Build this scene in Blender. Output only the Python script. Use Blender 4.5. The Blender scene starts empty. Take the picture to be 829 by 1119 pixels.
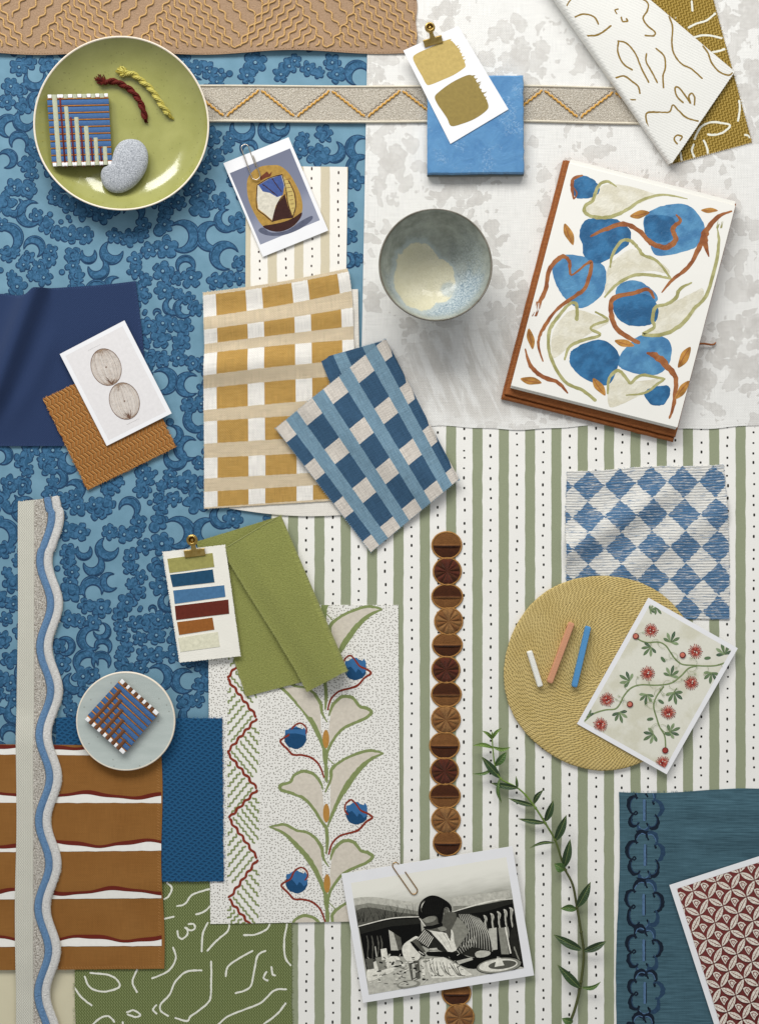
import bpy, math, random
from mathutils import Vector, noise as mnoise
from mathutils.geometry import tessellate_polygon
from mathutils.bvhtree import BVHTree

# ------------------------------------------------------------------ basics
# one unit of plan = 1 mm; (x right, y down, heights in mm above the table)
H = 1500.0
CX, CY = 414.5, 559.5
scene = bpy.context.scene
COL = scene.collection
PI = math.pi
rnd = random.Random(7)

def srgb(h):
    h = h.lstrip('#')
    out = []
    for i in (0, 2, 4):
        c = int(h[i:i+2], 16) / 255
        out.append(c / 12.92 if c <= .04045 else ((c + .055) / 1.055) ** 2.4)
    # pull the picked colours slightly towards grey: they were read off screen too strong
    g = .2126*out[0] + .7152*out[1] + .0722*out[2]
    return tuple(g + (c - g) * .92 for c in out) + (1,)

def nz(x, y=0, z=0):
    return mnoise.noise(Vector((x, y, z)))

def sstep(a, b, x):
    t = min(1, max(0, (x - a) / (b - a)))
    return t * t * (3 - 2 * t)

# ------------------------------------------------------------------ node maths
class X:
    nt = None
    def __init__(s, v): s.v = v
    @staticmethod
    def m(op, *a, clamp=False):
        n = X.nt.nodes.new('ShaderNodeMath'); n.operation = op; n.use_clamp = clamp
        for i, q in enumerate(a):
            q = q.v if isinstance(q, X) else q
            if isinstance(q, (int, float)): n.inputs[i].default_value = q
            else: X.nt.links.new(q, n.inputs[i])
        return X(n.outputs[0])
    def __add__(s, o): return X.m('ADD', s, o)
    __radd__ = __add__
    def __sub__(s, o): return X.m('SUBTRACT', s, o)
    def __rsub__(s, o): return X.m('SUBTRACT', o, s)
    def __mul__(s, o): return X.m('MULTIPLY', s, o)
    __rmul__ = __mul__
    def __truediv__(s, o): return X.m('DIVIDE', s, o)
    def __rtruediv__(s, o): return X.m('DIVIDE', o, s)
    def lt(s, o): return X.m('LESS_THAN', s, o)
    def gt(s, o): return X.m('GREATER_THAN', s, o)
    def mod(s, o): return X.m('FLOORED_MODULO', s, o)
    def floor(s): return X.m('FLOOR', s)
    def abs(s): return X.m('ABSOLUTE', s)
    def sin(s): return X.m('SINE', s)
    def cos(s): return X.m('COSINE', s)
    def pow(s, o): return X.m('POWER', s, o)
    def sqrt(s): return X.m('SQRT', s)
    def min(s, o): return X.m('MINIMUM', s, o)
    def max(s, o): return X.m('MAXIMUM', s, o)
    def clamp(s): return X.m('ADD', s, 0.0, clamp=True)

def xstep(a, b, x):
    n = X.nt.nodes.new('ShaderNodeMapRange'); n.interpolation_type = 'SMOOTHSTEP'
    X.nt.links.new(x.v, n.inputs[0]); n.inputs[1].default_value = a; n.inputs[2].default_value = b
    return X(n.outputs[0])
def xvec(x, y, z=0.0):
    n = X.nt.nodes.new('ShaderNodeCombineXYZ')
    for i, q in enumerate((x, y, z)):
        q = q.v if isinstance(q, X) else q
        if isinstance(q, (int, float)): n.inputs[i].default_value = q
        else: X.nt.links.new(q, n.inputs[i])
    return X(n.outputs[0])
def xnoise(vec, scale=1.0, detail=2.0, rough=.5, dist=0.0):
    n = X.nt.nodes.new('ShaderNodeTexNoise')
    X.nt.links.new(vec.v, n.inputs['Vector'])
    n.inputs['Scale'].default_value = scale; n.inputs['Detail'].default_value = detail
    n.inputs['Roughness'].default_value = rough; n.inputs['Distortion'].default_value = dist
    # stretch the noise, which clusters round its middle
    r = X(n.outputs['Fac'])
    return ((r - .5) * 1.9 + .5).clamp() if detail > 2.5 else r
def xvor(vec, scale=1.0, rand=1.0, out='Distance', feature='F1'):
    n = X.nt.nodes.new('ShaderNodeTexVoronoi'); n.feature = feature; n.voronoi_dimensions = '2D'
    X.nt.links.new(vec.v, n.inputs['Vector'])
    n.inputs['Scale'].default_value = scale; n.inputs['Randomness'].default_value = rand
    return X(n.outputs[out])
def xwhite(vec):
    n = X.nt.nodes.new('ShaderNodeTexWhiteNoise'); n.noise_dimensions = '3D'
    X.nt.links.new(vec.v, n.inputs['Vector'])
    return X(n.outputs['Value'])
def xcol(c):
    n = X.nt.nodes.new('ShaderNodeRGB')
    n.outputs[0].default_value = srgb(c) if isinstance(c, str) else c
    return X(n.outputs[0])
def xmix(f, a, b, mode='MIX'):
    n = X.nt.nodes.new('ShaderNodeMix'); n.data_type = 'RGBA'; n.blend_type = mode
    f = f.v if isinstance(f, X) else f
    if isinstance(f, (int, float)): n.inputs[0].default_value = f
    else: X.nt.links.new(f, n.inputs[0])
    for i, q in ((6, a), (7, b)):
        if isinstance(q, str): n.inputs[i].default_value = srgb(q)
        elif isinstance(q, tuple): n.inputs[i].default_value = q
        else: X.nt.links.new(q.v, n.inputs[i])
    return X(n.outputs[2])
def xscale(c, f):
    # colour times a number
    n = X.nt.nodes.new('ShaderNodeVectorMath'); n.operation = 'SCALE'
    c = xcol(c) if isinstance(c, str) else c
    X.nt.links.new(c.v, n.inputs[0])
    f = f.v if isinstance(f, X) else f
    if isinstance(f, (int, float)): n.inputs['Scale'].default_value = f
    else: X.nt.links.new(f, n.inputs['Scale'])
    return X(n.outputs[0])

def uvxy():
    n = X.nt.nodes.new('ShaderNodeUVMap'); n.uv_map = 'UVMap'
    s = X.nt.nodes.new('ShaderNodeSeparateXYZ'); X.nt.links.new(n.outputs[0], s.inputs[0])
    return X(s.outputs[0]), X(s.outputs[1])
def objxyz():
    n = X.nt.nodes.new('ShaderNodeTexCoord')
    s = X.nt.nodes.new('ShaderNodeSeparateXYZ'); X.nt.links.new(n.outputs['Object'], s.inputs[0])
    return X(s.outputs[0]) * 1000, X(s.outputs[1]) * 1000, X(s.outputs[2]) * 1000

MATS = {}
def material(name, fn, rough=.85, spec=.25, metal=0., coat=0., sheen=0., sub=0.):
    """fn() -> colour, or (colour, height in mm), or (colour, height, roughness)"""
    m = bpy.data.materials.new(name); m.use_nodes = True
    nt = m.node_tree; X.nt = nt
    b = nt.nodes['Principled BSDF']
    r = fn() if callable(fn) else fn
    if not isinstance(r, tuple) or len(r) == 4 and isinstance(r[0], float): r = (r,)
    c = r[0]
    if isinstance(c, str): b.inputs['Base Color'].default_value = srgb(c)
    else: nt.links.new(c.v, b.inputs['Base Color'])
    if len(r) > 1 and r[1] is not None:
        bp = nt.nodes.new('ShaderNodeBump'); bp.inputs['Strength'].default_value = 1.0
        bp.inputs['Distance'].default_value = .001
        nt.links.new(r[1].v, bp.inputs['Height']); nt.links.new(bp.outputs[0], b.inputs['Normal'])
    b.inputs['Roughness'].default_value = rough
    if len(r) > 2: nt.links.new(r[2].v, b.inputs['Roughness'])
    if rough > .5 and not metal: spec *= .45; sheen *= .4
    b.inputs['Specular IOR Level'].default_value = spec
    b.inputs['Metallic'].default_value = metal
    b.inputs['Coat Weight'].default_value = coat; b.inputs['Coat Roughness'].default_value = .06
    b.inputs['Sheen Weight'].default_value = sheen
    MATS[name] = m
    return m

def threads(u, v, p=2.4, amp=.12, slub=.25):
    """plain weave: height (mm) and brightness factor"""
    k = 2 * PI / p
    w = (u * k).sin() * (v * k).sin()
    n1 = xnoise(xvec(u * .9, v * .05), 1, 2); n2 = xnoise(xvec(u * .05, v * .9), 1, 2)
    h = w * amp + (n1 + n2) * (amp * 1.2)
    f = 1 + (n1 + n2 - 1) * slub * 2.2 + w * (slub * .35)
    return h, f

def twill(u, v, p=2.6, amp=.15):
    return ((u + v) * (2 * PI / p)).sin() * amp

def cloth(name, col, p=2.4, amp=.12, slub=.25, sheen=.15, fine=.06, spec=.1):
    """col: hex or fn(u, v) -> colour socket"""
    def fn():
        u, v = uvxy()
        c = xcol(col) if isinstance(col, str) else col(u, v)
        h, f = threads(u, v, p, amp, slub)
        g = xnoise(xvec(u, v), 1.4, 3, .7)
        return xscale(c, f + (g - .5) * (slub * .7)), h + g * fine
    return material(name, fn, rough=.95, spec=spec, sheen=sheen)

def paper(name, col, rough=.7, spec=.25, grain=.03, tone=.03):
    def fn():
        u, v = uvxy()
        c = xcol(col) if isinstance(col, str) else col(u, v)
        g = xnoise(xvec(u, v), .8, 4, .7); g2 = xnoise(xvec(u, v), .03, 2)
        return xscale(c, 1 + (g - .5) * tone + (g2 - .5) * tone * 1.5), g * grain
    return material(name, fn, rough=rough, spec=spec)

def ink(name, col, rough=.7, spec=.25, var=.12, bump=.03):
    def fn():
        u, v = uvxy()
        g = xnoise(xvec(u, v), .25, 4, .65)
        return xscale(col, 1 + (g - .5) * var * 2), g * bump
    return material(name, fn, rough=rough, spec=spec)

# ------------------------------------------------------------------ 2-D helpers
def catmull(pts, n=6, closed=False):
    P = [tuple(p) for p in pts]
    if len(P) < 3: 
        return P
    out = []; N = len(P)
    rng = range(N) if closed else range(N - 1)
    for i in rng:
        if closed: a, b, c, d = P[i-1], P[i], P[(i+1) % N], P[(i+2) % N]
        else: a, b, c, d = P[max(0, i-1)], P[i], P[i+1], P[min(N-1, i+2)]
        for k in range(n):
            t = k / n; t2 = t*t; t3 = t2*t
            out.append(tuple(.5*((2*b[q]) + (-a[q]+c[q])*t + (2*a[q]-5*b[q]+4*c[q]-d[q])*t2 + (-a[q]+3*b[q]-3*c[q]+d[q])*t3) for q in range(len(b))))
    if not closed: out.append(P[-1])
    return out

def area(p):
    return .5 * sum(p[i-1][0]*p[i][1] - p[i][0]*p[i-1][1] for i in range(len(p)))

def clip_poly(pts, clip):
    if not clip: return pts
    s = 1 if area(clip) > 0 else -1
    out = list(pts)
    for i in range(len(clip)):
        ax, ay = clip[i-1]; bx, by = clip[i]
        inp = out; out = []
        if not inp: return []
        def side(p): return s * ((bx-ax)*(p[1]-ay) - (by-ay)*(p[0]-ax))
        for j in range(len(inp)):
            p, q = inp[j-1], inp[j]
            sp, sq = side(p), side(q)
            if (sp >= 0) != (sq >= 0):
                t = sp / (sp - sq); out.append((p[0]+(q[0]-p[0])*t, p[1]+(q[1]-p[1])*t))
            if sq >= 0: out.append(q)
    return out

def lerp(a, b, t): return tuple(a[i] + (b[i]-a[i])*t for i in range(len(a)))
def bil(q, s, t):
    return lerp(lerp(q[0], q[1], s), lerp(q[3], q[2], s), t)
def dist(a, b): return math.hypot(a[0]-b[0], a[1]-b[1])
def inset(q, d):
    """shrink a quad TL TR BR BL by d mm"""
    W = (dist(q[0], q[1]) + dist(q[3], q[2])) / 2; Hh = (dist(q[0], q[3]) + dist(q[1], q[2])) / 2
    a, b = d / W, d / Hh
    return [bil(q, a, b), bil(q, 1-a, b), bil(q, 1-a, 1-b), bil(q, a, 1-b)]

# ------------------------------------------------------------------ mesh builder
class MB:
    def __init__(s, org, zc=0.):
        """org: plan point and base height of the thing; zc: mean height, sets plan scale"""
        s.org = (org[0], org[1], org[2] if len(org) > 2 else 0.)
        s.k = 1 - zc / H
        s.V = []; s.F = []; s.UV = []; s.M = []; s.S = []; s.mats = []; s.ze = 0.; s.dz = .002
    def w(s, x, y, z):
        return ((x - CX) * s.k * .001, (CY - y) * s.k * .001, z * .001)
    def o(s): return s.w(*s.org)
    def mi(s, m):
        if isinstance(m, str): m = MATS[m]
        if m not in s.mats: s.mats.append(m)
        return s.mats.index(m)
    def vert(s, x, y, z):
        a = s.w(x, y, z); o = s.o()
        s.V.append((a[0]-o[0], a[1]-o[1], a[2]-o[2])); return len(s.V) - 1
    def face(s, idx, m, uv, smooth=False):
        s.F.append(tuple(idx)); s.M.append(m); s.UV.append(uv); s.S.append(smooth)
    def grid(s, P, m, uvs=None, smooth=True, close_i=False, close_j=False, flip=False):
        """P[j][i] = (x,y,z)"""
        m = s.mi(m)
        idx = [[s.vert(*p) for p in row] for row in P]
        nj, ni = len(P), len(P[0])
        for j in range(nj if close_j else nj - 1):
            for i in range(ni if close_i else ni - 1):
                q = [(j, i), ((j+1) % nj, i), ((j+1) % nj, (i+1) % ni), (j, (i+1) % ni)]
                if flip: q = q[::-1]
                uv = [(uvs[a][b] if uvs else P[a][b][:2]) for a, b in q]
                s.face([idx[a][b] for a, b in q], m, uv, smooth)
    def shell(s, P, t, mt, mb=None, ms=None, uvs=None):
        """cloth of thickness t through points P (its underside), with normals"""
        nj, ni = len(P), len(P[0])
        if uvs is None: uvs = [[p[:2] for p in r] for r in P]
        T = []
        for j in range(nj):
            row = []
            for i in range(ni):
                a = Vector(P[j][min(ni-1, i+1)]) - Vector(P[j][max(0, i-1)])
                b = Vector(P[min(nj-1, j+1)][i]) - Vector(P[max(0, j-1)][i])
                n = a.cross(b)
                n = n.normalized() if n.length > 1e-9 else Vector((0, 0, 1))
                # plan y runs down, so mirror handedness
                row.append((P[j][i][0] + n.x*t, P[j][i][1] + n.y*t, P[j][i][2] + n.z*t))
            T.append(row)
        s.grid(T, mt, uvs)
        s.grid(P, mb or mt, uvs, flip=True)
        ms = ms or mt
        def strip(A, B, U): s.grid([A, B], ms, [U, U], smooth=False)
        strip(T[0][::-1], P[0][::-1], uvs[0][::-1])
        strip(T[-1], P[-1], uvs[-1])
        strip([r[0] for r in T], [r[0] for r in P], [r[0] for r in uvs])
        strip([r[-1] for r in T][::-1], [r[-1] for r in P][::-1], [r[-1] for r in uvs][::-1])
        return T
    def sheet(s, q, z=0., t=.4, mat=None, nx=24, ny=24, amp=0., mb=None, ms=None, uv='local', wob=0., freq=.08, seed=0., edges=None):
        """q: TL TR BR BL. z number or z(x,y). returns top height function"""
        W = dist(q[0], q[1]); L = dist(q[0], q[3])
        P = []; U = []
        for j in range(ny + 1):
            r = []; ru = []
            for i in range(nx + 1):
                a, b = i / nx, j / ny
                x, y = bil(q, a, b)
                if edges:
                    dx, dy = edges(a, b); x += dx; y += dy
                if wob:
                    ex = max(0, 1 - min(a, 1-a) * 6) ; ey = max(0, 1 - min(b, 1-b) * 6)
                    x += wob * ex * (nz(y*freq, seed, 1.3) + .5*nz(y*freq*5, seed, 5)); y += wob * ey * (nz(x*freq, seed, 7.1) + .5*nz(x*freq*5, seed, 9))
                zz = z(x, y) if callable(z) else z
                r.append((x, y, zz)); ru.append((a*W, b*L) if uv == 'local' else (x, y))
            P.append(r); U.append(ru)
        s.shell(P, t, mat, mb, ms, U)
        return (lambda x, y: z(x, y) + t) if callable(z) else (lambda x, y: z + t)
    def step(s):
        s.ze += s.dz; return s.ze
    def poly(s, pts, mat, z, clip=None, smooth=0, uv=None, lift=0.):
        m = s.mi(mat); e = s.step() + lift
        if smooth: pts = catmull(pts, smooth, True)
        v3 = [Vector((p[0], p[1], 0)) for p in pts]
        for tri in tessellate_polygon([v3]):
            t = [pts[i][:2] for i in tri]
            if abs(area(t)) < 1e-7: continue
            t = clip_poly(t, clip)
            if len(t) < 3: continue
            if area(t) > 0: t = t[::-1]
            ids = [s.vert(p[0], p[1], (z(p[0], p[1]) if callable(z) else z) + .03 + e) for p in t]
            s.face(ids, m, [uv(*p) if uv else p for p in t])
    def stroke(s, pts, w, mat, z, clip=None, smooth=6, taper=0, wiggle=0., lift=0., cap=True):
        """flat ribbon; w number or list per input point"""
        m = s.mi(mat); e = s.step() + lift
        if not isinstance(w, (list, tuple)): w = [w] * len(pts)
        if taper:
            n = len(pts) - 1
            w = [w[i] * (min(1, .15 + taper * min(i, n - i) / max(1, n) * 2) if taper else 1) for i in range(len(pts))]
        Q = catmull([(p[0], p[1], ww) for p, ww in zip(pts, w)], smooth) if len(pts) > 2 and smooth else [(p[0], p[1], ww) for p, ww in zip(pts, w)]
        if cap:
            for end in (0, -1):
                a = Q[end]; b = Q[1] if end == 0 else Q[-2]
                d = dist(a, b) or 1; r = abs(a[2]) * .35
                c = (a[0] + (a[0]-b[0])/d*r, a[1] + (a[1]-b[1])/d*r, a[2]*.45)
                if end == 0: Q = [c] + Q
                else: Q = Q + [c]
        L = []; R = []
        for i, p in enumerate(Q):
            a, b = Q[max(0, i-1)], Q[min(len(Q)-1, i+1)]
            dx, dy = b[0]-a[0], b[1]-a[1]; d = math.hypot(dx, dy) or 1
            nx, ny = -dy/d, dx/d
            ww = max(.05, p[2]) / 2
            wl = ww * (1 + wiggle * nz(p[0]*.35, p[1]*.35, 3)); wr = ww * (1 + wiggle * nz(p[0]*.35, p[1]*.35, 8))
            L.append((p[0]+nx*wl, p[1]+ny*wl)); R.append((p[0]-nx*wr, p[1]-ny*wr))
        for i in range(len(Q) - 1):
            t = clip_poly([L[i], R[i], R[i+1], L[i+1]], clip)
            if len(t) < 3 or abs(area(t)) < 1e-6: continue
            if area(t) > 0: t = t[::-1]
            zz = [(z(p[0], p[1]) if callable(z) else z) for p in t]
            if any(q is None for q in zz): continue
            ids = [s.vert(p[0], p[1], q + .03 + e) for p, q in zip(t, zz)]
            s.face(ids, m, t)
    def tube(s, pts, r, mat, seg=6, flat=1., smooth=0):
        """pts (x,y,z); r number or list"""
        if not isinstance(r, (list, tuple)): r = [r] * len(pts)
        if smooth:
            Q = catmull([tuple(p) + (rr,) for p, rr in zip(pts, r)], smooth); pts = [q[:3] for q in Q]; r = [q[3] for q in Q]
        P = []; U = []; acc = 0; prev = None
        for i, p in enumerate(pts):
            a, b = Vector(pts[max(0, i-1)]), Vector(pts[min(len(pts)-1, i+1)])
            d = (b - a)
            d = d.normalized() if d.length > 1e-9 else Vector((1, 0, 0))
            up = Vector((0, 0, 1))
            if prev is None:
                if abs(d.z) > .9: up = Vector((0, 1, 0))
                sx = d.cross(up).normalized()
            else:
                sx = (prev - d * prev.dot(d))
                sx = sx.normalized() if sx.length > 1e-6 else d.cross(up).normalized()
            prev = sx
            sy = sx.cross(d).normalized()
            if i: acc += (Vector(p) - Vector(pts[i-1])).length
            P.append([tuple(Vector(p) + (sx * math.cos(2*PI*k/seg) + sy * math.sin(2*PI*k/seg) * flat) * r[i]) for k in range(seg)])
            U.append([(acc, 6.28 * k / seg * r[i]) for k in range(seg)])
        s.grid(P, mat, U, close_i=True)
        m = s.mi(mat)
        for row, rev in ((P[0], False), (P[-1], True)):
            ids = [s.vert(*p) for p in row]
            s.face(ids[::-1] if rev else ids, m, [p[:2] for p in row])
    def prism(s, out, z0, z1, mat, bevel=.5, ms=None, dz=None, uvf=None):
        """closed outline extruded with a bevelled top; z may tilt with dz(x,y)"""
        if area(out) > 0: out = out[::-1]
        n = len(out); cx = sum(p[0] for p in out)/n; cy = sum(p[1] for p in out)/n
        def inner(d):
            r = []
            for i in range(n):
                a, b, c = out[i-1], out[i], out[(i+1) % n]
                d1 = (b[0]-a[0], b[1]-a[1]); d2 = (c[0]-b[0], c[1]-b[1])
                l1 = math.hypot(*d1) or 1; l2 = math.hypot(*d2) or 1
                nx = (-d1[1]/l1 - d2[1]/l2); ny = (d1[0]/l1 + d2[0]/l2); l = math.hypot(nx, ny) or 1
                cs = max(.35, l / 2)
                sgn = -1
                r.append((b[0] + sgn*nx/l*d/cs, b[1] + sgn*ny/l*d/cs))
            return r
        dzf = dz or (lambda x, y: 0)
        rings = [(out, z0)]
        if bevel: rings += [(out, z1-bevel), (inner(bevel*.3), z1-bevel*.3), (inner(bevel), z1)]
        else: rings += [(out, z1)]
        m = s.mi(mat); msi = s.mi(ms or mat)
        P = [[(x, y, z + dzf(x, y)) for x, y in r] for r, z in rings]
        idx = [[s.vert(*p) for p in r] for r in P]
        for j in range(len(P)-1):
            mm = msi if j == 0 else m
            for i in range(n):
                k = (i+1) % n
                pts = [P[j][i], P[j][k], P[j+1][k], P[j+1][i]]
                acc = [(p[0], p[1] - p[2]) for p in pts] if j == 0 else [p[:2] for p in pts]
                s.face([idx[j][i], idx[j][k], idx[j+1][k], idx[j+1][i]], mm, acc, j > 0 and bevel > 0)
        for ring, flip, mm in ((P[-1], False, m), (P[0], True, msi)):
            v3 = [Vector(p[:2] + (0,)) for p in ring]
            for tri in tessellate_polygon([v3]):
                t = [ring[i] for i in tri]
                if (area(t) > 0) != flip: t = t[::-1]
                s.face([s.vert(*p) for p in t], mm, [uvf(p[0], p[1]) if uvf else p[:2] for p in t])
        return lambda x, y: z1 + dzf(x, y)
    def lathe(s, c, prof, mat, seg=96, warp=None):
        """prof: [(r, z)] ; outer surface when z rises outward"""
        P = []
        for r, z in prof:
            row = []
            for k in range(seg):
                a = 2*PI*k/seg
                rr = r + (warp(r, a) if warp else 0)
                row.append((c[0] + rr*math.cos(a), c[1] + rr*math.sin(a), z))
            P.append(row)
        s.grid(P, mat, close_i=True)
    def zcast(s):
        """height lookup on the mesh so far"""
        bvh = BVHTree.FromPolygons([Vector(v) for v in s.V], s.F)
        o = s.o()
        def f(x, y):
            a = s.w(x, y, 0)
            h = bvh.ray_cast(Vector((a[0]-o[0], a[1]-o[1], 1.)), Vector((0, 0, -1)))
            return None if h[0] is None else (h[0].z + o[2]) * 1000
        return f
    def build(s, name, parent=None):
        me = bpy.data.meshes.new(name)
        me.from_pydata(s.V, [], s.F); 
        for m in s.mats: me.materials.append(m)
        uvl = me.uv_layers.new(name='UVMap')
        flat = []
        for uv in s.UV:
            for p in uv: flat += [p[0], p[1]]
        uvl.data.foreach_set('uv', flat)
        me.polygons.foreach_set('material_index', s.M)
        me.polygons.foreach_set('use_smooth', s.S)
        me.update()
        o = bpy.data.objects.new(name, me); COL.objects.link(o)
        if parent: o.parent = parent
        else: o.location = s.o()
        return o

def tag(o, label, cat, group=None, kind=None):
    if label: o['label'] = label
    if cat: o['category'] = cat
    if group: o['group'] = group
    if kind: o['kind'] = kind
    return o
def thing(name, label, cat, org, zc=0., group=None):
    e = bpy.data.objects.new(name, None); COL.objects.link(e)
    e.location = MB(org, zc).o(); e.empty_display_size = .02
    return tag(e, label, cat, group)

def fray(mb, a, b, mat, z, n=40, ln=1.6, w=.35, out=None):
    """short loose threads along the cut edge a-b"""
    d = dist(a, b); tx, ty = (b[0]-a[0])/d, (b[1]-a[1])/d
    nx, ny = (ty, -tx) if out is None else out
    for i in range(n):
        t = rnd.random(); x, y = a[0]+(b[0]-a[0])*t, a[1]+(b[1]-a[1])*t
        l = ln * (.3 + rnd.random()); s_ = rnd.uniform(-.7, .7)
        zz = z(x, y) if callable(z) else z
        if zz is None: continue
        mb.tube([(x-nx*.8, y-ny*.8, zz-.2), (x+nx*l*.5+tx*s_*.5, y+ny*l*.5+ty*s_*.5, zz-.1), (x+nx*l+tx*s_*l, y+ny*l+ty*s_*l, zz-.45)], w*.5, mat, 4)
def overlock(mb, a, b, mat, z, gap=2.2, depth=2.6, inn=1, w=.45):
    """row of little slanted edge stitches; inn = side of the cloth"""
    d = dist(a, b); tx, ty = (b[0]-a[0])/d, (b[1]-a[1])/d
    nx, ny = -ty*inn, tx*inn
    n = int(d / gap)
    for i in range(n):
        t = (i + .5 + rnd.uniform(-.15, .15)) * gap
        x, y = a[0]+tx*t, a[1]+ty*t
        p = (x+nx*.2, y+ny*.2); q = (x+nx*depth+tx*gap*.45, y+ny*depth+ty*gap*.45)
        za = z(*p) if callable(z) else z; zb = z(*q) if callable(z) else z
        if za is None or zb is None: continue
        mb.tube([(p[0], p[1], za), (q[0], q[1], zb)], w*.5, mat, 4)

# ================================================================== SETTING
mb = MB((CX, CY, -30))
material('table_paint', lambda: (lambda u, v: (xscale('#CFC7A8', 1 + (xnoise(xvec(u, v), .02, 4) - .5) * .08), xnoise(xvec(u, v), .7, 3) * .04))(*uvxy()), rough=.6)
mb.prism([(-900, -900), (1730, -900), (1730, 2020), (-900, 2020)], -30, 0, 'table_paint', bevel=2)
tag(mb.build('tabletop'), None, None, kind='structure')

# ================================================================== PAPERS
# ---- blue wallpaper with flowers and crescents
paper('damask_ground', lambda u, v: xmix(xnoise(xvec(u, v), .05, 3), '#618A9F', '#7099AF'), rough=.62, grain=.05, tone=.08)
ink('damask_line', '#213F61', var=.15)
def _fill(u=None):
    u, v = uvxy()
    g = xnoise(xvec(u, v), .22, 5, .7, 1.0); h = xnoise(xvec(u * .5, v * 1.8), .9, 2)
    return xscale(xmix(xstep(.38, .66, g), '#285677', '#3C6D92'), 1 + (h - .5) * .2), g * .05
material('damask_fill', _fill, rough=.65)
ink('damask_light', '#6F97AB')

FLOW = """16,207,7 30,206,9 4,222,13 40,235,7 51,246,9 63,254,7.5 77,256,10 93,257,9.5 60,217,7 74,223,9 91,230,10 112,234,10
2,245,7 9,277,9 17,275,5 56,274,7 54,283,8 31,281,7 26,289,7 43,291,8 48,303,9 36,301,6 13,301,5.5 19,313,10 80,279,9 80,290,8 84,301,8 82,312,7
125,257,8 141,260,9 154,256,8 157,246,8 163,273,8.5 148,283,8 148,296,8 159,306,7 157,323,8 180,245,9 182,270,12 178,296,11 193,304,7 209,303,11
180,317,10 195,321,6 206,326,7 214,337,8 220,224,13 241,220,9 195,221,8 181,231,8 208,206,8 228,203,7 260,243,10 262,287,8 236,307,9 250,304,8 262,304,7
178,353,10 163,356,9 202,357,9 189,354,8 176,370,10 198,374,10 158,374,7 164,391,9 177,392,9 195,391,9 211,397,8 221,398,8 207,443,9 220,441,8
218,506,7 159,523,10 156,514,8 156,535,9 186,519,7 188,526,7 205,526,11 223,526,7 177,531,6 175,544,7 120,533,8 130,526,6 116,533,6
25,503,9 30,514,7 35,492,8 58,492,11 48,502,7 53,510,9 58,526,6 11,528,9 26,531,9 55,539,8 83,541,7 108,227,8 121,227,10
84,322,12 99,338,8 116,340,10 81,353,9 92,355,7 107,356,8 96,415,11 106,413,8 69,382,8 73,402,10 96,431,7 77,439,7 83,452,8
144,334,10 136,347,8 149,314,6 137,360,7 140,372,7 143,385,8 137,392,6 153,357,8 141,406,10 159,406,8 225,425,9
16,397,9 27,392,8 48,394,10 7,418,9 17,422,8 21,440,9 3,435,8 33,485,9 224,402,8 274,392,12 265,406,9 302,405,8 311,396,9 317,390,7 332,399,8 343,403,6 358,392,9 363,405,9 232,413,8
226,473,10 230,495,9 247,475,7 243,485,6 326,475,7 323,487,9 349,470,9 343,493,12 383,521,10 381,229,8 382,258,8 390,283,7
5,330,9 20,336,8 38,330,10 52,340,8 12,352,7 44,356,9 28,366,8 8,375,9 55,372,8 110,436,9 122,452,8 60,470,9 84,478,10 105,488,8 128,478,9 146,470,8 170,470,7 250,330,9 262,344,8 240,352,9 255,366,10 232,375,7
300,250,10 318,262,8 340,244,9 300,300,9 322,318,10 345,332,8 365,350,9 300,350,9 281,365,8 335,370,9 280,520,9 300,531,8 262,536,9 322,540,8 250,520,7""".split()
CRES = """32,233,14,6,-1 10,259,15,-6,4 38,269,11,-3,5 97,279,8.5,0,-5 122,276,12,4,-6 108,294,11,-3,-6 106,318,12,1,6 124,312,10,5,-1 203,289,10,0,4
188,335,9.5,3,-3 200,337,10,4,-1 201,258,17,-6,0 230,258,15.5,6,-1 247,241,12,4,-3 245,279,15,6,3 180,416,14,-5,0 205,420,13,6,0 214,459,13,5,-3
204,490,13,6,0 192,501,12,0,-6 147,230,11,-3,5 4,497,10,-5,2 75,506,11,5,-5 64,523,10,-5,0 83,534,10,-5,3 103,374,13,5,0 117,366,9,-3,-3 118,382,9,-1,4
99,399,13,3,5 116,398,10,0,5 77,382,10,-4,0 85,423,11,4,-5 34,411,12,0,-6 4,461,12,5,4 21,456,11,4,-5 16,477,10,0,5 35,434,10,5,0 385,403,13,4,5 260,466,13,0,-6 291,466,13,4,-6
301,463,10,0,-5 361,490,11,-4,-5 386,485,13,6,0 388,507,14,6,0 267,485,9,0,4 381,284,8,-4,0 18,227,10,-3,-5 172,341,4,0,2 240,340,12,5,0 330,285,13,5,-3 350,300,12,-5,3 310,335,12,0,6 360,240,12,4,4 150,440,13,5,2 130,430,12,-4,-5 160,455,11,0,5 190,475,10,-4,-2""".split()
DOTS = """55,234,3 67,242,2.5 75,237,2.6 77,241,2 1,295,3 68,297,3 159,340,2.3 169,225,2.8 129,536,2.5 170,516,2.8 186,461,4 237,401,3 240,406,3 246,404,3.4 158,342,2.4 174,252,6 100,447,3 60,450,2.6 330,300,3 360,320,2.6""".split()
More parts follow.
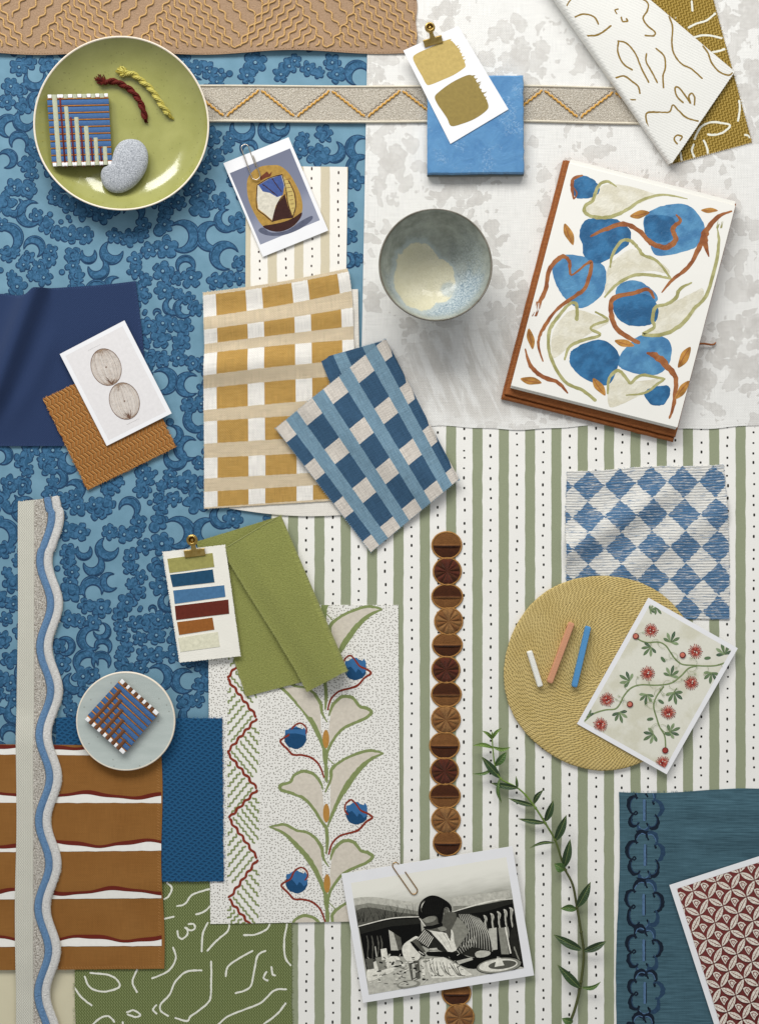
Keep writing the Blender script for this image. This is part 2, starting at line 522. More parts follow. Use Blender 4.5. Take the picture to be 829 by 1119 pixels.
def damask():
    q = [(-60, -40), (404, -40), (395, 1010), (-60, 1010)]
    mb = MB((172, 480, 0), 1)
    mb.dz = .0003
    z = mb.sheet(q, .02, .13, 'damask_ground', 4, 4, uv='px')
    clip = [(-25, 20), (402, 20), (397, 850), (-25, 850)]
    fl, cr, dt = [], [], []
    for k in (-1, 0, 1):
        dx, dy = -5 * k, 324 * k
        for f in FLOW:
            x, y, r = map(float, f.split(',')); x += dx; y += dy
            if 20 < y < 850 and x > -15: fl.append((x, y, r * 1.06))
        for c in CRES:
            x, y, r, ax, ay = map(float, c.split(',')); x += dx; y += dy
            if 20 < y < 850 and x > -15: cr.append((x, y, r * 1.06, ax, ay))
        for d in DOTS:
            x, y, r = map(float, d.split(',')); x += dx; y += dy
            if 20 < y < 850: dt.append((x, y, r))
    def hid(x, y):   # under other sheets; leave the print out there
        return (285 < x < 375 and 190 < y < 300) or (x > 240 and 330 < y < 545) or (x > 310 and y > 540) or (y < 30)
    def flower(x, y, r, g):
        n = 5 if int(x * 7 + y * 3) % 3 else 6
        a0 = (x * 1.7 + y * 2.3) % 6.28
        pts = []
        for i in range(n * 12):
            a = a0 + 2 * PI * i / (n * 12)
            ph = ((a - a0 + PI / n) % (2 * PI / n)) - PI / n
            dd, pp = (.63, .385) if n == 5 else (.665, .345)
            pk = dd * math.cos(ph) + math.sqrt(max(0, pp * pp - (dd * math.sin(ph)) ** 2))
            pr = r * 1.04 * pk * (1 + .16 * nz(x + math.cos(a) * 2.2, y + math.sin(a) * 2.2, r))
            pts.append((x + (pr + g) * math.cos(a), y + (pr + g) * math.sin(a)))
        return pts
    def cres(x, y, r, ax, ay, g):
        # outer arc and an inner arc shifted towards the opening
        d = math.hypot(ax, ay); th = math.atan2(ay, ax); ri = r * .72
        d = max(d, r * .40)
        o = math.acos(max(-1, min(1, (d*d + r*r - ri*ri) / (2*d*r))))
        i_ = math.acos(max(-1, min(1, (ri*ri - r*r + d*d) / (2*d*ri))))
        R2, ri2 = r + g, ri - g
        pts = []
        n = 26
        for k in range(n + 1):
            a = th + o + (2*PI - 2*o) * k / n
            pts.append((x + R2*math.cos(a), y + R2*math.sin(a)))
        ic = (x + d*math.cos(th), y + d*math.sin(th))
        b0 = PI - i_
        for k in range(1, n):
            a = th - b0 - (2*PI - 2*b0) * k / n
            pts.append((ic[0] + ri2*math.cos(a), ic[1] + ri2*math.sin(a)))
        return pts
    zz = .15
    items = [('f', f) for f in fl if not hid(*f[:2])] + [('c', c) for c in cr if not hid(*c[:2])] + [('d', d) for d in dt if not hid(*d[:2])]
    for k, a in items:
        off = .25
        if k == 'f': p = flower(*a, .75)
        elif k == 'c': p = cres(*a, .75)
        else: p = [(a[0] + (a[2]+.6)*math.cos(t*PI/6), a[1] + (a[2]+.6)*math.sin(t*PI/6)) for t in range(12)]
        mb.poly([(x - off, y + off * 1.3) for x, y in p], 'damask_line', zz, clip)
    for k, a in items:
        if k == 'f': p = flower(*a, -.45)
        elif k == 'c': p = cres(*a, -.5)
        else: p = [(a[0] + (a[2]-.4)*math.cos(t*PI/6), a[1] + (a[2]-.4)*math.sin(t*PI/6)) for t in range(12)]
        mb.poly(p, 'damask_fill', zz, clip)
    for k, a in items:
        if k == 'f' and a[2] > 6.5:
            x, y, r = a
            if int(x * 3 + y) % 5 < 3:
                rr = r * .17
                mb.poly([(x + (rr+.65)*math.cos(t*PI/5)-.2, y + (rr+.65)*math.sin(t*PI/5)+.2) for t in range(10)], 'damask_line', zz, clip)
                mb.poly([(x + rr*.8*math.cos(t*PI/5), y + rr*.8*math.sin(t*PI/5)) for t in range(10)], 'damask_light', zz, clip)
            else:
                a0 = (x * 1.3) % 6
                mb.stroke([(x + r*.34*math.cos(a0+t*.6), y + r*.34*math.sin(a0+t*.6)) for t in range(6)], .8, 'damask_line', zz, clip)
            for q_ in range(2):
                a0 = (x * (1.3 + q_) + y) % 6
                mb.stroke([(x + r*.66*math.cos(a0+t*.25), y + r*.66*math.sin(a0+t*.25)) for t in range(4)], .7, 'damask_line', zz, clip)
        if k == 'c':
            x, y, r, ax, ay = a; th = math.atan2(ay, ax)
            mb.stroke([(x + r*.86*math.cos(th+PI+t*.28), y + r*.86*math.sin(th+PI+t*.28)) for t in range(-4, 5)], .7, 'damask_line', zz, clip, taper=1)
    tag(mb.build('wallpaper'), 'blue wallpaper sheet printed with dark blue flowers and crescent moons, along the left side', 'wallpaper')
damask()

# ---- striped wallpapers (hand printed stripes with dashed lines)
def stripes(base, stripe, dot, x0, per, wd, dl, dh, dw):
    def f(u, v):
        wob = (xnoise(xvec(u * .2, v), .06, 3) - .5) * 1.6
        ph = (u - x0 + wob * .6) .mod(per)             # 0 = dashed line
        d = (ph - per / 2).abs()
        m = xstep(wd / 2 + .35, wd / 2 - .35, d)
        col = ((u - x0) / per + .5).floor()
        r0 = xwhite(xvec(col, 3.0, 1.0))
        vv = v / dl + r0 + (xnoise(xvec(col * 13, v * .012), 1, 2) - .5) * 1.4
        cell = vv.floor()
        r1 = xwhite(xvec(cell, col, 2.0)); r2 = xwhite(xvec(cell, col, 5.0)); r3 = xwhite(xvec(cell, col, 9.0))
        du = (u - x0 + per / 2).mod(per) - per / 2 + (r1 - .5) * 1.3
        dv = (vv - cell - .5 + (r2 - .5) * .28) * dl
        m2 = xstep(1.15, .75, ((du / dw).abs().pow(3) + (dv / (dh * (.7 + r3 * .6))).abs().pow(3)).pow(.3333))
        g = xnoise(xvec(u, v), .5, 4, .7)
        c = xmix(m, base, xscale(stripe, .94 + g * .12))
        return xmix(m2, c, dot)
    return f
paper('stripe_print', stripes('#ECEAE4', '#939A7C', '#23221B', 507.0, 28.72, 11, 11.5, 1.55, 1.15), rough=.7, grain=.06, tone=.05)
mb = MB((580, 740, .8), 1)
mb.sheet([(296.5, 440), (960, 440), (960, 1300), (296.5, 1300)], .8, .3, 'stripe_print', 4, 4, uv='px', wob=0)
tag(mb.build('wallpaper'), 'white wallpaper sheet with sage green stripes and black dashed lines, filling the lower right', 'wallpaper')

paper('beige_stripe_print', stripes('#ECE8DF', '#CDC2A6', '#3A2620', 283.3, 28.8, 10, 9.6, 1.5, .95), rough=.7, grain=.05, tone=.04)
mb = MB((324, 260, .8), 1)
mb.sheet([(269, 180.5), (380, 183), (377.5, 345), (268, 345)], lambda x, y: .8 + 2.2 * sstep(330, 375, x) * sstep(215, 182, y), .3, 'beige_stripe_print', 16, 12, uv='px')
tag(mb.build('wallpaper_sample'), 'small wallpaper sample with beige stripes and fine dark dashes, above the ochre checked cloth', 'wallpaper')

# ---- floral wallpaper sample
def _fl(u, v):
    d = xvor(xvec(u, v), .33, .75)
    r = xwhite(xvec((u * .36).floor(), (v * .36).floor()))
    m = xstep(.26, .18, d)
    band = (u - 250).gt(0) * (u - 283).lt(0)
    edge = xnoise(xvec(u, v), .3, 2)
    c = xmix(m * (1 - band), '#E9E7E0', '#837F76')
    return xmix(edge * .25, c, '#DDD9CF')
paper('floral_ground', _fl, rough=.72, grain=.04)
ink('leaf_beige', '#D0C7B7', var=.12); ink('leaf_green', '#828F56', var=.15); ink('print_maroon', '#86301B', var=.15)
ink('print_blue_dark', '#174870', var=.15); ink('print_blue_mid', '#326A9E', var=.12); ink('print_ochre', '#B88435', var=.15)
def floral():
    q = [(227.5, 661), (435, 661), (437.5, 1006), (230, 1009.5)]
    mb = MB((332, 835, 2.4), 2)
    zf = lambda x, y: 2.4 - 1.1 * sstep(880, 820, y) * sstep(300, 340, x)
    mb.sheet(q, zf, .35, 'floral_ground', 24, 30, uv='px')
    z = lambda x, y: zf(x, y) + .35
    clip = inset(q, .15)
    for k in (-2, -1, 0, 1):
        T = lambda x, y: (220 + x/3.604 + 1.3*k, 830 + y/3.604 + 157.5*k)
        t = lambda L: [T(*p) for p in L]
        # leaf fills
        mb.poly(t([(495,545),(470,480),(430,402),(380,342),(325,290),(280,266),(332,258),(375,280),(415,288),(448,312),(470,350),(474,400),(476,450),(484,505)]), 'leaf_beige', z, clip)
        mb.poly(t([(508,515),(506,450),(514,385),(530,348),(562,322),(600,328),(628,360),(665,376),(668,388),(648,404),(600,424),(555,450),(522,485)]), 'leaf_beige', z, clip)
        mb.poly(t([(484,248),(470,234),(440,188),(400,148),(350,128),(317,116),(317,102),(352,92),(368,66),(400,50),(438,60),(464,92),(476,130),(484,190)]), 'leaf_beige', z, clip)
        mb.poly(t([(508,235),(508,160),(510,80),(516,40),(545,12),(590,-10),(650,-28),(705,-26),(665,2),(620,42),(575,100),(545,150),(518,205)]), 'leaf_beige', z, clip, smooth=3)
        g = 'leaf_green'
        mb.stroke(t([(497,650),(494,600),(498,548)]), [1.25 * q_ for q_ in [3,2.6,3]], g, z, clip)
        mb.stroke(t([(497,550),(470,480),(430,402),(380,342),(325,290),(268,264)]), [1.25 * q_ for q_ in [3.2,3.6,4.6,4,2.6,1.2]], g, z, clip, wiggle=.3)
        mb.stroke(t([(268,264),(300,258),(332,256),(375,278),(415,286),(450,310),(474,348),(480,385),(500,420)]), [1.25 * q_ for q_ in [1.2,2,2.6,2.2,2.4,2.8,3,2.2,1]], g, z, clip, wiggle=.3)
        mb.stroke(t([(497,548),(515,505),(555,452),(600,427),(650,405),(674,382),(655,366),(628,358),(600,325),(560,320),(528,345),(514,372),(508,395)]), [1.25 * q_ for q_ in [2.6,2.4,2.4,2.6,2.6,3,3,2.6,3,2.8,3,2.4,1]], g, z, clip, wiggle=.3)
        mb.stroke(t([(492,370),(496,320),(492,268)]), [1.25 * q_ for q_ in [1.5,3,3]], g, z, clip)
        mb.stroke(t([(492,268),(470,238),(440,190),(400,150),(350,130),(314,118),(313,100),(350,88),(365,62),(400,46),(440,56),(468,88),(478,118)]), [1.25 * q_ for q_ in [3,2.4,2.6,2.8,2.6,2.8,3,2.6,2.4,2.8,2.6,2.4,1]], g, z, clip, wiggle=.3)
        mb.stroke(t([(498,262),(515,215),(545,150),(575,100),(620,40),(665,0),(716,-24)]), [1.25 * q_ for q_ in [1.5,2.8,3.6,5,4.4,3,1.2]], g, z, clip, wiggle=.3)
        mb.stroke(t([(716,-24),(690,-32),(650,-34),(590,-14),(545,10),(512,40),(510,75),(488,128)]), [1.25 * q_ for q_ in [1.2,2.2,2.6,2.4,2.4,3,2.4,1.2]], g, z, clip, wiggle=.3)
        mb.stroke(t([(483,-40),(484,0),(494,40),(494,90)]), [1.25 * q_ for q_ in [3,2.4,2.6,1.2]], g, z, clip)
        mb.stroke(t([(500,560),(530,590)]), 1, g, z, clip)
        for ex, ey in ((492, 210), (495, 487)):
            mb.poly(t([(ex + 13*math.cos(a*PI/8), ey + 37*math.sin(a*PI/8)) for a in range(16)]), 'print_ochre', z, clip)
        for fx, fy, sg in ((611, 213, 1), (375, 483, -1)):
            n = 26
            mb.poly(t([(fx + (43+4*nz(i*1.7,fx))*math.cos(2*PI*i/n), fy + (43+5*nz(i*1.3,fy,4))*math.sin(2*PI*i/n)) for i in range(n)]), 'print_blue_dark', z, clip)
            mb.poly(t([(fx-41,fy-18),(fx-40,fy-32),(fx-28,fy-34),(fx-20,fy-40),(fx-8,fy-47),(fx+6,fy-46),(fx+16,fy-36),(fx+27,fy-34),(fx+34,fy-42),(fx+41,fy-30),(fx+42,fy-10),(fx+40,fy+8),(fx+28,fy+16),(fx+20,fy+4),(fx+10,fy-2),(fx+2,fy+12),(fx-6,fy+2),(fx-18,fy-12),(fx-30,fy-6)]), 'print_blue_mid', z, clip)
        mr = 'print_maroon'
        mb.stroke(t([(502,372),(515,330),(545,300),(590,287),(620,275),(648,245),(672,228),(655,212),(628,200),(605,170),(588,158),(568,175),(565,200),(577,216)]), [1.8,2,2,2.2,2.4,2.2,2.4,2.2,2,1.8,1.8,1.8,1.8,1.4], mr, z, clip, wiggle=.3)
        mb.stroke(t([(487,637),(470,592),(440,562),(400,550),(365,548),(343,525),(316,498),(326,484),(352,468),(366,440),(392,424),(415,438),(418,460),(408,474)]), [1.8,2,2.2,2.2,2.2,2.2,2.2,2,2,2,1.8,1.8,1.8,1.4], mr, z, clip, wiggle=.3)
    # zigzag border
    zig = [(249, 662), (280, 701), (248, 741), (281, 784), (248, 822), (281.5, 862), (250, 894), (282, 938), (250, 982), (275, 1012)]
    for a, b in zip(zig, zig[1:]):
        L = []; n = 30; d = dist(a, b); nx, ny = (b[1]-a[1])/d, -(b[0]-a[0])/d
        for i in range(n + 1):
            t_ = .03 + .94 * i / n; w_ = .95 * math.sin(t_ * d / 1.75)
            L.append((a[0]+(b[0]-a[0])*t_+nx*w_, a[1]+(b[1]-a[1])*t_+ny*w_))
        mb.stroke(L, 2.7, 'print_maroon', z, clip, smooth=2, wiggle=.35)
        # wavelets fill the corner the next leg encloses
        for i in range(7):
            t_ = (i + .5) / 7.2
            p = (a[0] + (b[0]-a[0]) * t_, a[1] + (b[1]-a[1]) * t_)
            if b[0] > a[0]: dx, dy, lim = -.64, .77, 249.
            else: dx, dy, lim = .64, .77, 283.
            ln = (lim - p[0]) / dx - 4.0
            ln = min(ln, 36)
            if ln < 4: continue
            p = (p[0] + dx * 3.2, p[1] + dy * 3.2)
            W = []
            for j in range(17):
                s_ = ln * j / 16; w_ = 1.15 * math.sin(s_ * 1.15 + i)
                W.append((p[0] + dx*s_ - dy*w_, p[1] + dy*s_ + dx*w_))
            mb.stroke(W, 1.75, 'leaf_green', z, clip, smooth=2)
    tag(mb.build('wallpaper_sample'), 'white dotted wallpaper sample with green trailing leaves, blue flower buds and a maroon zigzag edge', 'wallpaper')
floral()

# ================================================================== CLOTHS
# ---- grey printed linen
def _linen(u, v):
    wx = (xnoise(xvec(u, v), .045, 2) - .5) * 26; wy = (xnoise(xvec(u + 200, v), .045, 2) - .5) * 26
    fx = (xnoise(xvec(u, v), .22, 2) - .5) * 7; fy = (xnoise(xvec(u, v + 90), .22, 2) - .5) * 7
    clus = xnoise(xvec(u, v), .013, 2); clus2 = xnoise(xvec(u + 500, v), .016, 2)
    def blobs(sc, th, lo, cl, asp, ox):
        p = xvec((u + wx + fx + ox) * asp, v + wy + fy)
        d = xvor(p, sc, .9)
        n = xnoise(xvec(u + ox, v), .06, 2)
        t = xstep(lo - .04, lo + .08, cl) * th * (.55 + n * .9)
        k = t - d
        return xstep(0.0, .05, k), xstep(0.0, .03, k) - xstep(.04, .10, k)
    m1, r1 = blobs(.078, .45, .49, clus, 1., 0)
    m2, r2 = blobs(.042, .46, .51, clus2, 1.25, 300)
    m3, r3 = blobs(.034, .42, .52, clus, .8, 700)
    wash = xnoise(xvec(u, v), .09, 4, .6, .5)
    du = (u - 128) / 100; dv = (v - 448) / 62
    w = xstep(1.1, .6, (du * du + dv * dv).sqrt() + (wash - .5) * .3)
    st = xnoise(xvec(u * .085 - v * .035, v * .012 + u * .004), 1, 3, .55, .3)
    m4 = xstep(.30, .62, st) * w
    mm = (m1 * .8).max(m2 * .65).max(m3 * .9) * (.55 + wash * .6)
    c = xmix(mm * .66 * (1 - w), '#E1E0DC', '#B3AEA7')
    c = xmix((r1.max(r2).max(r3)).clamp() * .22 * (1 - w), c, '#B3AFAA')
    return xmix(m4 * .42, c, '#ADA69B')
cloth('linen_print', _linen, p=2.6, amp=.06, slub=.12, sheen=.05, fine=.05)
ink('linen_thread', '#DCDAD5')
mb = MB((615, 210, 1.2), 1.5)
zf = lambda x, y: 1.2 + .5 * sstep(455, 467, y) * (.5 + .5 * math.sin(x * .035)) + .5 * max(0, nz(x * .012, y * .012, 2))
z = mb.sheet([(403, -40), (900, -40), (900, 466), (393.5, 468)], zf, .5, 'linen_print', 90, 90,
             edges=lambda a, b: (0, 2.2 * math.sin(a * 17 + 2) * (b > .999) + (.5 * math.sin(a * 60) * (b > .999))))
zc = mb.zcast()
overlock(mb, (397.5, 466), (403, -5), 'linen_thread', zc, gap=2.6, depth=2.2, inn=1, w=.35)
mb.stroke([(398.5 + i * 0, 463 + 2.2 * math.sin((i - 393) / 507 * 17 + 2) - 1) if 0 else (i, 463.2 + 2.2 * math.sin((i - 393.5) / 506.5 * 17 + 2)) for i in range(398, 899, 10)], .5, 'linen_thread', zc, cap=False)
fray(mb, (396, 466), (829, 466), 'linen_thread', lambda x, y: 1.7, n=50, ln=1.0, w=.25, out=(0, 1))
tag(mb.build('fabric_sample'), 'large pale grey linen cloth printed with blotchy grey leaves, across the upper right', 'fabric')

# ---- olive woven cloth with white scribbled lines
def _olv(u, v):
    tri = ((v / 3.6).mod(1.0) - .5).abs() * 4.2
    d = (u + tri).mod(2.9) / 2.9
    m = xstep(.22, .45, d) * xstep(1.0, .8, d)
    return xmix(m, '#57622F', '#818C58')
def cl_zig(name, fn, dark, rough=.9):
    def f():
        u, v = uvxy()
        c = fn(u, v)
        tri = ((v / 3.6).mod(1.0) - .5).abs() * 4.2
        h = ((u + tri) * (2 * PI / 2.9)).sin() * .16 + xnoise(xvec(u, v), 1.2, 3) * .12
        return xscale(c, .92 + xnoise(xvec(u, v), .9, 3) * .16), h
    return material(name, f, rough=rough, spec=.15, sheen=.1)
cl_zig('olive_weave', _olv, None)
cloth('white_line_thread', '#E2E2D4', p=1.6, amp=.05, slub=.15)
def T5(x, y): return (80 + x / 3.316, 960 + y / 3.316)
mb = MB((200, 1050, 1.2), 2)
mb.sheet([(80, 940), (318, 940), (320, 1200), (84, 1200)], 1.2, .7, 'olive_weave', 20, 20, uv='px', wob=.8)
zc = lambda x, y: 1.9
for L in [[(340,15),(358,35),(345,65),(330,75)],[(376,100),(405,92),(430,60),(470,45),(496,38)],[(330,147),(365,138)],[(445,130),(475,120),(497,100)],[(378,190),(382,212),(398,218),(415,200),(412,178)],
          [(405,178),(425,188),(442,180),(435,165),(418,166)],[(488,160),(470,200),(466,265)],[(566,160),(560,190),(520,225),(486,262)],[(618,205),(660,203),(700,185),(712,165)],[(362,250),(372,290),(345,335),(286,362)],
          [(650,262),(600,290),(560,320),(553,355)],[(697,262),(668,280),(655,340),(640,395),(588,416)],[(775,165),(765,220),(768,285),(788,315)],[(700,338),(690,360),(705,370)],[(718,320),(722,345),(732,352)],
          [(42,355),(62,395),(110,410),(165,395),(162,370),(130,350),(62,342)],[(232,330),(215,375),(232,412)],[(466,333),(410,338),(370,375),(350,420),(318,455),(318,480),(345,498)],[(500,300),(500,380),(495,440),(460,475),(425,500),(412,517),(370,505)],
          [(302,458),(290,475),(303,490)],[(195,485),(220,478),(244,495),(225,502),(197,492)],[(60,540),(100,505),(130,500),(150,520)],[(772,402),(730,405),(680,450),(620,475),(560,500),(525,530)],[(770,452),(735,495),(690,527)],
          [(5,395),(30,430),(68,460)],[(180,520),(182,540)]]:
    mb.stroke([T5(*p) for p in L], 2.0, 'white_line_thread', zc, wiggle=.5, clip=[(81, 950), (318, 950), (319, 1190), (83, 1190)])
ink('olive_thread', '#8D9866')
fray(mb, (319, 1003), (320, 1119), 'olive_thread', 1.6, n=40, ln=1.4, w=.35)
fray(mb, (81, 1119), (81, 1055), 'olive_thread', 1.6, n=20, ln=1.4, w=.35)
tag(mb.build('fabric_sample'), 'olive green woven fabric with loose white leaf outlines, under the rust striped cloth', 'fabric')

# ---- royal blue quilted weave
def _royal():
    u, v = uvxy()
    a = (u * .42 + v * .50); b = (u * .40 - v * .62)
    h = (a * 2.0).sin().max((b * 2.0 + (a * .75).sin() * 1.4).sin()) 
    n = xnoise(xvec(u, v), .9, 4, .7)
    return xscale(xmix(xstep(-.2, 1.0, h), '#12456C', '#1B5780'), .85 + n * .3), h * .28 + n * .25
material('royal_weave', _royal, rough=.8, spec=.2, sheen=.15)
ink('royal_thread', '#25609A')
mb = MB((153, 874, 3), 3)
zf = lambda x, y: 3.0 - 1.6 * sstep(235, 205, x) * sstep(960, 930, y) * 0 + .25 * nz(x * .02, y * .02)
mb.sheet([(62, 784), (243, 785), (244.5, 963), (62, 962)], zf, 1.2, 'royal_weave', 40, 40, uv='px', wob=.7, freq=.15)
zt = lambda x, y: 4.2
fray(mb, (243.5, 785), (245, 963), 'royal_thread', 3.9, n=60, ln=1.3, w=.4)
fray(mb, (70, 784.5), (243, 785), 'royal_thread', 3.9, n=70, ln=1.6, w=.4)
fray(mb, (244, 962.5), (178, 962.5), 'royal_thread', 3.9, n=40, ln=1.4, w=.4)
overlock(mb, (180, 962), (243, 962.5), 'royal_thread', 4.2, gap=3, depth=3.5, inn=-1, w=.35)
tag(mb.build('fabric_sample'), 'royal blue textured fabric square beside the rust striped cloth', 'fabric')

# ---- rust cloth with white and maroon bands
cloth('rust_cloth', lambda u, v: xmix(xnoise(xvec(u, v), .02, 2), '#83541F', '#96672F'), p=2.4, amp=.05, slub=.12, sheen=.1)
ink('band_white', '#E8E6DF', var=.05, rough=.85); ink('band_maroon', '#6C2418', var=.1, rough=.85); ink('rust_thread', '#C08B50')
mb = MB((60, 936, 4.6), 5)
zf = lambda x, y: 4.6 - 1.5 * sstep(962, 990, y) + .6 * nz(x * .013, y * .02, 4)
mb.sheet([(-40, 813), (176, 815), (179, 1059), (-40, 1061)], zf, .6, 'rust_cloth', 50, 50, uv='px',
         edges=lambda a, b: ((1.2 * math.sin(b * 9) if a > .999 else 0), 0))
z = lambda x, y: zf(x, y) + .6
clip = [(-20, 812), (176.3, 815.2), (176.6, 1058), (-20, 1059)]
xs = list(range(-20, 186, 5))
for i, (yb, yl) in enumerate([(824.5, 826), (877, 877.5), (931, 929.5), (983, 981.5), (1035, 1034)]):
    top = [(x, (yb + (yl-yb)*x/178) - 6.6 - 2.7 * math.sin(x * .062 + i * 2.1) * (.35 if i == 0 else 1) + .6*math.sin(x*.17+i)) for x in xs]
    bot = [(x, yb + (yl-yb)*x/178 + .5 * nz(x * .1, i * 7)) for x in xs]
    for k in range(len(xs) - 1):
        mb.poly([top[k], top[k+1], bot[k+1], bot[k]], 'band_white', z, clip)
    mb.stroke([(x, y - 1.8) for x, y in top], [3.7 + 1.0 * math.sin(j * .5 + i * 2) for j in range(len(top))], 'band_maroon', z, clip, smooth=3, cap=False)
overlock(mb, (176.4, 1058), (174.5, 818), 'rust_thread', z, gap=3.2, depth=3.2, inn=-1, w=.3)
overlock(mb, (178, 1058), (60, 1059.5), 'rust_thread', z, gap=3.2, depth=2.6, inn=1, w=.3)
fray(mb, (60, 1060), (176, 1059), 'rust_thread', lambda x, y: zf(x, y) + .4, n=60, ln=1.0, w=.25, out=(0, 1))
tag(mb.build('fabric_sample'), 'rust brown cloth with wavy white and maroon bands in the lower left', 'fabric')

# ---- tan felt with corded embroidery (top edge)
def _felt(c1, c2, f=.09):
    def fn():
        u, v = uvxy()
        n = xnoise(xvec(u, v), .5, 5, .75); n2 = xnoise(xvec(u, v), 1.6, 2, .7)
        return xscale(xmix(n, c1, c2), .9 + n2 * .2), n * .5 + n2 * .18
    return fn
material('tan_felt', _felt('#937659', '#B5977B'), rough=.95, spec=.08, sheen=.2)
material('gold_cord', lambda: (lambda u, v: (xscale('#CBA263', .75 + xnoise(xvec(u, v), 1.2, 2) * .4), (u * 3.2).sin() * .08))(*uvxy()), rough=.7, spec=.3, sheen=.2)
ink('tan_thread', '#8F6F52')
def tan():
    mb = MB((210, 10, 2.2), 3)
    eb = lambda x: 57.8 + 1.7 * math.sin(x * .034 + .2) + .9 * math.sin(x * .013)
    def zf(x, y):
        return 2.0 + 2.6 * sstep(20, 57, y) * (.5 + .5 * math.sin(x * .034 + 3.3)) + 1.5 * sstep(70, 230, x) * sstep(235, 100, x)*0
    P = []; U = []
    for j in range(31):
        r = []
        for i in range(141):
            x = -40 + 495 * i / 140; y0 = -40; y1 = eb(x)
            y = y0 + (y1 - y0) * j / 30
            if i == 140: x += .8 * math.sin(y * .2)
            r.append((x, y, zf(x, y)))
        P.append(r); U.append([p[:2] for p in r])
    mb.shell(P, 1.3, 'tan_felt', uvs=U)
    z = mb.zcast()
    def wavy(a, b):
        d = dist(a, b)
        if d < 6: return
        n = max(6, int(d / 1.6)); nx, ny = (b[1]-a[1])/d, -(b[0]-a[0])/d
        ph = rnd.uniform(-.3, .3) + (a[1]) * .0
        L = []
        for i in range(n + 1):
            t = i / n; w = 1.75 * math.sin(t * d * 2 * PI / 13.5 + ph)
            x, y = a[0]+(b[0]-a[0])*t+nx*w, a[1]+(b[1]-a[1])*t+ny*w
            zz = z(x, y)
            if zz is None: 
                continue
            L.append((x, y, zz + .6))
        if len(L) > 3: mb.tube(L, [.5] + [1.0] * (len(L) - 2) + [.5], 'gold_cord', 6)
    sl = .68   # dx per dy of the leaning lines
    bot = 53.
    V = [(-70, 0), (38, 1), (148, 1), (257, 2), (357, 2), (462, 2)]
    tops = [-16, 93, 203, 310, 411]
    for i in range(len(V) - 1):
        a, b = V[i][0], V[i+1][0]; tp = tops[i]; ty = bot - (b - tp) / sl
        mode = V[i+1][1]
        # main leg down to vertex b
        wavy((tp + 3, ty), (b + 0, bot)) if V[i+1][1] == 2 else None
        # triangle under apex tp
        for k in range(0, 11):
            if i <= 1 or i == 4 or i == 2:      # lines falling to the right
                x1 = b - 7 - k * 9; y1 = bot - 1 - (k % 2)
                # start on the left leg
                s_ = max(0, (x1 - a - 4)) / 2
                x0, y0 = x1 - s_ , y1 - s_ / sl
                if x1 - a > 9: wavy((x0, y0), (x1, y1))
            else:                      # lines falling to the left
                x1 = a + 7 + k * 9; y1 = bot - 1 - (k % 2)
                s_ = max(0, (b - 4 - x1)) / 2
                if b - x1 > 9: wavy((x1 + s_, y1 - s_ / sl), (x1, y1))
        # the V above vertex b
        if i + 1 < len(V):
            for k in range(0, 7):
                if V[i+1][1] == 1:     # lines falling to the left, stacked to the left
                    x1 = b - k * 8.5; y1 = bot - k * 8.5 / sl * .92
                    wavy((x1 + 60 - k*2, y1 - (60 - k*2) / sl), (x1 + 1, y1))
                else:
                    if k == 0: wavy((b + 44, bot - 44 / sl), (b + 2, bot + .5))
                    x1 = b + k * 8.5 - 2; y1 = bot - k * 8.5 / sl * .95
                    if k: wavy((x1 - 50, y1 - 50 / sl), (x1 - 2, y1))
    for i in range(150):
        x = -10 + i * 3.1
        if x > 452: break
        y = eb(x) - 1.6; zz = z(x, y)
        if zz: mb.tube([(x, y, zz + .02), (x + 1.4, y + .1, zz + .02)], .3, 'tan_thread', 4)
    for i in range(22):
        y = i * 2.7; zz = z(452, y)
        if zz: mb.tube([(452.3, y, zz + .02), (452.4, y + 1.2, zz + .02)], .3, 'tan_thread', 4)
    tag(mb.build('fabric_sample'), 'tan felt strip with raised golden wavy cord embroidery along the top edge', 'fabric')
tan()

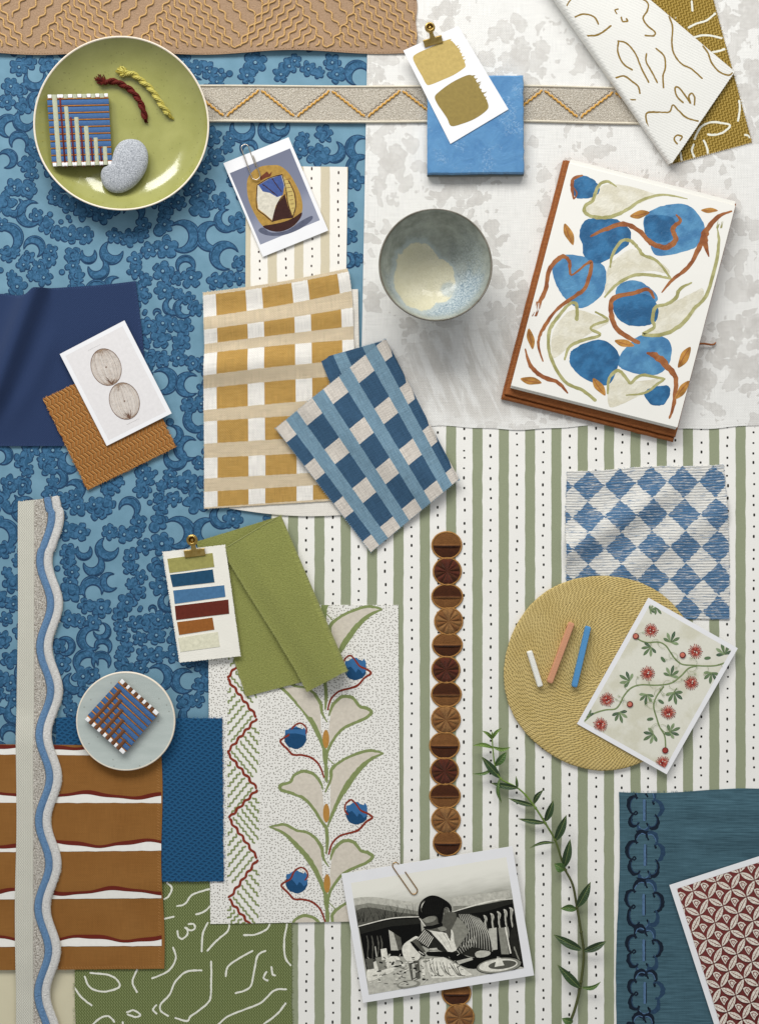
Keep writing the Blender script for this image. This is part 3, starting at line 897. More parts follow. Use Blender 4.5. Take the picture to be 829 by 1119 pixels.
# ---- narrow braid with golden zigzag
def _boucle(c1, c2, sc=.8):
    def fn():
        u, v = uvxy()
        n = xnoise(xvec(u, v), sc, 4, .8, .8); n2 = xvor(xvec(u, v), .6, 1.0)
        return xmix(xstep(.3, .7, n), c1, c2), n * .9 + n2 * .4
    return fn
material('braid_boucle', _boucle('#ADA28F', '#E6DECF'), rough=.95, spec=.05)
cloth('braid_edge', '#D9D0BB', p=1.8, amp=.12, slub=.2)
material('bright_cord', lambda: (lambda u, v: (xscale('#D4A044', .8 + xnoise(xvec(u, v), 1.2, 2) * .4), (u * 3.2).sin() * .1))(*uvxy()), rough=.6, spec=.3)
ink('dark_slub', '#6F6455')
def braid():
    root = thing('braid_trim', 'beige woven braid with a golden zigzag cord, running from the green plate to the folded fabric', 'trim', (450, 115, 2), 3)
    mb = MB((450, 115, 2), 3)
    zf = lambda x, y: 2.0 + .25 * nz(x * .03, 0)
    yc = lambda x: 113.5 + 1.8 * sstep(560, 700, x) + .5 * math.sin(x * .02)
    P = [[(x, yc(x) - 20 + 40.5 * j / 12, zf(x, 0)) for x in [190 + 3 * i for i in range(178)]] for j in range(13)]
    mb.shell(P, 1.2, 'braid_boucle')
    z = mb.zcast()
    mb.build('band', root)
    for sg in (-1, 1):
        m2 = MB((450, 115, 2), 3)
        m2.tube([(x, yc(x) + sg * 19.2, 3.2 + zf(x, 0) - 2) for x in range(190, 722, 3)], 1.25, 'braid_edge', 8)
        m2.build('edging', root)
    m3 = MB((450, 115, 2), 3)
    x0, yl, yh = 246 - 77, 127, 99.5
    k = 0
    for n in range(8):
        lo = 246 + 77 * (n - 1) + (1 if n > 4 else 0)
        for a, b in (((lo - 37, yh), (lo - 2, yl)), ((lo + 2, yl), (lo + 37, yh))):
            L = []; D = []
            for i in range(31):
                t = i / 30
                w = 1.0 * math.sin(t * 8 * 2 * PI)
                x, y = a[0] + (b[0]-a[0])*t, a[1] + (b[1]-a[1])*t + w
                dy = yc(x) - 113.5
                L.append((x, y + dy, 3.75)); 
                s_ = 1 if b[0] - a[0] > 0 and b[1] > a[1] else -1
                D.append((x + 3.0 * s_, y + dy - 1.6 + .5 * nz(x * .5, y), 3.35))
            if L[0][0] < 192 or L[-1][0] > 718: continue
            m3.tube(L, 1.15, 'bright_cord', 6)
            m3.tube(D, .3, 'dark_slub', 4)
    m3.build('zigzag_cord', root)
braid()

# ================================================================== DRAPED CLOTHS
# ---- navy cloth
def _navy(u, v):
    n = xnoise(xvec(u, v), 1.1, 3, .7)
    return xmix(n, '#1B2B4B', '#34466C')
def _nv():
    u, v = uvxy()
    return _navy(u, v), twill(u, v, 2.6, .06) + xnoise(xvec(u, v), 1.3, 3) * .12
material('navy_cloth', _nv, rough=.9, spec=.12, sheen=.2)
ink('navy_thread', '#46618F')
def navy():
    mb = MB((70, 400, 1.6), 4)
    def zf(x, y):
        # soft ridges fanning down to the left from the top
        xr = 37 - (y - 325) * .37; dd = x - xr
        k1 = math.exp(-(dd / (17 if dd < 0 else 11)) ** 2) * sstep(487, 420, y)
        x2 = 92 - (y - 310) * .52; k2 = math.exp(-((x - x2) / 13) ** 2) * sstep(72, 45, x) * sstep(320, 380, y) * sstep(487, 430, y)
        return 1.6 + 15 * k1 * sstep(62, 48, x) + 3.5 * k2 + .5 * nz(x * .02, y * .02)
        a = math.atan2(y - 250, x - 95)
        r = math.hypot(y - 250, x - 95)
        f = sstep(60, 130, r) * sstep(135, 75, x) * sstep(500, 440, y) 
        return 1.6 + 15 * f * max(0, math.sin(a * 7.6 - 1.3)) ** 1.6 * .55 + 1.2 * sstep(40, 28, x) * sstep(350, 322, y) + .5 * nz(x * .02, y * .02)
    q = [(-3, 321), (148, 306.5), (160, 487), (-6, 487.5)]
    ed = lambda a, b: ((4 * math.sin(b * 3.0) * a if b < .999 else 0), (6.5 * sstep(.0, .20, a) * sstep(.29, .22, a) - 1.0 * math.sin(a * 6)) * (1 - b) ** 5)
    mb.sheet(q, zf, .9, 'navy_cloth', 80, 70, uv='px', edges=ed)
    z = mb.zcast()
    def edge(b, n=60):
        return [(lambda p, e: (p[0] + e[0], p[1] + e[1]))(bil(q, i / n, b), ed(i / n, b)) for i in range(n + 1)]
    E = edge(0.0)
    for p, r in zip(E, E[1:]): overlock(mb, p, r, 'navy_thread', z, gap=2.4, depth=2.4, inn=1, w=.28)
    E = edge(1.0)
    for p, r in zip(E, E[1:]): overlock(mb, (p[0], p[1]-.3), (r[0], r[1]-.3), 'navy_thread', z, gap=2.4, depth=2.4, inn=-1, w=.2)
    R = [(lambda p, e: (p[0] + e[0] - .5, p[1] + e[1]))(bil(q, 1, i / 50), ed(1, i / 50)) for i in range(51)]
    for p, r in zip(R, R[1:]): overlock(mb, p, r, 'navy_thread', z, gap=2.4, depth=2.4, inn=1, w=.28)
    fray(mb, (150, 308), (156, 380), 'navy_thread', 2.0, n=22, ln=1.2, w=.25)
    tag(mb.build('fabric_sample'), 'plain navy blue cloth with soft folds at the left edge, under the tan woven square', 'fabric')
navy()

# ---- tan basket weave square
def _bask():
    u, v = uvxy()
    r = (v / 5.2); row = r.floor(); fr = r - row
    par = row.mod(2.0) * 2 - 1
    ph = (u + par * fr * 2.6 + row * 1.4).mod(4.4) / 4.4
    rib = (ph * PI).sin()
    ed = xstep(.0, .22, ph) * xstep(1.0, .86, ph)
    gold = xstep(.80, .88, ph) * xstep(1.0, .96, ph)
    crease = xstep(.0, .14, fr) * xstep(1.0, .88, fr)
    n = xnoise(xvec(u, v), 1.2, 3, .7)
    c = xmix(ed * .7 + .15, '#6E3F14', '#B07434')
    c = xmix(gold * .9, c, '#DDAE6A')
    fine = ((v + u * .4) * 5.5).sin()
    return xscale(c, (.7 + n * .5) * (1 + fine * .06)), rib * .8 * ed + gold * .35 + crease * .3 + n * .3
material('basket_weave', _bask, rough=.85, spec=.15)
ink('basket_thread', '#B98545')
q = [(47.5, 436), (145, 389), (192.5, 488.5), (95.5, 535.5)]
mb = MB((120, 462, 3.2), 4)
zf = lambda x, y: 3.4 - 1.6 * sstep(485, 520, y)
mb.sheet(q, zf, 1.4, 'basket_weave', 40, 40, wob=.8, freq=.2, amp=0)
for a, b in ((q[0], q[1]), (q[1], q[2]), (q[2], q[3]), (q[3], q[0])):
    fray(mb, a, b, 'basket_thread', lambda x, y: zf(x, y) + 1.2, n=60, ln=1.2, w=.45)
for i in range(46):
    t = (i + .5) / 46; p = lerp(q[3], q[2], t); 
    mb.tube([(p[0]-.2, p[1]+.4, zf(*p) + .9), (p[0]-1.0, p[1]-1.6, zf(*p) + 1.6), (p[0]-1.4, p[1]-2.8, zf(*p) + 1.4)], .45, 'basket_thread', 5)
tag(mb.build('fabric_sample'), 'small golden brown basket weave square poking out from under the card with two seed ovals', 'fabric')

# ---- ochre checked cloth, two layers
def _och(u, v):
    wu = (xnoise(xvec(u * .3, v), .25, 2) - .5) * 1.2; wv = (xnoise(xvec(u, v * .3), .3, 2) - .5) * .05
    uu = (u + wu - 14.5).mod(52.3); inu = uu.lt(34.0)
    fr = (v + wv).mod(1.0); inv = fr.lt(.60)
    both = xnoise(xvec(u * .12, v * 40), 1, 2); 
    c = xmix(inv * inu, xmix(inv, '#CCBA9B', '#E5E1D9'), xmix(both, '#A98035', '#C39D55'))
    return c
def _ochm():
    u, v = uvxy()
    vp = v * 38
    h, f = threads(u, vp, 2.5, .10, .22)
    g = xnoise(xvec(u, vp), 1.3, 3, .75)
    fr = v.mod(1.0)
    sl = xnoise(xvec(u * .06, vp * 1.1), 1, 2)
    return xscale(_och(u, v), f * (.86 + g * .28) * (1 + (sl - .5) * .3 * fr.gt(.6))), h + g * .22
material('ochre_check', _ochm, rough=.95, spec=.08, sheen=.1)
cloth('cream_back', '#E0DBD1', p=2.5, amp=.1, slub=.15)
ink('cream_thread', '#DDD5C4')
def ochre():
    mb = MB((300, 430, 2.4), 5)
    # under layer
    mb.sheet([(300, 318), (391, 315.5), (394, 420), (366, 560)][:1] + [(391, 315.5), (396, 561), (250, 555.5)], lambda x, y: 1.9, .9, 'cream_back', 20, 30, uv='px',
             edges=lambda a, b: (0, (5.5 * math.sin(PI * a) if b > .999 else 0)))
    # top layer; rows follow the photographed check
    vs = [-.05, 0, .6, 1, 1.6, 2, 2.6, 3, 3.6, 4, 4.6, 5, 5.6, 6, 6.6, 6.66]
    yl = [319.8, 321.5, 347.5, 361, 376, 386, 411, 424, 449, 460, 485, 500.5, 523, 538, 554.5, 556]
    yr = [293.5, 296, 317, 337, 356, 371, 393, 410, 434, 450, 474, 493, 514, 528, 543, 545.5]
    xl = [221.8, 222, 222.5, 223.3, 223.5, 223.5, 223, 222.5, 222.5, 223, 223, 223, 223, 223, 223, 223]
    xr = [379.5, 381, 384, 385.5, 386, 386.5, 387, 387.5, 388, 388, 388.5, 389, 389, 389, 389, 389]
    import bisect
    def ip(T, v):
        k = min(len(vs) - 2, max(0, bisect.bisect_right(vs, v) - 1))
        t = (v - vs[k]) / (vs[k+1] - vs[k]); return T[k] + (T[k+1] - T[k]) * t
    def sm(T, v):
        return (ip(T, max(-.05, v - .18)) + 2 * ip(T, v) + ip(T, min(6.66, v + .18))) / 4 if -.0 < v < 6.5 else ip(T, v)
    def zf(x, y):
        a = sstep(390, 250, x)
        yy = y - 325 + (x - 222) * .10
        w = 6.5 * math.exp(-((yy - 78) / 17) ** 2) * (.35 + .65 * a) + 3.4 * math.exp(-((yy - 34) / 13) ** 2) * (.5 + .5 * a) + 2.0 * math.exp(-((yy + 4) / 12) ** 2) + 1.2 * math.exp(-((yy - 140) / 20) ** 2) * a
        return 3.0 + w + .3 * nz(x * .03, y * .03)
    P = []; U = []
    NX, NY = 60, 130
    for j in range(NY + 1):
        v = -.05 + 6.71 * j / NY; r = []; ru = []
        for i in range(NX + 1):
            s_ = i / NX
            x = sm(xl, v) + (sm(xr, v) - sm(xl, v)) * s_
            bow = 2.4 * math.sin(PI * s_) * sstep(6, 0, v) 
            y = sm(yl, v) + (sm(yr, v) - sm(yl, v)) * s_ + bow * math.cos(v * 1.1)
            if i in (0, NX): x += .5 * nz(y * .5, i)
            if j in (0, NY): y += .4 * nz(x * .5, j)
            r.append((x, y, zf(x, y))); ru.append((s_ * 166, v))
        P.append(r); U.append(ru)
    mb.shell(P, 1.0, 'ochre_check', 'cream_back', 'cream_back', U)
    z = mb.zcast()
    for j in (0, NY):
        for a, b in zip(P[j][:-1], P[j][1:]):
            for _ in range(2):
                t = rnd.random(); x, y = a[0] + (b[0]-a[0])*t, a[1] + (b[1]-a[1])*t
                s_ = -1 if j == 0 else 1
                mb.tube([(x, y - s_ * .6, a[2] + .8), (x + rnd.uniform(-.5, .5), y + s_ * rnd.uniform(.3, 1.2), a[2] + .5)], .2, 'cream_thread', 4)
    for a, b in zip(P[:-1], P[1:]):
        for i, s_ in ((0, -1), (NX, 1)):
            mb.tube([(a[i][0] - s_ * .6, a[i][1], a[i][2] + .8), (a[i][0] + s_ * rnd.uniform(.3, .9), a[i][1] + rnd.uniform(-.5, .5), a[i][2] + .5)], .2, 'cream_thread', 4)
    for a in range(0, 100, 3):
        mb.tube([(384 + a * .05, 330 + a * 1.2, 2.9), (383 + a * .05, 331 + a * 1.2, 2.95)], .25, 'cream_thread', 4)
    overlock(mb, (391.5, 318), (393.5, 440), 'cream_thread', lambda x, y: 2.85, gap=3, depth=3.4, inn=1, w=.35)
    tag(mb.build('napkin'), 'ochre and cream checked cloth folded in two in the centre', 'fabric')
ochre()

# ---- folded cloths made of one sheet rolled over an edge
def rolled(under, over, r, z0, t, n_u=40, n_l=26, uvu=None, uvo=None, sag=None):
    """under/over: functions (s, t) -> (x, y); s runs away from the roll edge (0 at edge), t along it.
    returns grid P[j][i], i from free edge of the lower layer, round the roll, to the free edge of the upper one"""
    P = []; U = []
    for j in range(n_u + 1):
        tt = j / n_u; row = []; ru = []
        for i in range(n_l + 1):           # lower layer, free edge -> roll
            s_ = 1 - i / n_l
            x, y = under(s_, tt); row.append((x, y, z0 + (sag(x, y, 0) if sag else 0))); ru.append(uvu(s_, tt))
        e0 = under(0, tt); e1 = under(.05, tt); d = dist(e0, e1) or 1
        ox, oy = (e0[0]-e1[0])/d, (e0[1]-e1[1])/d
        zr = r(tt) if callable(r) else r
        for k in range(1, 8):
            a = -PI/2 + PI * k / 8
            row.append((e0[0] + ox*zr*.75*math.cos(a), e0[1] + oy*zr*.75*math.cos(a), z0 + zr + zr*math.sin(a)))
            uu = uvu(0, tt); uo = uvo(0, tt); f = k / 8
            ru.append((uu[0]*(1-f)+uo[0]*f, uu[1]*(1-f)+uo[1]*f))
        for i in range(n_l + 1):
            s_ = i / n_l
            x, y = over(s_, tt)
            row.append((x, y, z0 + 2*zr + (sag(x, y, 1) if sag else 0) - (2*zr - 2.6*t) * sstep(0, .9, s_) * .85)); ru.append(uvo(s_, tt))
        P.append(row); U.append(ru)
    return P, U

# blue checked cloth
def _blc():
    u, v = uvxy()
    wu = (xnoise(xvec(u * .3, v), .3, 2) - .5) * 1.0
    st = ((u + wu - 22 + 7.6).mod(36.8)).lt(15.2)
    be = ((v - wu - 10 + 10.2).mod(52.3)).lt(20.0)
    h, f = threads(u, v, 2.4, .10, .3)
    g = xnoise(xvec(u, v), 1.4, 3, .75)
    xh = xnoise(xvec(u * 1.5, v * .12), 1, 2)
    c = xmix(st, xmix(be, xmix(g, '#27455F', '#446684'), xmix(xh, '#BFB6AB', '#DAD3C9')), xmix(xh, '#53778F', '#88A7B8'))
    return xscale(c, f * (.88 + g * .24)), h + g * .2
material('blue_check', _blc, rough=.95, spec=.08, sheen=.1)
ink('blue_thread', '#8FA9BC')
A, B, C_, D = (301, 468), (419, 372), (500, 524.5), (405, 603.5)
def bluecheck():
    mb = MB((405, 490, 5.5), 9)
    over = lambda s_, t: bil([B, A, D, C_], s_, t)
    U1, U2 = (349.5, 391.5), (380, 470)
    def under(s_, t):
        p = lerp(lerp(B, (419 + 81, 372 + 152), 1), B, 1 - t)
        e = lerp(B, C_, t); f = lerp(U1, (420, 560), t)
        return lerp(e, f, s_)
    def sag(x, y, k):
        return .5 * nz(x * .02, y * .02, k) + ((3.0 * math.exp(-(((x - 370) * .6 - (y - 470) * .8) / 13) ** 2) + 2.6 * math.exp(-(((x - 430) * .6 - (y - 500) * .8 - 6) / 11) ** 2)) * sstep(0, 1, 1) * sstep(301, 330, x) if k else 0)
    def z0(x, y): return 0
    P, U = rolled(under, over, lambda t: 2.4 + 1.4 * sstep(.6, 0, t), 6.0, .9, n_u=70, n_l=50,
                  uvu=lambda s_, t: (150 + s_ * 80, 24 + t * 172), uvo=lambda s_, t: ((1 - s_) * 150, t * 171.5),
                  sag=lambda x, y, k: sag(x, y, k) - 3.6 * sstep(500, 580, y - (x - 400) * .1) - 1.4 * sstep(430, 490, x))
    mb.shell(P, .9, 'blue_check', uvs=U)
    # the shell grows to the inside of the roll, loose threads on the free edges
    n = len(P[0])
    for a, b in zip(P[:-1], P[1:]):
        for _ in range(2):
            p = a[n-1]; mb.tube([(p[0]+.6, p[1]-.4, p[2]+.1), (p[0]-rnd.uniform(.4, 1.3), p[1]+rnd.uniform(-.3, .9), p[2]-.2)], .2, 'blue_thread', 4)
        p = a[0]; mb.tube([(p[0]+.6, p[1]-.2, p[2]+.7), (p[0]-rnd.uniform(.4, 1.4), p[1]+rnd.uniform(-.2, .5), p[2]+.4)], .2, 'blue_thread', 4)
    for row, s_ in ((P[0], -1), (P[-1], 1)):
        for p in row[::1]:
            for _ in range(2):
                mb.tube([(p[0]-s_*.3, p[1]-s_*.4, p[2]), (p[0]+s_*rnd.uniform(.2, .9), p[1]+s_*rnd.uniform(.2, 1.2), p[2]-.1)], .17, 'blue_thread', 4)
    tag(mb.build('napkin'), 'blue and cream checked cloth folded over, lying on the corner of the ochre checked cloth', 'fabric')
bluecheck()

# gold and white line-drawn fabric
def _gold_w():
    u, v = uvxy()
    a, b = u * .87 + v * .5, v * .87 - u * .5
    tri = ((b / 5.0).mod(1.0) - .5).abs() * 5.4
    m = (a + tri).mod(4.0) / 4.0
    g = xnoise(xvec(u, v), 1.2, 3, .7)
    return xscale(xmix(xstep(.2, .5, m) * xstep(1., .8, m), '#6E560F', '#AE9140'), .85 + g * .3), (m * 6.28).sin() * .18 + g * .15
material('gold_weave', _gold_w, rough=.9, spec=.12, sheen=.1)
def _white_w():
    u, v = uvxy()
    a, b = u * .87 + v * .5, v * .87 - u * .5
    g = xnoise(xvec(a * 2.2, b * .25), 1, 2); k = (a * 2.7).sin() * (b * 2.7).sin()
    return xscale('#E3E2DC', .93 + g * .12 + k * .02), k * .14 + g * .22
material('white_weave', _white_w, rough=.95, spec=.08)
cloth('ochre_line_thread', '#8C7130', p=1.4, amp=.05, slub=.2)
def goldfold():
    mb = MB((720, 80, 2.6), 6)
    E0, E1 = (586, -34), (733, 179)
    over = lambda s_, t: lerp(lerp(E0, E1, t), lerp((688, -18), (802, 78.5), t), s_)
    under = lambda s_, t: lerp(lerp(E0, E1, t), lerp((771, -34), (822, 155), t), s_)
    P, U = rolled(under, over, lambda t: 8.0 - 4.2 * t, 2.6, .9, n_u=60, n_l=40,
                  uvu=lambda s_, t: under(s_, t), uvo=lambda s_, t: over(s_, t),
                  sag=lambda x, y, k: (.5 * nz(x * .02, y * .02) + (1.2 * sstep(60, 175, y) * 0)))
    for row in P:
        pass
    # bottom edge sags a little between roll and corner
    mb.shell(P, .9, 'white_weave', 'gold_weave', 'white_weave', U)
    z = mb.zcast()
    cl_o = [E0, (688, -18), (801, 78.5), (732.5, 177)]
    T = lambda x, y: (600 + x / 3.62, y / 3.62)
    for L in [[(62,38),(85,8),(125,-2)],[(95,82),(130,70),(170,80),(188,108)],[(140,155),(180,152),(210,135),(238,112)],[(255,318),(290,310),(320,330),(345,350),(352,378)],[(300,402),(335,403)],
              [(360,-5),(388,15),(385,45),(368,75),(385,105),(415,130),(408,145),(375,145)],[(265,172),(300,180),(335,220),(360,280),(388,333)],[(268,172),(265,215),(285,260),(322,285)],
              [(380,218),(378,250),(400,290),(422,333)],[(418,196),(450,225),(455,270),(445,305),(447,353)],[(473,72),(485,110),(482,170),(490,215),(520,255),(560,275),(602,312)],
              [(605,183),(625,210),(640,250),(670,285),(705,298),(722,290)],[(408,555),(385,510),(376,470),(385,452),(430,450),(470,448),(484,420),(505,440),(540,470),(585,482)],
              [(525,410),(500,385),(493,352),(510,352),(540,390),(555,412),(548,385),(560,372),(572,390),(570,418)],[(470,68),(500,66)],[(500,575),(488,555),(500,540),(520,545),(512,560)],
              [(268,42),(255,48),(262,62)],[(280,75),(285,92),(305,90),(300,80)]]:
        mb.stroke([T(*p) for p in L], 1.9 if len(L) > 3 else 1.6, 'ochre_line_thread', z, clip=cl_o, wiggle=.4)
    zu = z
    for L in [[(565,0),(568,38)],[(552,105),(580,90),(625,75),(658,48)],[(575,143),(610,135),(650,138),(690,148)],[(645,203),(670,198),(695,190)],[(470,62),(500,66)],
              [(575,547),(600,500),(640,480),(680,483),(717,492),(690,520),(655,530),(628,528)],[(745,352),(752,385),(755,430),(748,475)],[(573,568),(565,590),(575,620),(588,640)],
              [(612,552),(625,580),(628,600),(620,630)],[(775,530),(790,535),(800,560)],[(505,575),(520,600),(525,645)]]:
        mb.stroke([T(*p) for p in L], 2.2, 'white_line_thread', lambda x, y: (lambda q: q if q is not None and q < 4.6 else None)(z(x, y)), wiggle=.5)
    ink('gold_thread', '#A88F4A')
    n = len(P[0])
    for a, b in zip(P[:-1], P[1:]):
        for _ in range(3):
            p = a[0]; mb.tube([(p[0]-.6, p[1], p[2]+.7), (p[0]+rnd.uniform(.3, 1.3), p[1]+rnd.uniform(-.6, .6), p[2]+.5)], .22, 'gold_thread', 4)
            p = a[n-1]; mb.tube([(p[0]-.6, p[1], p[2]), (p[0]+rnd.uniform(.1, .8), p[1]+rnd.uniform(-.6, .6), p[2]-.1)], .18, 'cream_thread', 4)
    for p in P[-1]:
        for _ in range(3):
            mb.tube([(p[0], p[1]-.5, p[2]+.6), (p[0]+rnd.uniform(-.5, .5), p[1]+rnd.uniform(.2, 1.2), p[2]+.5)], .2, 'cream_thread', 4)
    tag(mb.build('fabric_sample'), 'folded fabric, white with gold line drawing over mustard gold, in the top right corner', 'fabric')
goldfold()

# ---- green felt
def _gf():
    u, v = uvxy()
    n = xnoise(xvec(u, v), .55, 5, .75); n2 = xnoise(xvec(u * .8 + v * .6, v * .9 - u * .7), 1.1, 3, .7, .4)
    return xscale(xmix(n, '#7E8238', '#A1A55A'), .86 + n2 * .28), n * .5 + n2 * .45
material('green_felt', _gf, rough=1., spec=.05, sheen=.4)
ink('felt_thread', '#AAAE6C')
def felt():
    mb = MB((300, 660, 2.9), 7)
    Ft, Fb = (304, 564.5), (374, 734)
    def lb(t):  # free edge of the flap
        pts = [(247, 598.5), (250, 614), (270, 647), (299, 693), (322, 731), (335.5, 756)]
        f = t * 5; k = min(4, int(f)); return lerp(pts[k], pts[k+1], f - k)
    over = lambda s_, t: lerp(lerp(Ft, Fb, t), lb(t), s_)
    def ub(t):
        return lerp((214, 592), (268.5, 761.5), t)
    under = lambda s_, t: lerp(lerp(Ft, Fb, t), ub(t), s_)
    P, U = rolled(under, over, lambda t: 4.6 + 4.0 * t, 2.9, 1.5, n_u=60, n_l=34, uvu=lambda s_, t: under(s_, t), uvo=lambda s_, t: over(s_, t),
                  sag=lambda x, y, k: .5 * nz(x * .03, y * .03, k) + (2.2 * math.exp(-(((x - 285) * .75 - (y - 640) * .45 - 4) / 12) ** 2) * k))
    mb.shell(P, 1.5, 'green_felt', uvs=U)
    z = mb.zcast(); n = len(P[0])
    for a, b in zip(P[:-1], P[1:]):
        p, r = a[n-1], b[n-1]
        overlock(mb, (p[0]+.5, p[1]), (r[0]+.5, r[1]), 'felt_thread', z, gap=1.5, depth=1.8, inn=-1, w=.28)
    for a, b in zip(P[-1][:30], P[-1][1:31]): overlock(mb, (a[0], a[1]-.3), (b[0], b[1]-.3), 'felt_thread', z, gap=1.5, depth=1.8, inn=-1, w=.28)
    for a, b in zip(P[:-1], P[1:]):
        p, r = a[0], b[0]
        overlock(mb, (p[0]+.3, p[1]), (r[0]+.3, r[1]), 'felt_thread', z, gap=1.5, depth=1.8, inn=-1, w=.28)
    T = P[0][n-34:]
    for a, b in zip(T, T[1:]): mb.tube([(a[0], a[1]-.1, a[2] + .2), (b[0], b[1]-.1, b[2] + .2)], .35, 'felt_thread', 4)
    for i in range(900):   # loose wool along the edges
        k = rnd.random(); side = rnd.randrange(4); j = int(k * (len(P) - 1)); c = int(k * (n - 1))
        p = (P[j][n-1], P[j][0], P[-1][c], P[0][c])[side]
        a = rnd.uniform(0, 6.28); l = rnd.uniform(.5, 1.7)
        mb.tube([(p[0], p[1], p[2] + .4), (p[0] + l*.6*math.cos(a), p[1] + l*.6*math.sin(a), p[2] + .5), (p[0] + l*math.cos(a+.5), p[1] + l*math.sin(a+.5), p[2] + .3)], .11, 'felt_thread', 3)
    tag(mb.build('fabric_sample'), 'moss green felt folded over itself, beside the card of colour swatches', 'fabric')
felt()

# ---- blue and white diamond weave
def _dia():
    u, v = uvxy()
    jag = (xwhite(xvec((v / 1.5).floor(), (u / 40).floor())) - .5) * 2.6
    uu = (u + jag - 23.5 + 17).mod(34.0) - 17; vv = (v - 16.5 + 17).mod(34.2) - 17.1
    d = (uu.abs() + vv.abs()) / 17.05
    row = xwhite(xvec((v / 1.5).floor(), 3.0)); st = xnoise(xvec(u * .05, v * 1.0), 1.0, 4, .75)
    st2 = xnoise(xvec(u * .12, v * .75), 1.4, 2, .7)
    inn = d.lt(1.0)
    thr = inn * .36 + .22
    m = xstep(-.07, .07, st * .6 + st2 * .4 - .5 + (inn - .5) * .20)
    c = xmix(m, '#DFDDD6', xmix(st2, '#315D87', '#6288AA'))
    g = xnoise(xvec(u, v), 1.3, 3, .7)
    return xscale(c, .9 + g * .2), (v * 2 * PI / 2.9).sin() * .22 + st * .5 + g * .15
material('diamond_weave', _dia, rough=.9, spec=.12)
def diamond():
    mb = MB((705, 595, 1.4), 3)
    q = [(619.4, 514.7), (790, 507), (796, 677), (621, 676)]
    def zf(x, y):
        a = (x - 619) * .50 + (y - 507) * .87
        return 1.4 + 7.5 * math.exp(-((a - 82 - (x-700)*.0) / 14) ** 2) * sstep(770, 690, x) + 3.5 * math.exp(-((a - 130) / 14) ** 2) * sstep(640, 700, x) + .4 * nz(x * .03, y * .03)
    ed = lambda a, b: (-2.5 * math.sin(b * 3.1) * (1 - a) + 2.5 * math.sin(b * 3.1) * a, 2.0 * math.sin(a * 9) * (1 - b) * .5)
    mb.sheet(q, zf, 1.0, 'diamond_weave', 60, 60, edges=ed, wob=.5, freq=.3)
    ink('denim_thread', '#4A79A8')
    ink('cream_fluff', '#D9D6CC')
    for k in range(170):
        t = rnd.random(); s_ = rnd.choice((0, 1))
        p = bil(q, s_, t); e = ed(s_, t)
        x, y = p[0] + e[0], p[1] + e[1]; sg = 1 if s_ else -1; zz = zf(x, y)
        mb.tube([(x - sg, y, zz + .7), (x + sg * rnd.uniform(.3, 1.3), y + rnd.uniform(-.6, .6), zz + .4)], .28, rnd.choice(('denim_thread', 'cream_fluff')), 4)
    for k in range(120):
        t = rnd.random(); s_ = rnd.choice((0, 1))
        p = bil(q, t, s_); e = ed(t, s_)
        x, y = p[0] + e[0], p[1] + e[1]; sg = 1 if s_ else -1; zz = zf(x, y)
        mb.tube([(x, y - sg, zz + .7), (x + rnd.uniform(-.6, .6), y + sg * rnd.uniform(.2, .9), zz + .4)], .26, rnd.choice(('denim_thread', 'cream_fluff')), 4)
    tag(mb.build('fabric_sample'), 'square of blue and white diamond weave, partly under the straw mat', 'fabric')
diamond()

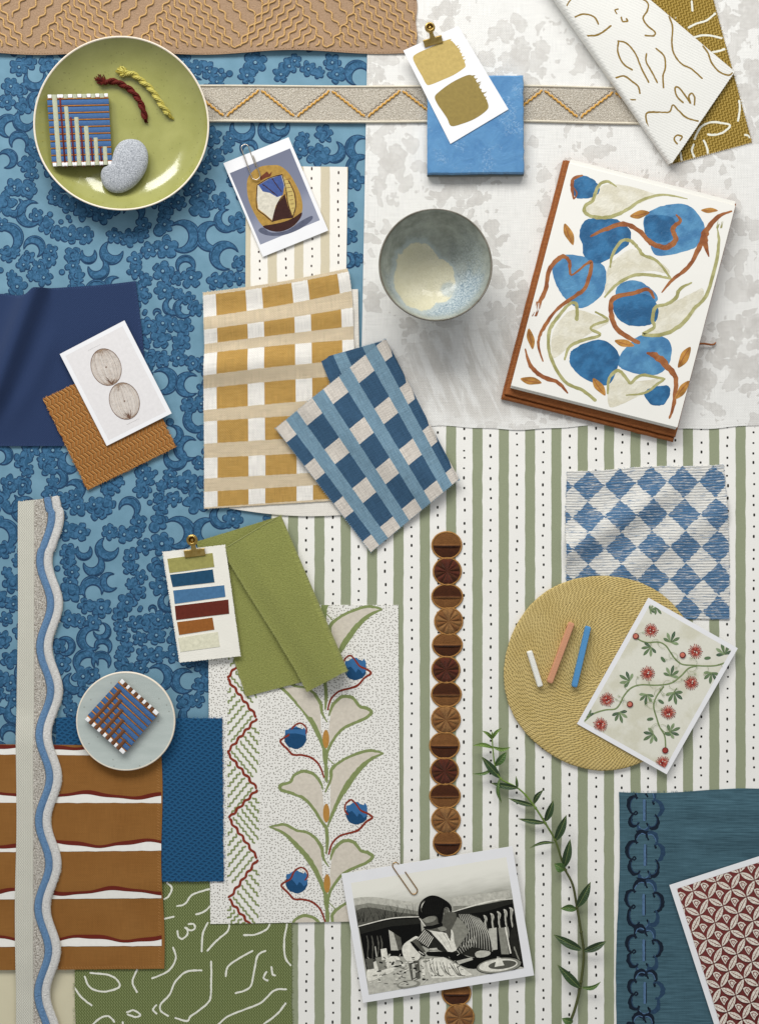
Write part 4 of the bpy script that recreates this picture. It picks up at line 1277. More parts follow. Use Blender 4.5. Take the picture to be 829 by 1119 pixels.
# ---- teal cloth with blue scalloped embroidery
def _teal(u, v):
    st = xnoise(xvec(u * .035, v * .6), 1, 3, .6); n = xnoise(xvec(u, v), 1.3, 3, .7)
    return xscale(xmix(st, '#2F4A55', '#4E7280'), .88 + n * .24)
cloth('teal_cloth', _teal, p=2.4, amp=.05, slub=.12, sheen=.15)
ink('navy_print', '#15202E', var=.3); ink('indigo_print', '#28425C', var=.3); ink('pale_indigo', '#4F6F92', var=.3)
def teal():
    mb = MB((760, 990, 1.4), 3)
    def zf(x, y):
        f = sstep(690, 800, x)
        return 1.4 + 3.4 * f * math.exp(-((y - 884 - (x-700)*.02) / 13) ** 2) + 3.0 * f * math.exp(-((y - 918 + (x-700)*.05) / 12) ** 2) + 1.5*f*math.exp(-((y - 950) / 14) ** 2) + .8 * math.sin(y * .012) * sstep(680, 700, x) + .3 * nz(x * .02, y * .02) + 2.0 * sstep(682, 676, x) * 0
    mb.sheet([(676, 866), (900, 862), (900, 1200), (673, 1200)], zf, .9, 'teal_cloth', 70, 90, uv='px', wob=.4, freq=.05,
             edges=lambda a, b: (1.5 * math.sin(b * 8) * (1 - a), 1.6 * math.sin(a * 8) * (1 - b)))
    z = mb.zcast()
    T = lambda x, y: (650 + x / 4.162, 850 + y / 4.162)
    Q = [(225, 148, 62, 92), (228, 352, 68, 102), (222, 578, 70, 112), (222, 785, 66, 98), (226, 978, 66, 98), (215, 1170, 62, 90)]
    k = 0
    for cx, cy, rx, ry in Q:
        n = 7
        vx = [(cx + rx * (.84 + .16*nz(i*2.7, cy)) * math.cos(2*PI*i/n - PI/2 + .1 + .18*nz(i*1.9, cy, 5)), cy + ry * (.84 + .12*nz(i*2.1, cy, 3)) * math.sin(2*PI*i/n - PI/2 + .1 + .18*nz(i*1.9, cy, 5))) for i in range(n)]
        for i in range(n):
            a, b = vx[i], vx[(i+1) % n]
            mx, my = (a[0]+b[0])/2, (a[1]+b[1])/2
            ox, oy = mx - cx, my - cy; d = math.hypot(ox, oy)
            bul = 32 + 12 * nz(i * 3.1, cy)
            ox, oy = ox/d, oy/d
            p1 = (a[0] + ox * bul * .75, a[1] + oy * bul * .75); p2 = (mx + ox * bul, my + oy * bul); p3 = (b[0] + ox * bul * .75, b[1] + oy * bul * .75)
            left = mx < cx - 10
            m = 'navy_print' if (left and i % 4 != 3) or (not left and (i + int(cy)) % 3 == 0) else 'indigo_print'
            hx, hy = (b[0]-a[0])/2, (b[1]-a[1])/2; L = []
            for q_ in range(9):
                th = -.25 + (PI + .5) * q_ / 8
                L.append((mx - hx*1.04*math.cos(th) + ox*bul*math.sin(th), my - hy*1.04*math.cos(th) + oy*bul*math.sin(th)))
            mb.stroke([T(*p) for p in L], [1.2, 2.2, 3.2, 4.2, 4.8, 4.6, 3.8, 2.6, 1.4], m, z, wiggle=.5)
            if i % 2 == 0:
                L2 = [(b[0] - ox * 2, b[1]), (b[0] - ox * 14, b[1] - oy * 10 - 4), (b[0] - ox * 18 + 5, b[1] - oy * 12 + 6), (b[0] - ox * 6 + 4, b[1] - oy * 4 + 8)]
                mb.stroke([T(*p) for p in L2], 1.6, 'navy_print', z)
            L3 = [(p[0] - ox * 9, p[1] - oy * 9) for p in L[2:7]]
            mb.stroke([T(*p) for p in L3], 1.0, 'pale_indigo' if i % 3 == 0 else 'indigo_print', z, wiggle=.5)
        mb.stroke([T(cx - 2 + 4 * nz(cy, j), cy - 46 + 92 * j / 5) for j in range(6)], 2.8, 'pale_indigo', z, wiggle=.3, lift=.3)
        mb.stroke([T(cx + 6 + 3 * nz(cy, j), cy - 44 + 90 * j / 5) for j in range(6)], .8, 'navy_print', z, wiggle=.3)
        mb.stroke([T(cx - 40, cy + ry + 2), T(cx - 8, cy + ry + 12), T(cx + 30, cy + ry + 2)], [1, 3.4, 1], 'navy_print', z)
    ink('teal_thread', '#3F6576')
    fray(mb, (829, 864), (676, 866), 'teal_thread', lambda x, y: 2.0, n=60, ln=1.0, w=.25, out=(0, -1))
    tag(mb.build('fabric_sample'), 'teal cloth with a column of dark scalloped flower outlines, in the bottom right corner', 'fabric')
teal()

# ---- long trim with wavy blue cord
def trim():
    root = thing('wavy_trim', 'long cream trim with a wavy pale blue cord, hanging down the left side over the rust striped cloth', 'trim', (40, 835, 1.6), 5)
    xc = lambda y: 49.3 + 5.8 * math.cos(2 * PI * (y - 660) / 94.5) * (1 if y > 560 else .6) + (1.2 if y < 600 else 0) - 1.5 * sstep(820, 1100, y)
    zb = lambda y: 1.5 + 4.0 * sstep(770, 815, y) - 1.2 * sstep(1050, 1085, y)
    xl = lambda y: 19.6 - 1.4 * sstep(560, 760, y) + .8 * sstep(900, 1000, y) * -1 + .5 * math.sin(y * .03)
    def band(name, fa, fb, mat, t, nxx=8, lift=0):
        mb = MB((40, 835, 1.6), 5)
        P = []; U = []
        for j in range(231):
            y = 546 + j * 2.6; a, b = fa(y), fb(y); r = []
            for i in range(nxx + 1):
                x = a + (b - a) * i / nxx
                yy = y + (-(x - 19) * .13 + 2.5) * sstep(600, 546, y)
                r.append((x, yy, zb(y) + lift))
            P.append(r); U.append([p[:2] for p in r])
        mb.shell(P, t, mat, uvs=U)
        if name == 'tape':
            fray(mb, (19.4, 548.6), (37, 546.5), 'cream_thread', zb(548) + .8, n=20, ln=1.0)
        return mb.build(name, root)
    def _hb():
        u, v = uvxy()
        tri = ((v / 3.2).mod(1.0) - .5).abs() * 3
        h = ((u + tri) * 2.5).sin(); n = xnoise(xvec(u, v), 1.1, 3, .7); n2 = xnoise(xvec(u, v), .06, 2)
        return xscale('#C9C7B9', .84 + h * .11 + n * .24 + n2 * .1), h * .16 + n * .2
    material('herringbone', _hb, rough=.95, spec=.08)
    material('trim_boucle', _boucle('#8A8072', '#EBE5DA', .7), rough=.95, spec=.05)
    def _chen(c1, c2):
        def f():
            u, v = uvxy()
            k = xnoise(xvec(u * .55, v * .55), 1, 4, .8, .4); n = xnoise(xvec(u * 1.6, v * .4), .8, 3)
            return xscale(xmix(k, c1, c2), .74 + n * .5), k * 1.0 + n * .9
        return f
    material('chenille_blue', _chen('#3F70A4', '#86AFD6'), rough=1., spec=.05, sheen=.3)
    material('chenille_white', _chen('#D6D3CC', '#F6F5F2'), rough=1., spec=.05, sheen=.3)
    band('tape', xl, lambda y: 37.5 + .5 * math.sin(y * .05), 'herringbone', .9)
    band('boucle_band', lambda y: 37, lambda y: xc(y) + 11, 'trim_boucle', 1.2, lift=.1)
    for nm, off, r, m in (('blue_cord', 0, 4.1, 'chenille_blue'), ('white_cord', 8.6, 4.6, 'chenille_white')):
        mb = MB((40, 835, 1.6), 5)
        L = []
        for j in range(231):
            y = 545 + j * 2.6; x = xc(y) + off
            L.append((x, y + (-(x - 19) * .13 + 2.5) * sstep(600, 546, y), zb(y) + 1.6))
        R = [r * (1 + .05 * nz(p[1] * .4, off)) * (.7 if i == 0 else 1) for i, p in enumerate(L)]
        mb.tube(L, R, m, 12, flat=.42)
        # fuzzy pile on both sides
        fm = 'trim_fluff' if off else 'blue_fluff'
        if fm not in MATS: ink(fm, '#CBC6B8' if off else '#6F97BB', rough=1.)
        for i in range(900):
            k = rnd.random() * (len(L) - 1.01); a = L[int(k)]; s_ = 1 if rnd.random() < .6 else -1
            x = a[0] + s_ * r * .93; y = a[1] + rnd.random() * 2.6
            mb.tube([(x - s_ * .8, y, a[2] + .4), (x + s_ * rnd.uniform(.1, .9 if not off else 1.3), y + rnd.uniform(-.8, .8), a[2] + rnd.uniform(-.6, .4))], .22, fm, 3)
        mb.build(nm, root)
    mb = MB((40, 835, 1.6), 5)
    for s_ in (-4.3, 4.4, 13.0):
        mb.tube([(xc(y) + s_, y + (-(xc(y) - 19) * .13 + 2.5) * sstep(600, 546, y), zb(y) + (1.5 if s_ < 10 else .9)) for y in range(547, 1146, 2)], .5 if s_ > 10 else .4, 'dark_slub' if s_ < 10 else 'braid_edge', 5)
    mb.build('stitching', root)
trim()

# ---- velvet rosette trim
def rosettes():
    root = thing('rosette_trim', 'strip of round brown velvet rosettes running down the green striped wallpaper', 'trim', (488, 850, 1.2), 3)
    def _vel(c1, c2):
        def f():
            u, v = uvxy()
            n = xnoise(xvec(u, v), .9, 4, .7, .4); n2 = xnoise(xvec(u, v), .18, 2)
            return xmix((n * .7 + n2 * .5 - .1), c1, c2), n * .5
        return f
    material('velvet_dark', _vel('#2C1206', '#5A3014'), rough=.9, spec=.1, sheen=.5)
    material('velvet_tan', _vel('#5C3614', '#916130'), rough=.9, spec=.1, sheen=.5)
    material('velvet_rust', _vel('#3A170B', '#6E3420'), rough=.9, spec=.1, sheen=.5)
    material('velvet_gold', _vel('#6E4720', '#A87A44'), rough=.9, spec=.1, sheen=.5)
    ink('rosette_edge', '#A3743A', rough=.95, var=.4)
    L = [(488, 596, 16.6, 15.2, 'S', 0), (488.5, 624.5, 15.6, 15.4, 'R', 0), (488.5, 652, 17.2, 14, 'S', 1), (490, 679, 15.6, 15.2, 'R', 1), (488.5, 705, 16.6, 13.8, 'S', 0), (487, 732, 15.6, 15, 'R', 0),
         (487.5, 759, 16.6, 14.4, 'S', 1), (487, 786.5, 16, 15.4, 'R', 1), (485.5, 815, 16.6, 15, 'S', 0), (485.5, 843, 15.6, 15.2, 'R', 0), (486, 870, 17, 14.2, 'S', 1), (487, 896.5, 15.8, 15, 'R', 1), (488.5, 921.5, 15.6, 14.4, 'S', 0),
         (490, 948, 15.6, 14.4, 'R', 0), (491.5, 976, 16, 14.4, 'S', 1), (493, 1004, 15.6, 14.4, 'R', 1), (494.5, 1032, 16, 14.4, 'S', 0), (496.5, 1060, 15.6, 14.6, 'R', 0), (498.5, 1086, 16, 14, 'S', 0), (502, 1112, 16, 15.4, 'R', 1), (503, 1140, 16, 14.4, 'S', 1)]
    for x, y, rx, ry, ty, lt in [k for k in L if not 940 < k[1] < 1070]:
        mb = MB((488, 850, 1.2), 3)
        n = 72; rows = []
        def zz(r, a):
            dome = 1.9 * math.sqrt(max(0, 1 - r ** 4))
            if ty == 'R':
                pl = abs(math.sin(a * 6 + .3)) ; up = math.sin(a)
                return 1.3 + dome + 1.9 * pl * min(1, r * 1.6) * (1 - r ** 6)
            yy = r * math.sin(a)
            return 1.3 + dome * (.8 + .2) + 1.6 * math.exp(-((yy - .04) / .08) ** 2) * (1 - r ** 4) - 1.1 * math.exp(-((yy - .16) / .07) ** 2) * (1 - r ** 4)
        for k in range(15):
            r = (k + .001) / 14
            rows.append([(x + rx * .95 * r * math.cos(2*PI*i/n), y + ry * .95 * r * math.sin(2*PI*i/n), zz(r, 2*PI*i/n)) for i in range(n)])
        # grid by halves / petals so the pile can catch differently
        def quad(sel, mat):
            m = mb.mi(mat)
            for j in range(14):
                for i in range(n):
                    if not sel(i, j): continue
                    pts = [rows[j][i], rows[j+1][i], rows[j+1][(i+1) % n], rows[j][(i+1) % n]]
                    mb.face([mb.vert(*p) for p in pts], m, [p[:2] for p in pts], False)
        if ty == 'S':
            top, bot = ('velvet_tan', 'velvet_dark') if not lt else ('velvet_dark', 'velvet_tan')
            quad(lambda i, j: i >= n // 2, top); quad(lambda i, j: i < n // 2, bot)
        else:
            a, b = ('velvet_gold', 'velvet_tan') if lt else ('velvet_rust', 'velvet_dark')
            f = lambda i: (i // 6) % 2 == 0 or 15 <= i < 22 or 50 <= i < 58
            quad(lambda i, j: f(i), a); quad(lambda i, j: not f(i), b)
        me = mb
        R = [(x + (rx - .6) * (1 + .012 * nz(i * .9, x, y)) * math.cos(2*PI*i/60), y + (ry - .6) * math.sin(2*PI*i/60), 1.75) for i in range(61)]
        mb.tube(R, [1.0 + .22 * nz(i * .7, y) for i in range(61)], 'rosette_edge', 6)
        for i in range(60):
            a = rnd.random() * 6.28
            mb.tube([(x + (rx - .8) * math.cos(a), y + (ry - .8) * math.sin(a), 1.9), (x + (rx + rnd.uniform(0, .7)) * math.cos(a + .03), y + (ry + rnd.uniform(0, .7)) * math.sin(a + .03), 1.6)], .22, 'rosette_edge', 3)
        mb.build('rosette', root)
rosettes()

# ================================================================== CERAMICS AND SMALL THINGS
# ---- green plate
def glaze(name, fn, rough=.12, coat=.6, spec=.5):
    return material(name, fn, rough=rough, coat=coat, spec=spec)
def _pl():
    x, y, z = objxyz()
    n = xnoise(xvec(x, y), .03, 3); n2 = xnoise(xvec(x, y), .8, 3, .7)
    return xmix(xstep(.985, .992, xwhite(xvec((x * .8).floor(), (y * .8).floor()))) * .35, xscale(xmix(n, '#8F9046', '#A3A35A'), .94 + n2 * .12), '#5E5A2C'), xnoise(xvec(x, y), .05, 2) * .35
glaze('olive_glaze', _pl, rough=.16, coat=.35)
material('cream_rim', lambda: (lambda x, y, z: xscale('#E6DAC6', .92 + xnoise(xvec(x, y), .3, 3) * .16))(*objxyz()), rough=.35, spec=.4)
def plate():
    cx, cy = 133.0, 135.5
    root = thing('plate', 'round olive green ceramic plate with a thin cream rim in the upper left', 'plate', (cx, cy, .9), 22)
    prof = [(0.01, 5.2), (20, 5.2), (40, 5.3), (54, 5.6), (64, 6.8), (73, 9.4), (80.5, 13.0), (87, 17.4), (91.5, 21.4), (93.6, 23.6)]
    mb = MB((cx, cy, .9), 22)
    mb.lathe((cx, cy), catmull(prof, 4), 'olive_glaze', 128, warp=lambda r, a: r * .006 * math.sin(2 * a + .6) + r * .004 * math.sin(3 * a))
    mb.build('well', root)
    mb = MB((cx, cy, .9), 22)
    rim = [(93.6, 23.6), (94.3, 24.3), (95.2, 24.4), (95.7, 23.8), (95.2, 22.6), (92, 19.4), (86, 15), (78, 10.6), (68, 7.0), (58, 4.6), (50, 3.4), (49, 1.2), (46, .9), (45, 2.4), (0.01, 2.4)]
    mb.lathe((cx, cy), rim, 'cream_rim', 128, warp=lambda r, a: r * .006 * math.sin(2 * a + .6) + r * .004 * math.sin(3 * a))
    mb.build('rim', root)
plate()

# ---- yarn-wrapped tiles
def yarnmat(name, c, ax=0):
    def f():
        u, v = uvxy()
        n = xnoise(xvec(u * .25, v * 2.2), 1, 3, .7); m = xnoise(xvec(u * 2.2, v * .25), 1, 3, .7)
        k = n if ax == 0 else m
        return xscale(c, .78 + k * .44), k * .35
    return material(name, f, rough=.75, spec=.25, sheen=.1)
yarnmat('yarn_blue', '#42699B'); yarnmat('yarn_orange', '#C07B24'); yarnmat('yarn_pale', '#B9BDA0', 1); yarnmat('yarn_red', '#8C3434', 1); yarnmat('yarn_brown', '#74492C', 1)
material('white_bead', '#ECEBEC', rough=.5, spec=.4)
ink('card_core', '#5B4634')
def yarn_tile(name, label, q, z0, th, header, nblue, cols, vert, thin, zc, tilt=None):
    W, L = dist(q[0], q[1]), dist(q[0], q[3])
    cx, cy = sum(p[0] for p in q)/4, sum(p[1] for p in q)/4
    root = thing(name, label, 'woven sample', (cx, cy, z0), zc)
    Q = lambda u, v: bil(q, u / W, v / L)
    mb = MB((cx, cy, z0), zc)
    mb.prism([Q(.6, .6), Q(W-.6, .6), Q(W-.6, L-.6), Q(.6, L-.6)], z0, z0 + th - 1.2, 'card_core', .3)
    mb.build('core', root)
    def strip(mb, u0, v0, u1, v1, z, r, mat, horiz, amp=.25):
        """soft band of wrapped yarn from edge to edge"""
        n = 9; P = []; U = []
        m = 14
        for j in range(n + 1):
            row = []; ru = []
            for i in range(m + 1):
                a, b = (i / m, j / n) if horiz else (j / n, i / m)
                u, v = u0 + (u1-u0)*a, v0 + (v1-v0)*b
                c = b if horiz else a
                hgt = math.sqrt(max(0, 1 - (2*c - 1) ** 2 * .96))
                if horiz: v += amp * nz(u * .12, v0, z0)
                else: u += amp * nz(v * .12, u0, z0)
                x, y = Q(u, v); row.append((x, y, z - r * .9 + r * hgt)); ru.append((u, v))
            P.append(row); U.append(ru)
        mb.grid(P, mat, U)
    zt = z0 + th
    if tilt:
        root.rotation_euler = (tilt[0], tilt[1], 0); root.location.z += tilt[2] * .001
    per = (L - 2 * header) / nblue
    for k in range(nblue):
        v = header + k * per
        m = MB((cx, cy, z0), zc)
        strip(m, -.5, v + per * .12, W + .5, v + per * .99, zt - .2, 1.1, 'yarn_blue', True)
        for s_ in (-.5, W + .5):   # wrapped ends
            x0, y0 = Q(s_, v + per * .2); x1, y1 = Q(s_, v + per * .95)
            m.grid([[(x0, y0, zt - .9), (x1, y1, zt - .9)], [(x0, y0, z0 + .3), (x1, y1, z0 + .3)]], 'yarn_blue')
        m.build('weft_band', root)
    m = MB((cx, cy, z0), zc)
    for k in range(nblue + 1):
        v = header + k * per
        for dv in (-.27, .27):
            a, b = Q(-.4, v + dv + .2), Q(W + .4, v + dv + .3)
            m.tube([(a[0], a[1], z0 + .4), (a[0], a[1], zt - .3), (b[0], b[1], zt - .3), (b[0], b[1], z0 + .4)], .4, 'yarn_orange', 6)
    m.build('weft_thread', root)
    for k, (u, vs_, w_) in enumerate(cols):
        m = MB((cx, cy, z0), zc)
        strip(m, u, vs_, u + w_, L + .3, zt + .55, 1.0, vert, False, .2)
        m.build('warp_band', root)
    m = MB((cx, cy, z0), zc)
    for u, vs_ in thin:
        for du in (-.5, .5):
            a, b = Q(u + du, vs_), Q(u + du + .6, L + .3)
            m.tube([(a[0], a[1], zt + .3), (b[0], b[1], zt + .3), (b[0], b[1], z0 + .5)], .45, 'yarn_red', 5)
    if thin: m.build('warp_thread', root)
    ws = []
    prev = 0
    for u, vs_, w_ in sorted(cols): ws.append((prev + .4, u - .3)); prev = u + w_
    ws.append((prev + .4, W))
    for (a, b) in ws:
        if b - a < 1: continue
        for va, vb in ((-.3, header - .6), (L - header + .7, L + .4)):
            m = MB((cx, cy, z0), zc)
            m.prism([Q(a, va), Q(b, va), Q(b, vb), Q(a, vb)], zt - 1.2, zt + .7, 'white_bead', .5)
            m.build('white_bead', root)
    if not thin:
        m = MB((cx, cy, z0), zc)
        for u, vs_, w_ in cols: strip(m, u, -.3, u + w_, header, zt + .3, 1.0, vert, False)
        m.build('header_thread', root)
    else:
        m = MB((cx, cy, z0), zc)
        for u, vs_, w_ in cols: strip(m, u, -.3, u + w_, header, zt + .3, 1.0, vert, False)
        m.build('header_thread', root)
yarn_tile('woven_sample', 'small square wrapped in blue yarn with pale green bars, on the green plate',
          [(52.2, 105.9), (116.8, 101.3), (121, 179.2), (58, 183.6)], 6.2, 6, 4.2, 9,
          [(4.8, 0, 5.2), (17, 13, 4.4), (27, 25, 4.6), (36.8, 35, 4.8), (46.6, 48, 4.4), (56, 58, 4.6)], 'yarn_pale', [(13.2, 0), (23.4, 25), (33.4, 35), (43.6, 48), (53.4, 58)], 18, tilt=(-.03, .16, 7.6))

# ---- pebble
def _st():
    x, y, z = objxyz()
    n = xnoise(xvec(x, y, z), .75, 4, .85); n2 = xnoise(xvec(x, y, z), .1, 2)
    return xscale(xmix(xstep(.30, .70, n), '#868B93', '#C6CAD0'), .92 + n2 * .16), n * .35
material('grey_stone', _st, rough=.8, spec=.3)
def pebble():
    T = lambda x, y: (40 + x / 6.377, 90 + y / 6.377)
    out = catmull([T(*p) for p in [(528,520),(550,455),(590,410),(650,393),(715,405),(760,450),(778,510),(770,590),(735,660),(680,722),(610,763),(545,770),(490,745),(457,700),(447,640),(462,598),(495,580),(518,562)]], 4, True)
    c = T(640, 590)
    mb = MB((c[0], c[1], 6), 14)
    P = []
    for k in range(13):
        a = -PI/2 * .7 + (PI/2 * 1.7) * k / 12 if k < 12 else PI/2
        f = math.cos(a) ** .75 if a < PI/2 else .001
        f = max(f, .001)
        P.append([(c[0] + (p[0]-c[0])*f, c[1] + (p[1]-c[1])*f, 13 + 7.5 * math.sin(a)) for p in out])
    mb.grid(P, 'grey_stone', close_i=True)
    tag(mb.build('pebble'), 'smooth speckled grey pebble on the green plate', 'pebble')
pebble()

# ---- twisted thread bundles
def twist(name, label, path, r, mat, z, knot=None, tail=None, light=None):
    mb = MB((path[0][0], path[0][1], z), 12)
    Q = catmull(path, 14)
    tot = 0; D = [0]
    for a, b in zip(Q, Q[1:]): tot += dist(a, b); D.append(tot)
    for ph in (0, PI):
        L = []; R = []
        for i, p in enumerate(Q):
            a, b = Q[max(0, i-1)], Q[min(len(Q)-1, i+1)]; d = dist(a, b) or 1
            nx, ny = -(b[1]-a[1])/d, (b[0]-a[0])/d
            t = D[i] / (r * 4.2) * 2 * PI * .5 + ph
            L.append((p[0] + nx*r*.62*math.cos(t), p[1] + ny*r*.62*math.cos(t), z + r + r*.6*math.sin(t)))
            R.append(r * (.78 if 2 < i < len(Q)-3 else .5))
        mb.tube(L, R, mat, 8)
        # single fibres lying along the strand
        for k in range(5):
            a0 = k * 1.256
            F = []
            for i in range(0, len(L)):
                tt = a0 + D[i] * .5
                a, b = L[max(0, i-1)], L[min(len(L)-1, i+1)]; d = dist(a, b) or 1
                nx, ny = -(b[1]-a[1])/d, (b[0]-a[0])/d
                F.append((L[i][0] + nx * R[i]*.9*math.cos(tt), L[i][1] + ny*R[i]*.9*math.cos(tt), L[i][2] + R[i]*.9*math.sin(tt)))
            mb.tube(F, r * .22, light or mat, 4)
    if knot:
        kx, ky, kr = knot
        for i in range(34):
            a = rnd.uniform(0, 6.28); rr = kr * rnd.uniform(.5, 1.0)
            p0 = (path[0][0] + rnd.uniform(-1, 1), path[0][1] + rnd.uniform(-1, 1), z + r)
            p2 = (kx + rr * math.cos(a), ky + rr * math.sin(a), z + rnd.uniform(.4, 3))
            p1 = ((p0[0]+p2[0])/2 + rnd.uniform(-2, 2), (p0[1]+p2[1])/2 + rnd.uniform(-2, 2), z + rnd.uniform(2, 4.5))
            mb.tube(catmull([p0, p1, p2], 5), .62, light if i % 2 and light else mat, 4)
    if tail:
        for i in range(16):
            p = path[-1]
            mb.tube(catmull([(p[0], p[1], z + r), (p[0] + rnd.uniform(-1.5, 1.5) + tail[0]*.5, p[1] + rnd.uniform(-1.5, 1.5) + tail[1]*.5, z + rnd.uniform(1, 2.5)), (p[0] + tail[0] + rnd.uniform(-2.4, 2.4), p[1] + tail[1] + rnd.uniform(-1.6, 1.6), z + .5)], 4), .5, mat, 4)
    tag(mb.build(name), label, 'thread')
ink('thread_maroon', '#4E150F', rough=.6, var=.3); ink('thread_maroon_light', '#6E241A', rough=.6, var=.3)
ink('thread_lime', '#A89A2C', rough=.5, var=.3); ink('thread_lime_light', '#CCC25C', rough=.5, var=.3)
twist('thread_twist', 'twist of dark maroon thread on the green plate', [(113, 89), (124.5, 88), (134, 92), (143.5, 98.5), (151, 108), (155.5, 118), (158.5, 130)], 2.5, 'thread_maroon', 6.3, knot=(108.5, 85.5, 6.5), tail=(.4, 2), light='thread_maroon_light')
twist('thread_twist', 'twist of yellow green thread on the green plate', [(137, 79), (146, 81), (155, 88), (164, 96), (170.5, 105), (177, 115), (184, 124)], 2.5, 'thread_lime', 6.4, knot=(131.5, 77, 6), tail=(3, 4), light='thread_lime_light')

# ---- blue glazed tile
def _bt():
    u, v = uvxy()
    n = xnoise(xvec(u, v), .045, 4, .6, .8); n2 = xnoise(xvec(u, v), .22, 4, .7)
    s_ = xstep(.52, .64, xnoise(xvec(u + 50, v), .3, 3, .7)) * xstep(.5, .62, xnoise(xvec(u, v + 90), .035, 2))
    c = xmix(n, '#407AAF', '#5B95C4'); c = xmix(s_ * .35, c, '#86AFCF')
    return xscale(c, .95 + n2 * .1), n * .5 + n2 * .12 + s_ * .1
glaze('blue_glaze', _bt, rough=.22, coat=.5)
material('bisque', '#6F7470', rough=.8)
mb = MB((519, 137, 4), 12)
out = []
cs = [(466.5, 83), (571.5, 82.3), (572.5, 189.5), (466.5, 190.5)]
for a, b in zip(cs, cs[1:] + cs[:1]):
    for k in range(26):
        t = k / 26; x, y = lerp(a, b, t); d = .55 * nz(x * .12, y * .12, 3) + (.5 * nz(x*.5, y*.5))
        out.append((x + d * (1 if abs(b[0]-a[0]) < 5 else .2), y + d * (1 if abs(b[1]-a[1]) < 5 else .2)))
mb.prism(out, 4.2, 13.4, 'blue_glaze', 1.6, ms='blue_glaze')
mb.prism([(466.8, 83), (571.8, 83), (572.2, 190.8), (466.8, 191.4)], 3.9, 8.0, 'bisque', 0)
tag(mb.build('ceramic_tile'), 'square glossy sky blue ceramic tile lying on the beige braid', 'tile')

# ---- bowl
def _bo():
    x, y, z = objxyz()
    n = xnoise(xvec(x, y, z), .07, 4, .6); n2 = xnoise(xvec(x, y, z), .9, 4, .8); n3 = xnoise(xvec(x, y, z), .03, 2)
    # cream pool
    px, py = x + 8.5, y + 2.0
    ang = xnoise(xvec(x, y), .06, 4, .65)
    e1 = (((x + 16) / 27).pow(2) + ((y + 7) / 37).pow(2)).sqrt(); e2 = (((x - 3) / 21).pow(2) + ((y + 10) / 25).pow(2)).sqrt()
    d = e1.min(e2) + (ang - .5) * .25 + (n2 - .5) * .06
    pool = xstep(1.03, .98, d)
    notch = xstep(10, 7, ((x - 16) * (x - 16) + (y + 19) * (y + 19)).sqrt() + (n2 - .5) * 8)
    pool = pool * (1 - notch * .75)
    side = xstep(-25, 30, x - y * .8)
    ring = xmix(n, '#757B71', '#B2B8AC')
    n4 = xnoise(xvec(x, y, z), .5, 4, .85)
    blue = xmix(xstep(.25, .75, n4), '#5F7C90', '#C3CFD1')
    low = xstep(10, -28, y + (n - .5) * 30)
    c = xmix((low * .8 + side * .45).clamp() * xstep(.2, .6, n4 + low * .25) * xstep(58, 48, (x*x + y*y).sqrt() + (n2 - .5) * 12), ring, blue)
    halo = xstep(1.22, 1.05, d) * (1 - pool)
    c = xmix(halo * .8, c, xmix(n2, '#8FA4AC', '#C9CFC8'))
    cream = xmix(n, '#CFC9A6', '#DDD8BC')
    sp = xvor(xvec(x, y), .35, 1.0); spm = xstep(.10, .05, sp) * xstep(.55, .7, n3 + n * .3)
    cream = xmix(spm * .8, cream, '#4A3F2C')
    cream = xscale(cream, .93 + n4 * .1)
    c = xmix(pool, c, cream)
    rim = xstep(57.0, 58.2, (x*x + y*y).sqrt()) * z.gt(40)
    c = xmix(rim * .7, c, '#5C4A34')
    return c, n2 * .35 + n * .6, (n2 * .15 + .14)
glaze('reactive_glaze', _bo, coat=.3)
def bowl():
    cx, cy = 475.5, 290
    root = thing('bowl', 'small round stoneware bowl with grey green glaze and a cream pool inside', 'bowl', (cx, cy, 2), 52)
    mb = MB((cx, cy, 2), 52)
    prof = [(.01, 9), (10, 9.2), (20, 10.2), (28, 13), (36, 18), (44, 26), (50, 34.5), (55, 43.5), (58.2, 51), (59.6, 55), (60.3, 56.4), (61, 56.6), (61.6, 56), (61.8, 54.6)]
    mb.lathe((cx, cy), catmull(prof, 4), 'reactive_glaze', 128, warp=lambda r, a: r * .006 * math.sin(2 * a + 1) + r*.003*math.sin(5*a))
    mb.build('inside', root)
    mb = MB((cx, cy, 2), 52)
    prof = [(61.8, 54.6), (60.8, 50), (57, 41), (51, 31), (44, 22), (36, 13), (27, 8), (25, 3), (24, 2), (22, 2), (21, 4), (.01, 5)]
    mb.lathe((cx, cy), prof, 'reactive_glaze', 128, warp=lambda r, a: r * .006 * math.sin(2 * a + 1) + r*.003*math.sin(5*a))
    mb.build('outer_wall', root)
bowl()

# ---- round coaster dish with second woven tile
def _co():
    x, y, z = objxyz()
    n = xnoise(xvec(x * .3, y * 1.2), .08, 4, .6); n2 = xnoise(xvec(x, y), .8, 3)
    sp = xstep(.05, .02, xvor(xvec(x, y), .045, 1.0))
    return xmix(sp * .5, xscale(xmix(n, '#A9B4AF', '#BAC3BE'), .97 + n2 * .06), '#6E6A5C'), n * .15
glaze('celadon_glaze', _co, rough=.35, coat=.15)
def coaster():
    cx, cy = 137.6, 788
    root = thing('coaster', 'round pale grey green ceramic coaster with a cream rim in the lower left', 'coaster', (cx, cy, 5.4), 12)
    mb = MB((cx, cy, 5.4), 12)
    mb.lathe((cx, cy), [(.01, 12.4), (30, 12.4), (50, 12.6), (52.6, 12.9)], 'celadon_glaze', 96)
    mb.build('top', root)
    mb = MB((cx, cy, 5.4), 12)
    mb.lathe((cx, cy), [(52.6, 12.9), (53.3, 13.1), (54, 12.7), (54.3, 11.6), (54.0, 9), (52.5, 6.4), (50, 5.4), (.01, 5.4)], 'cream_rim', 96)
    mb.build('rim', root)
coaster()
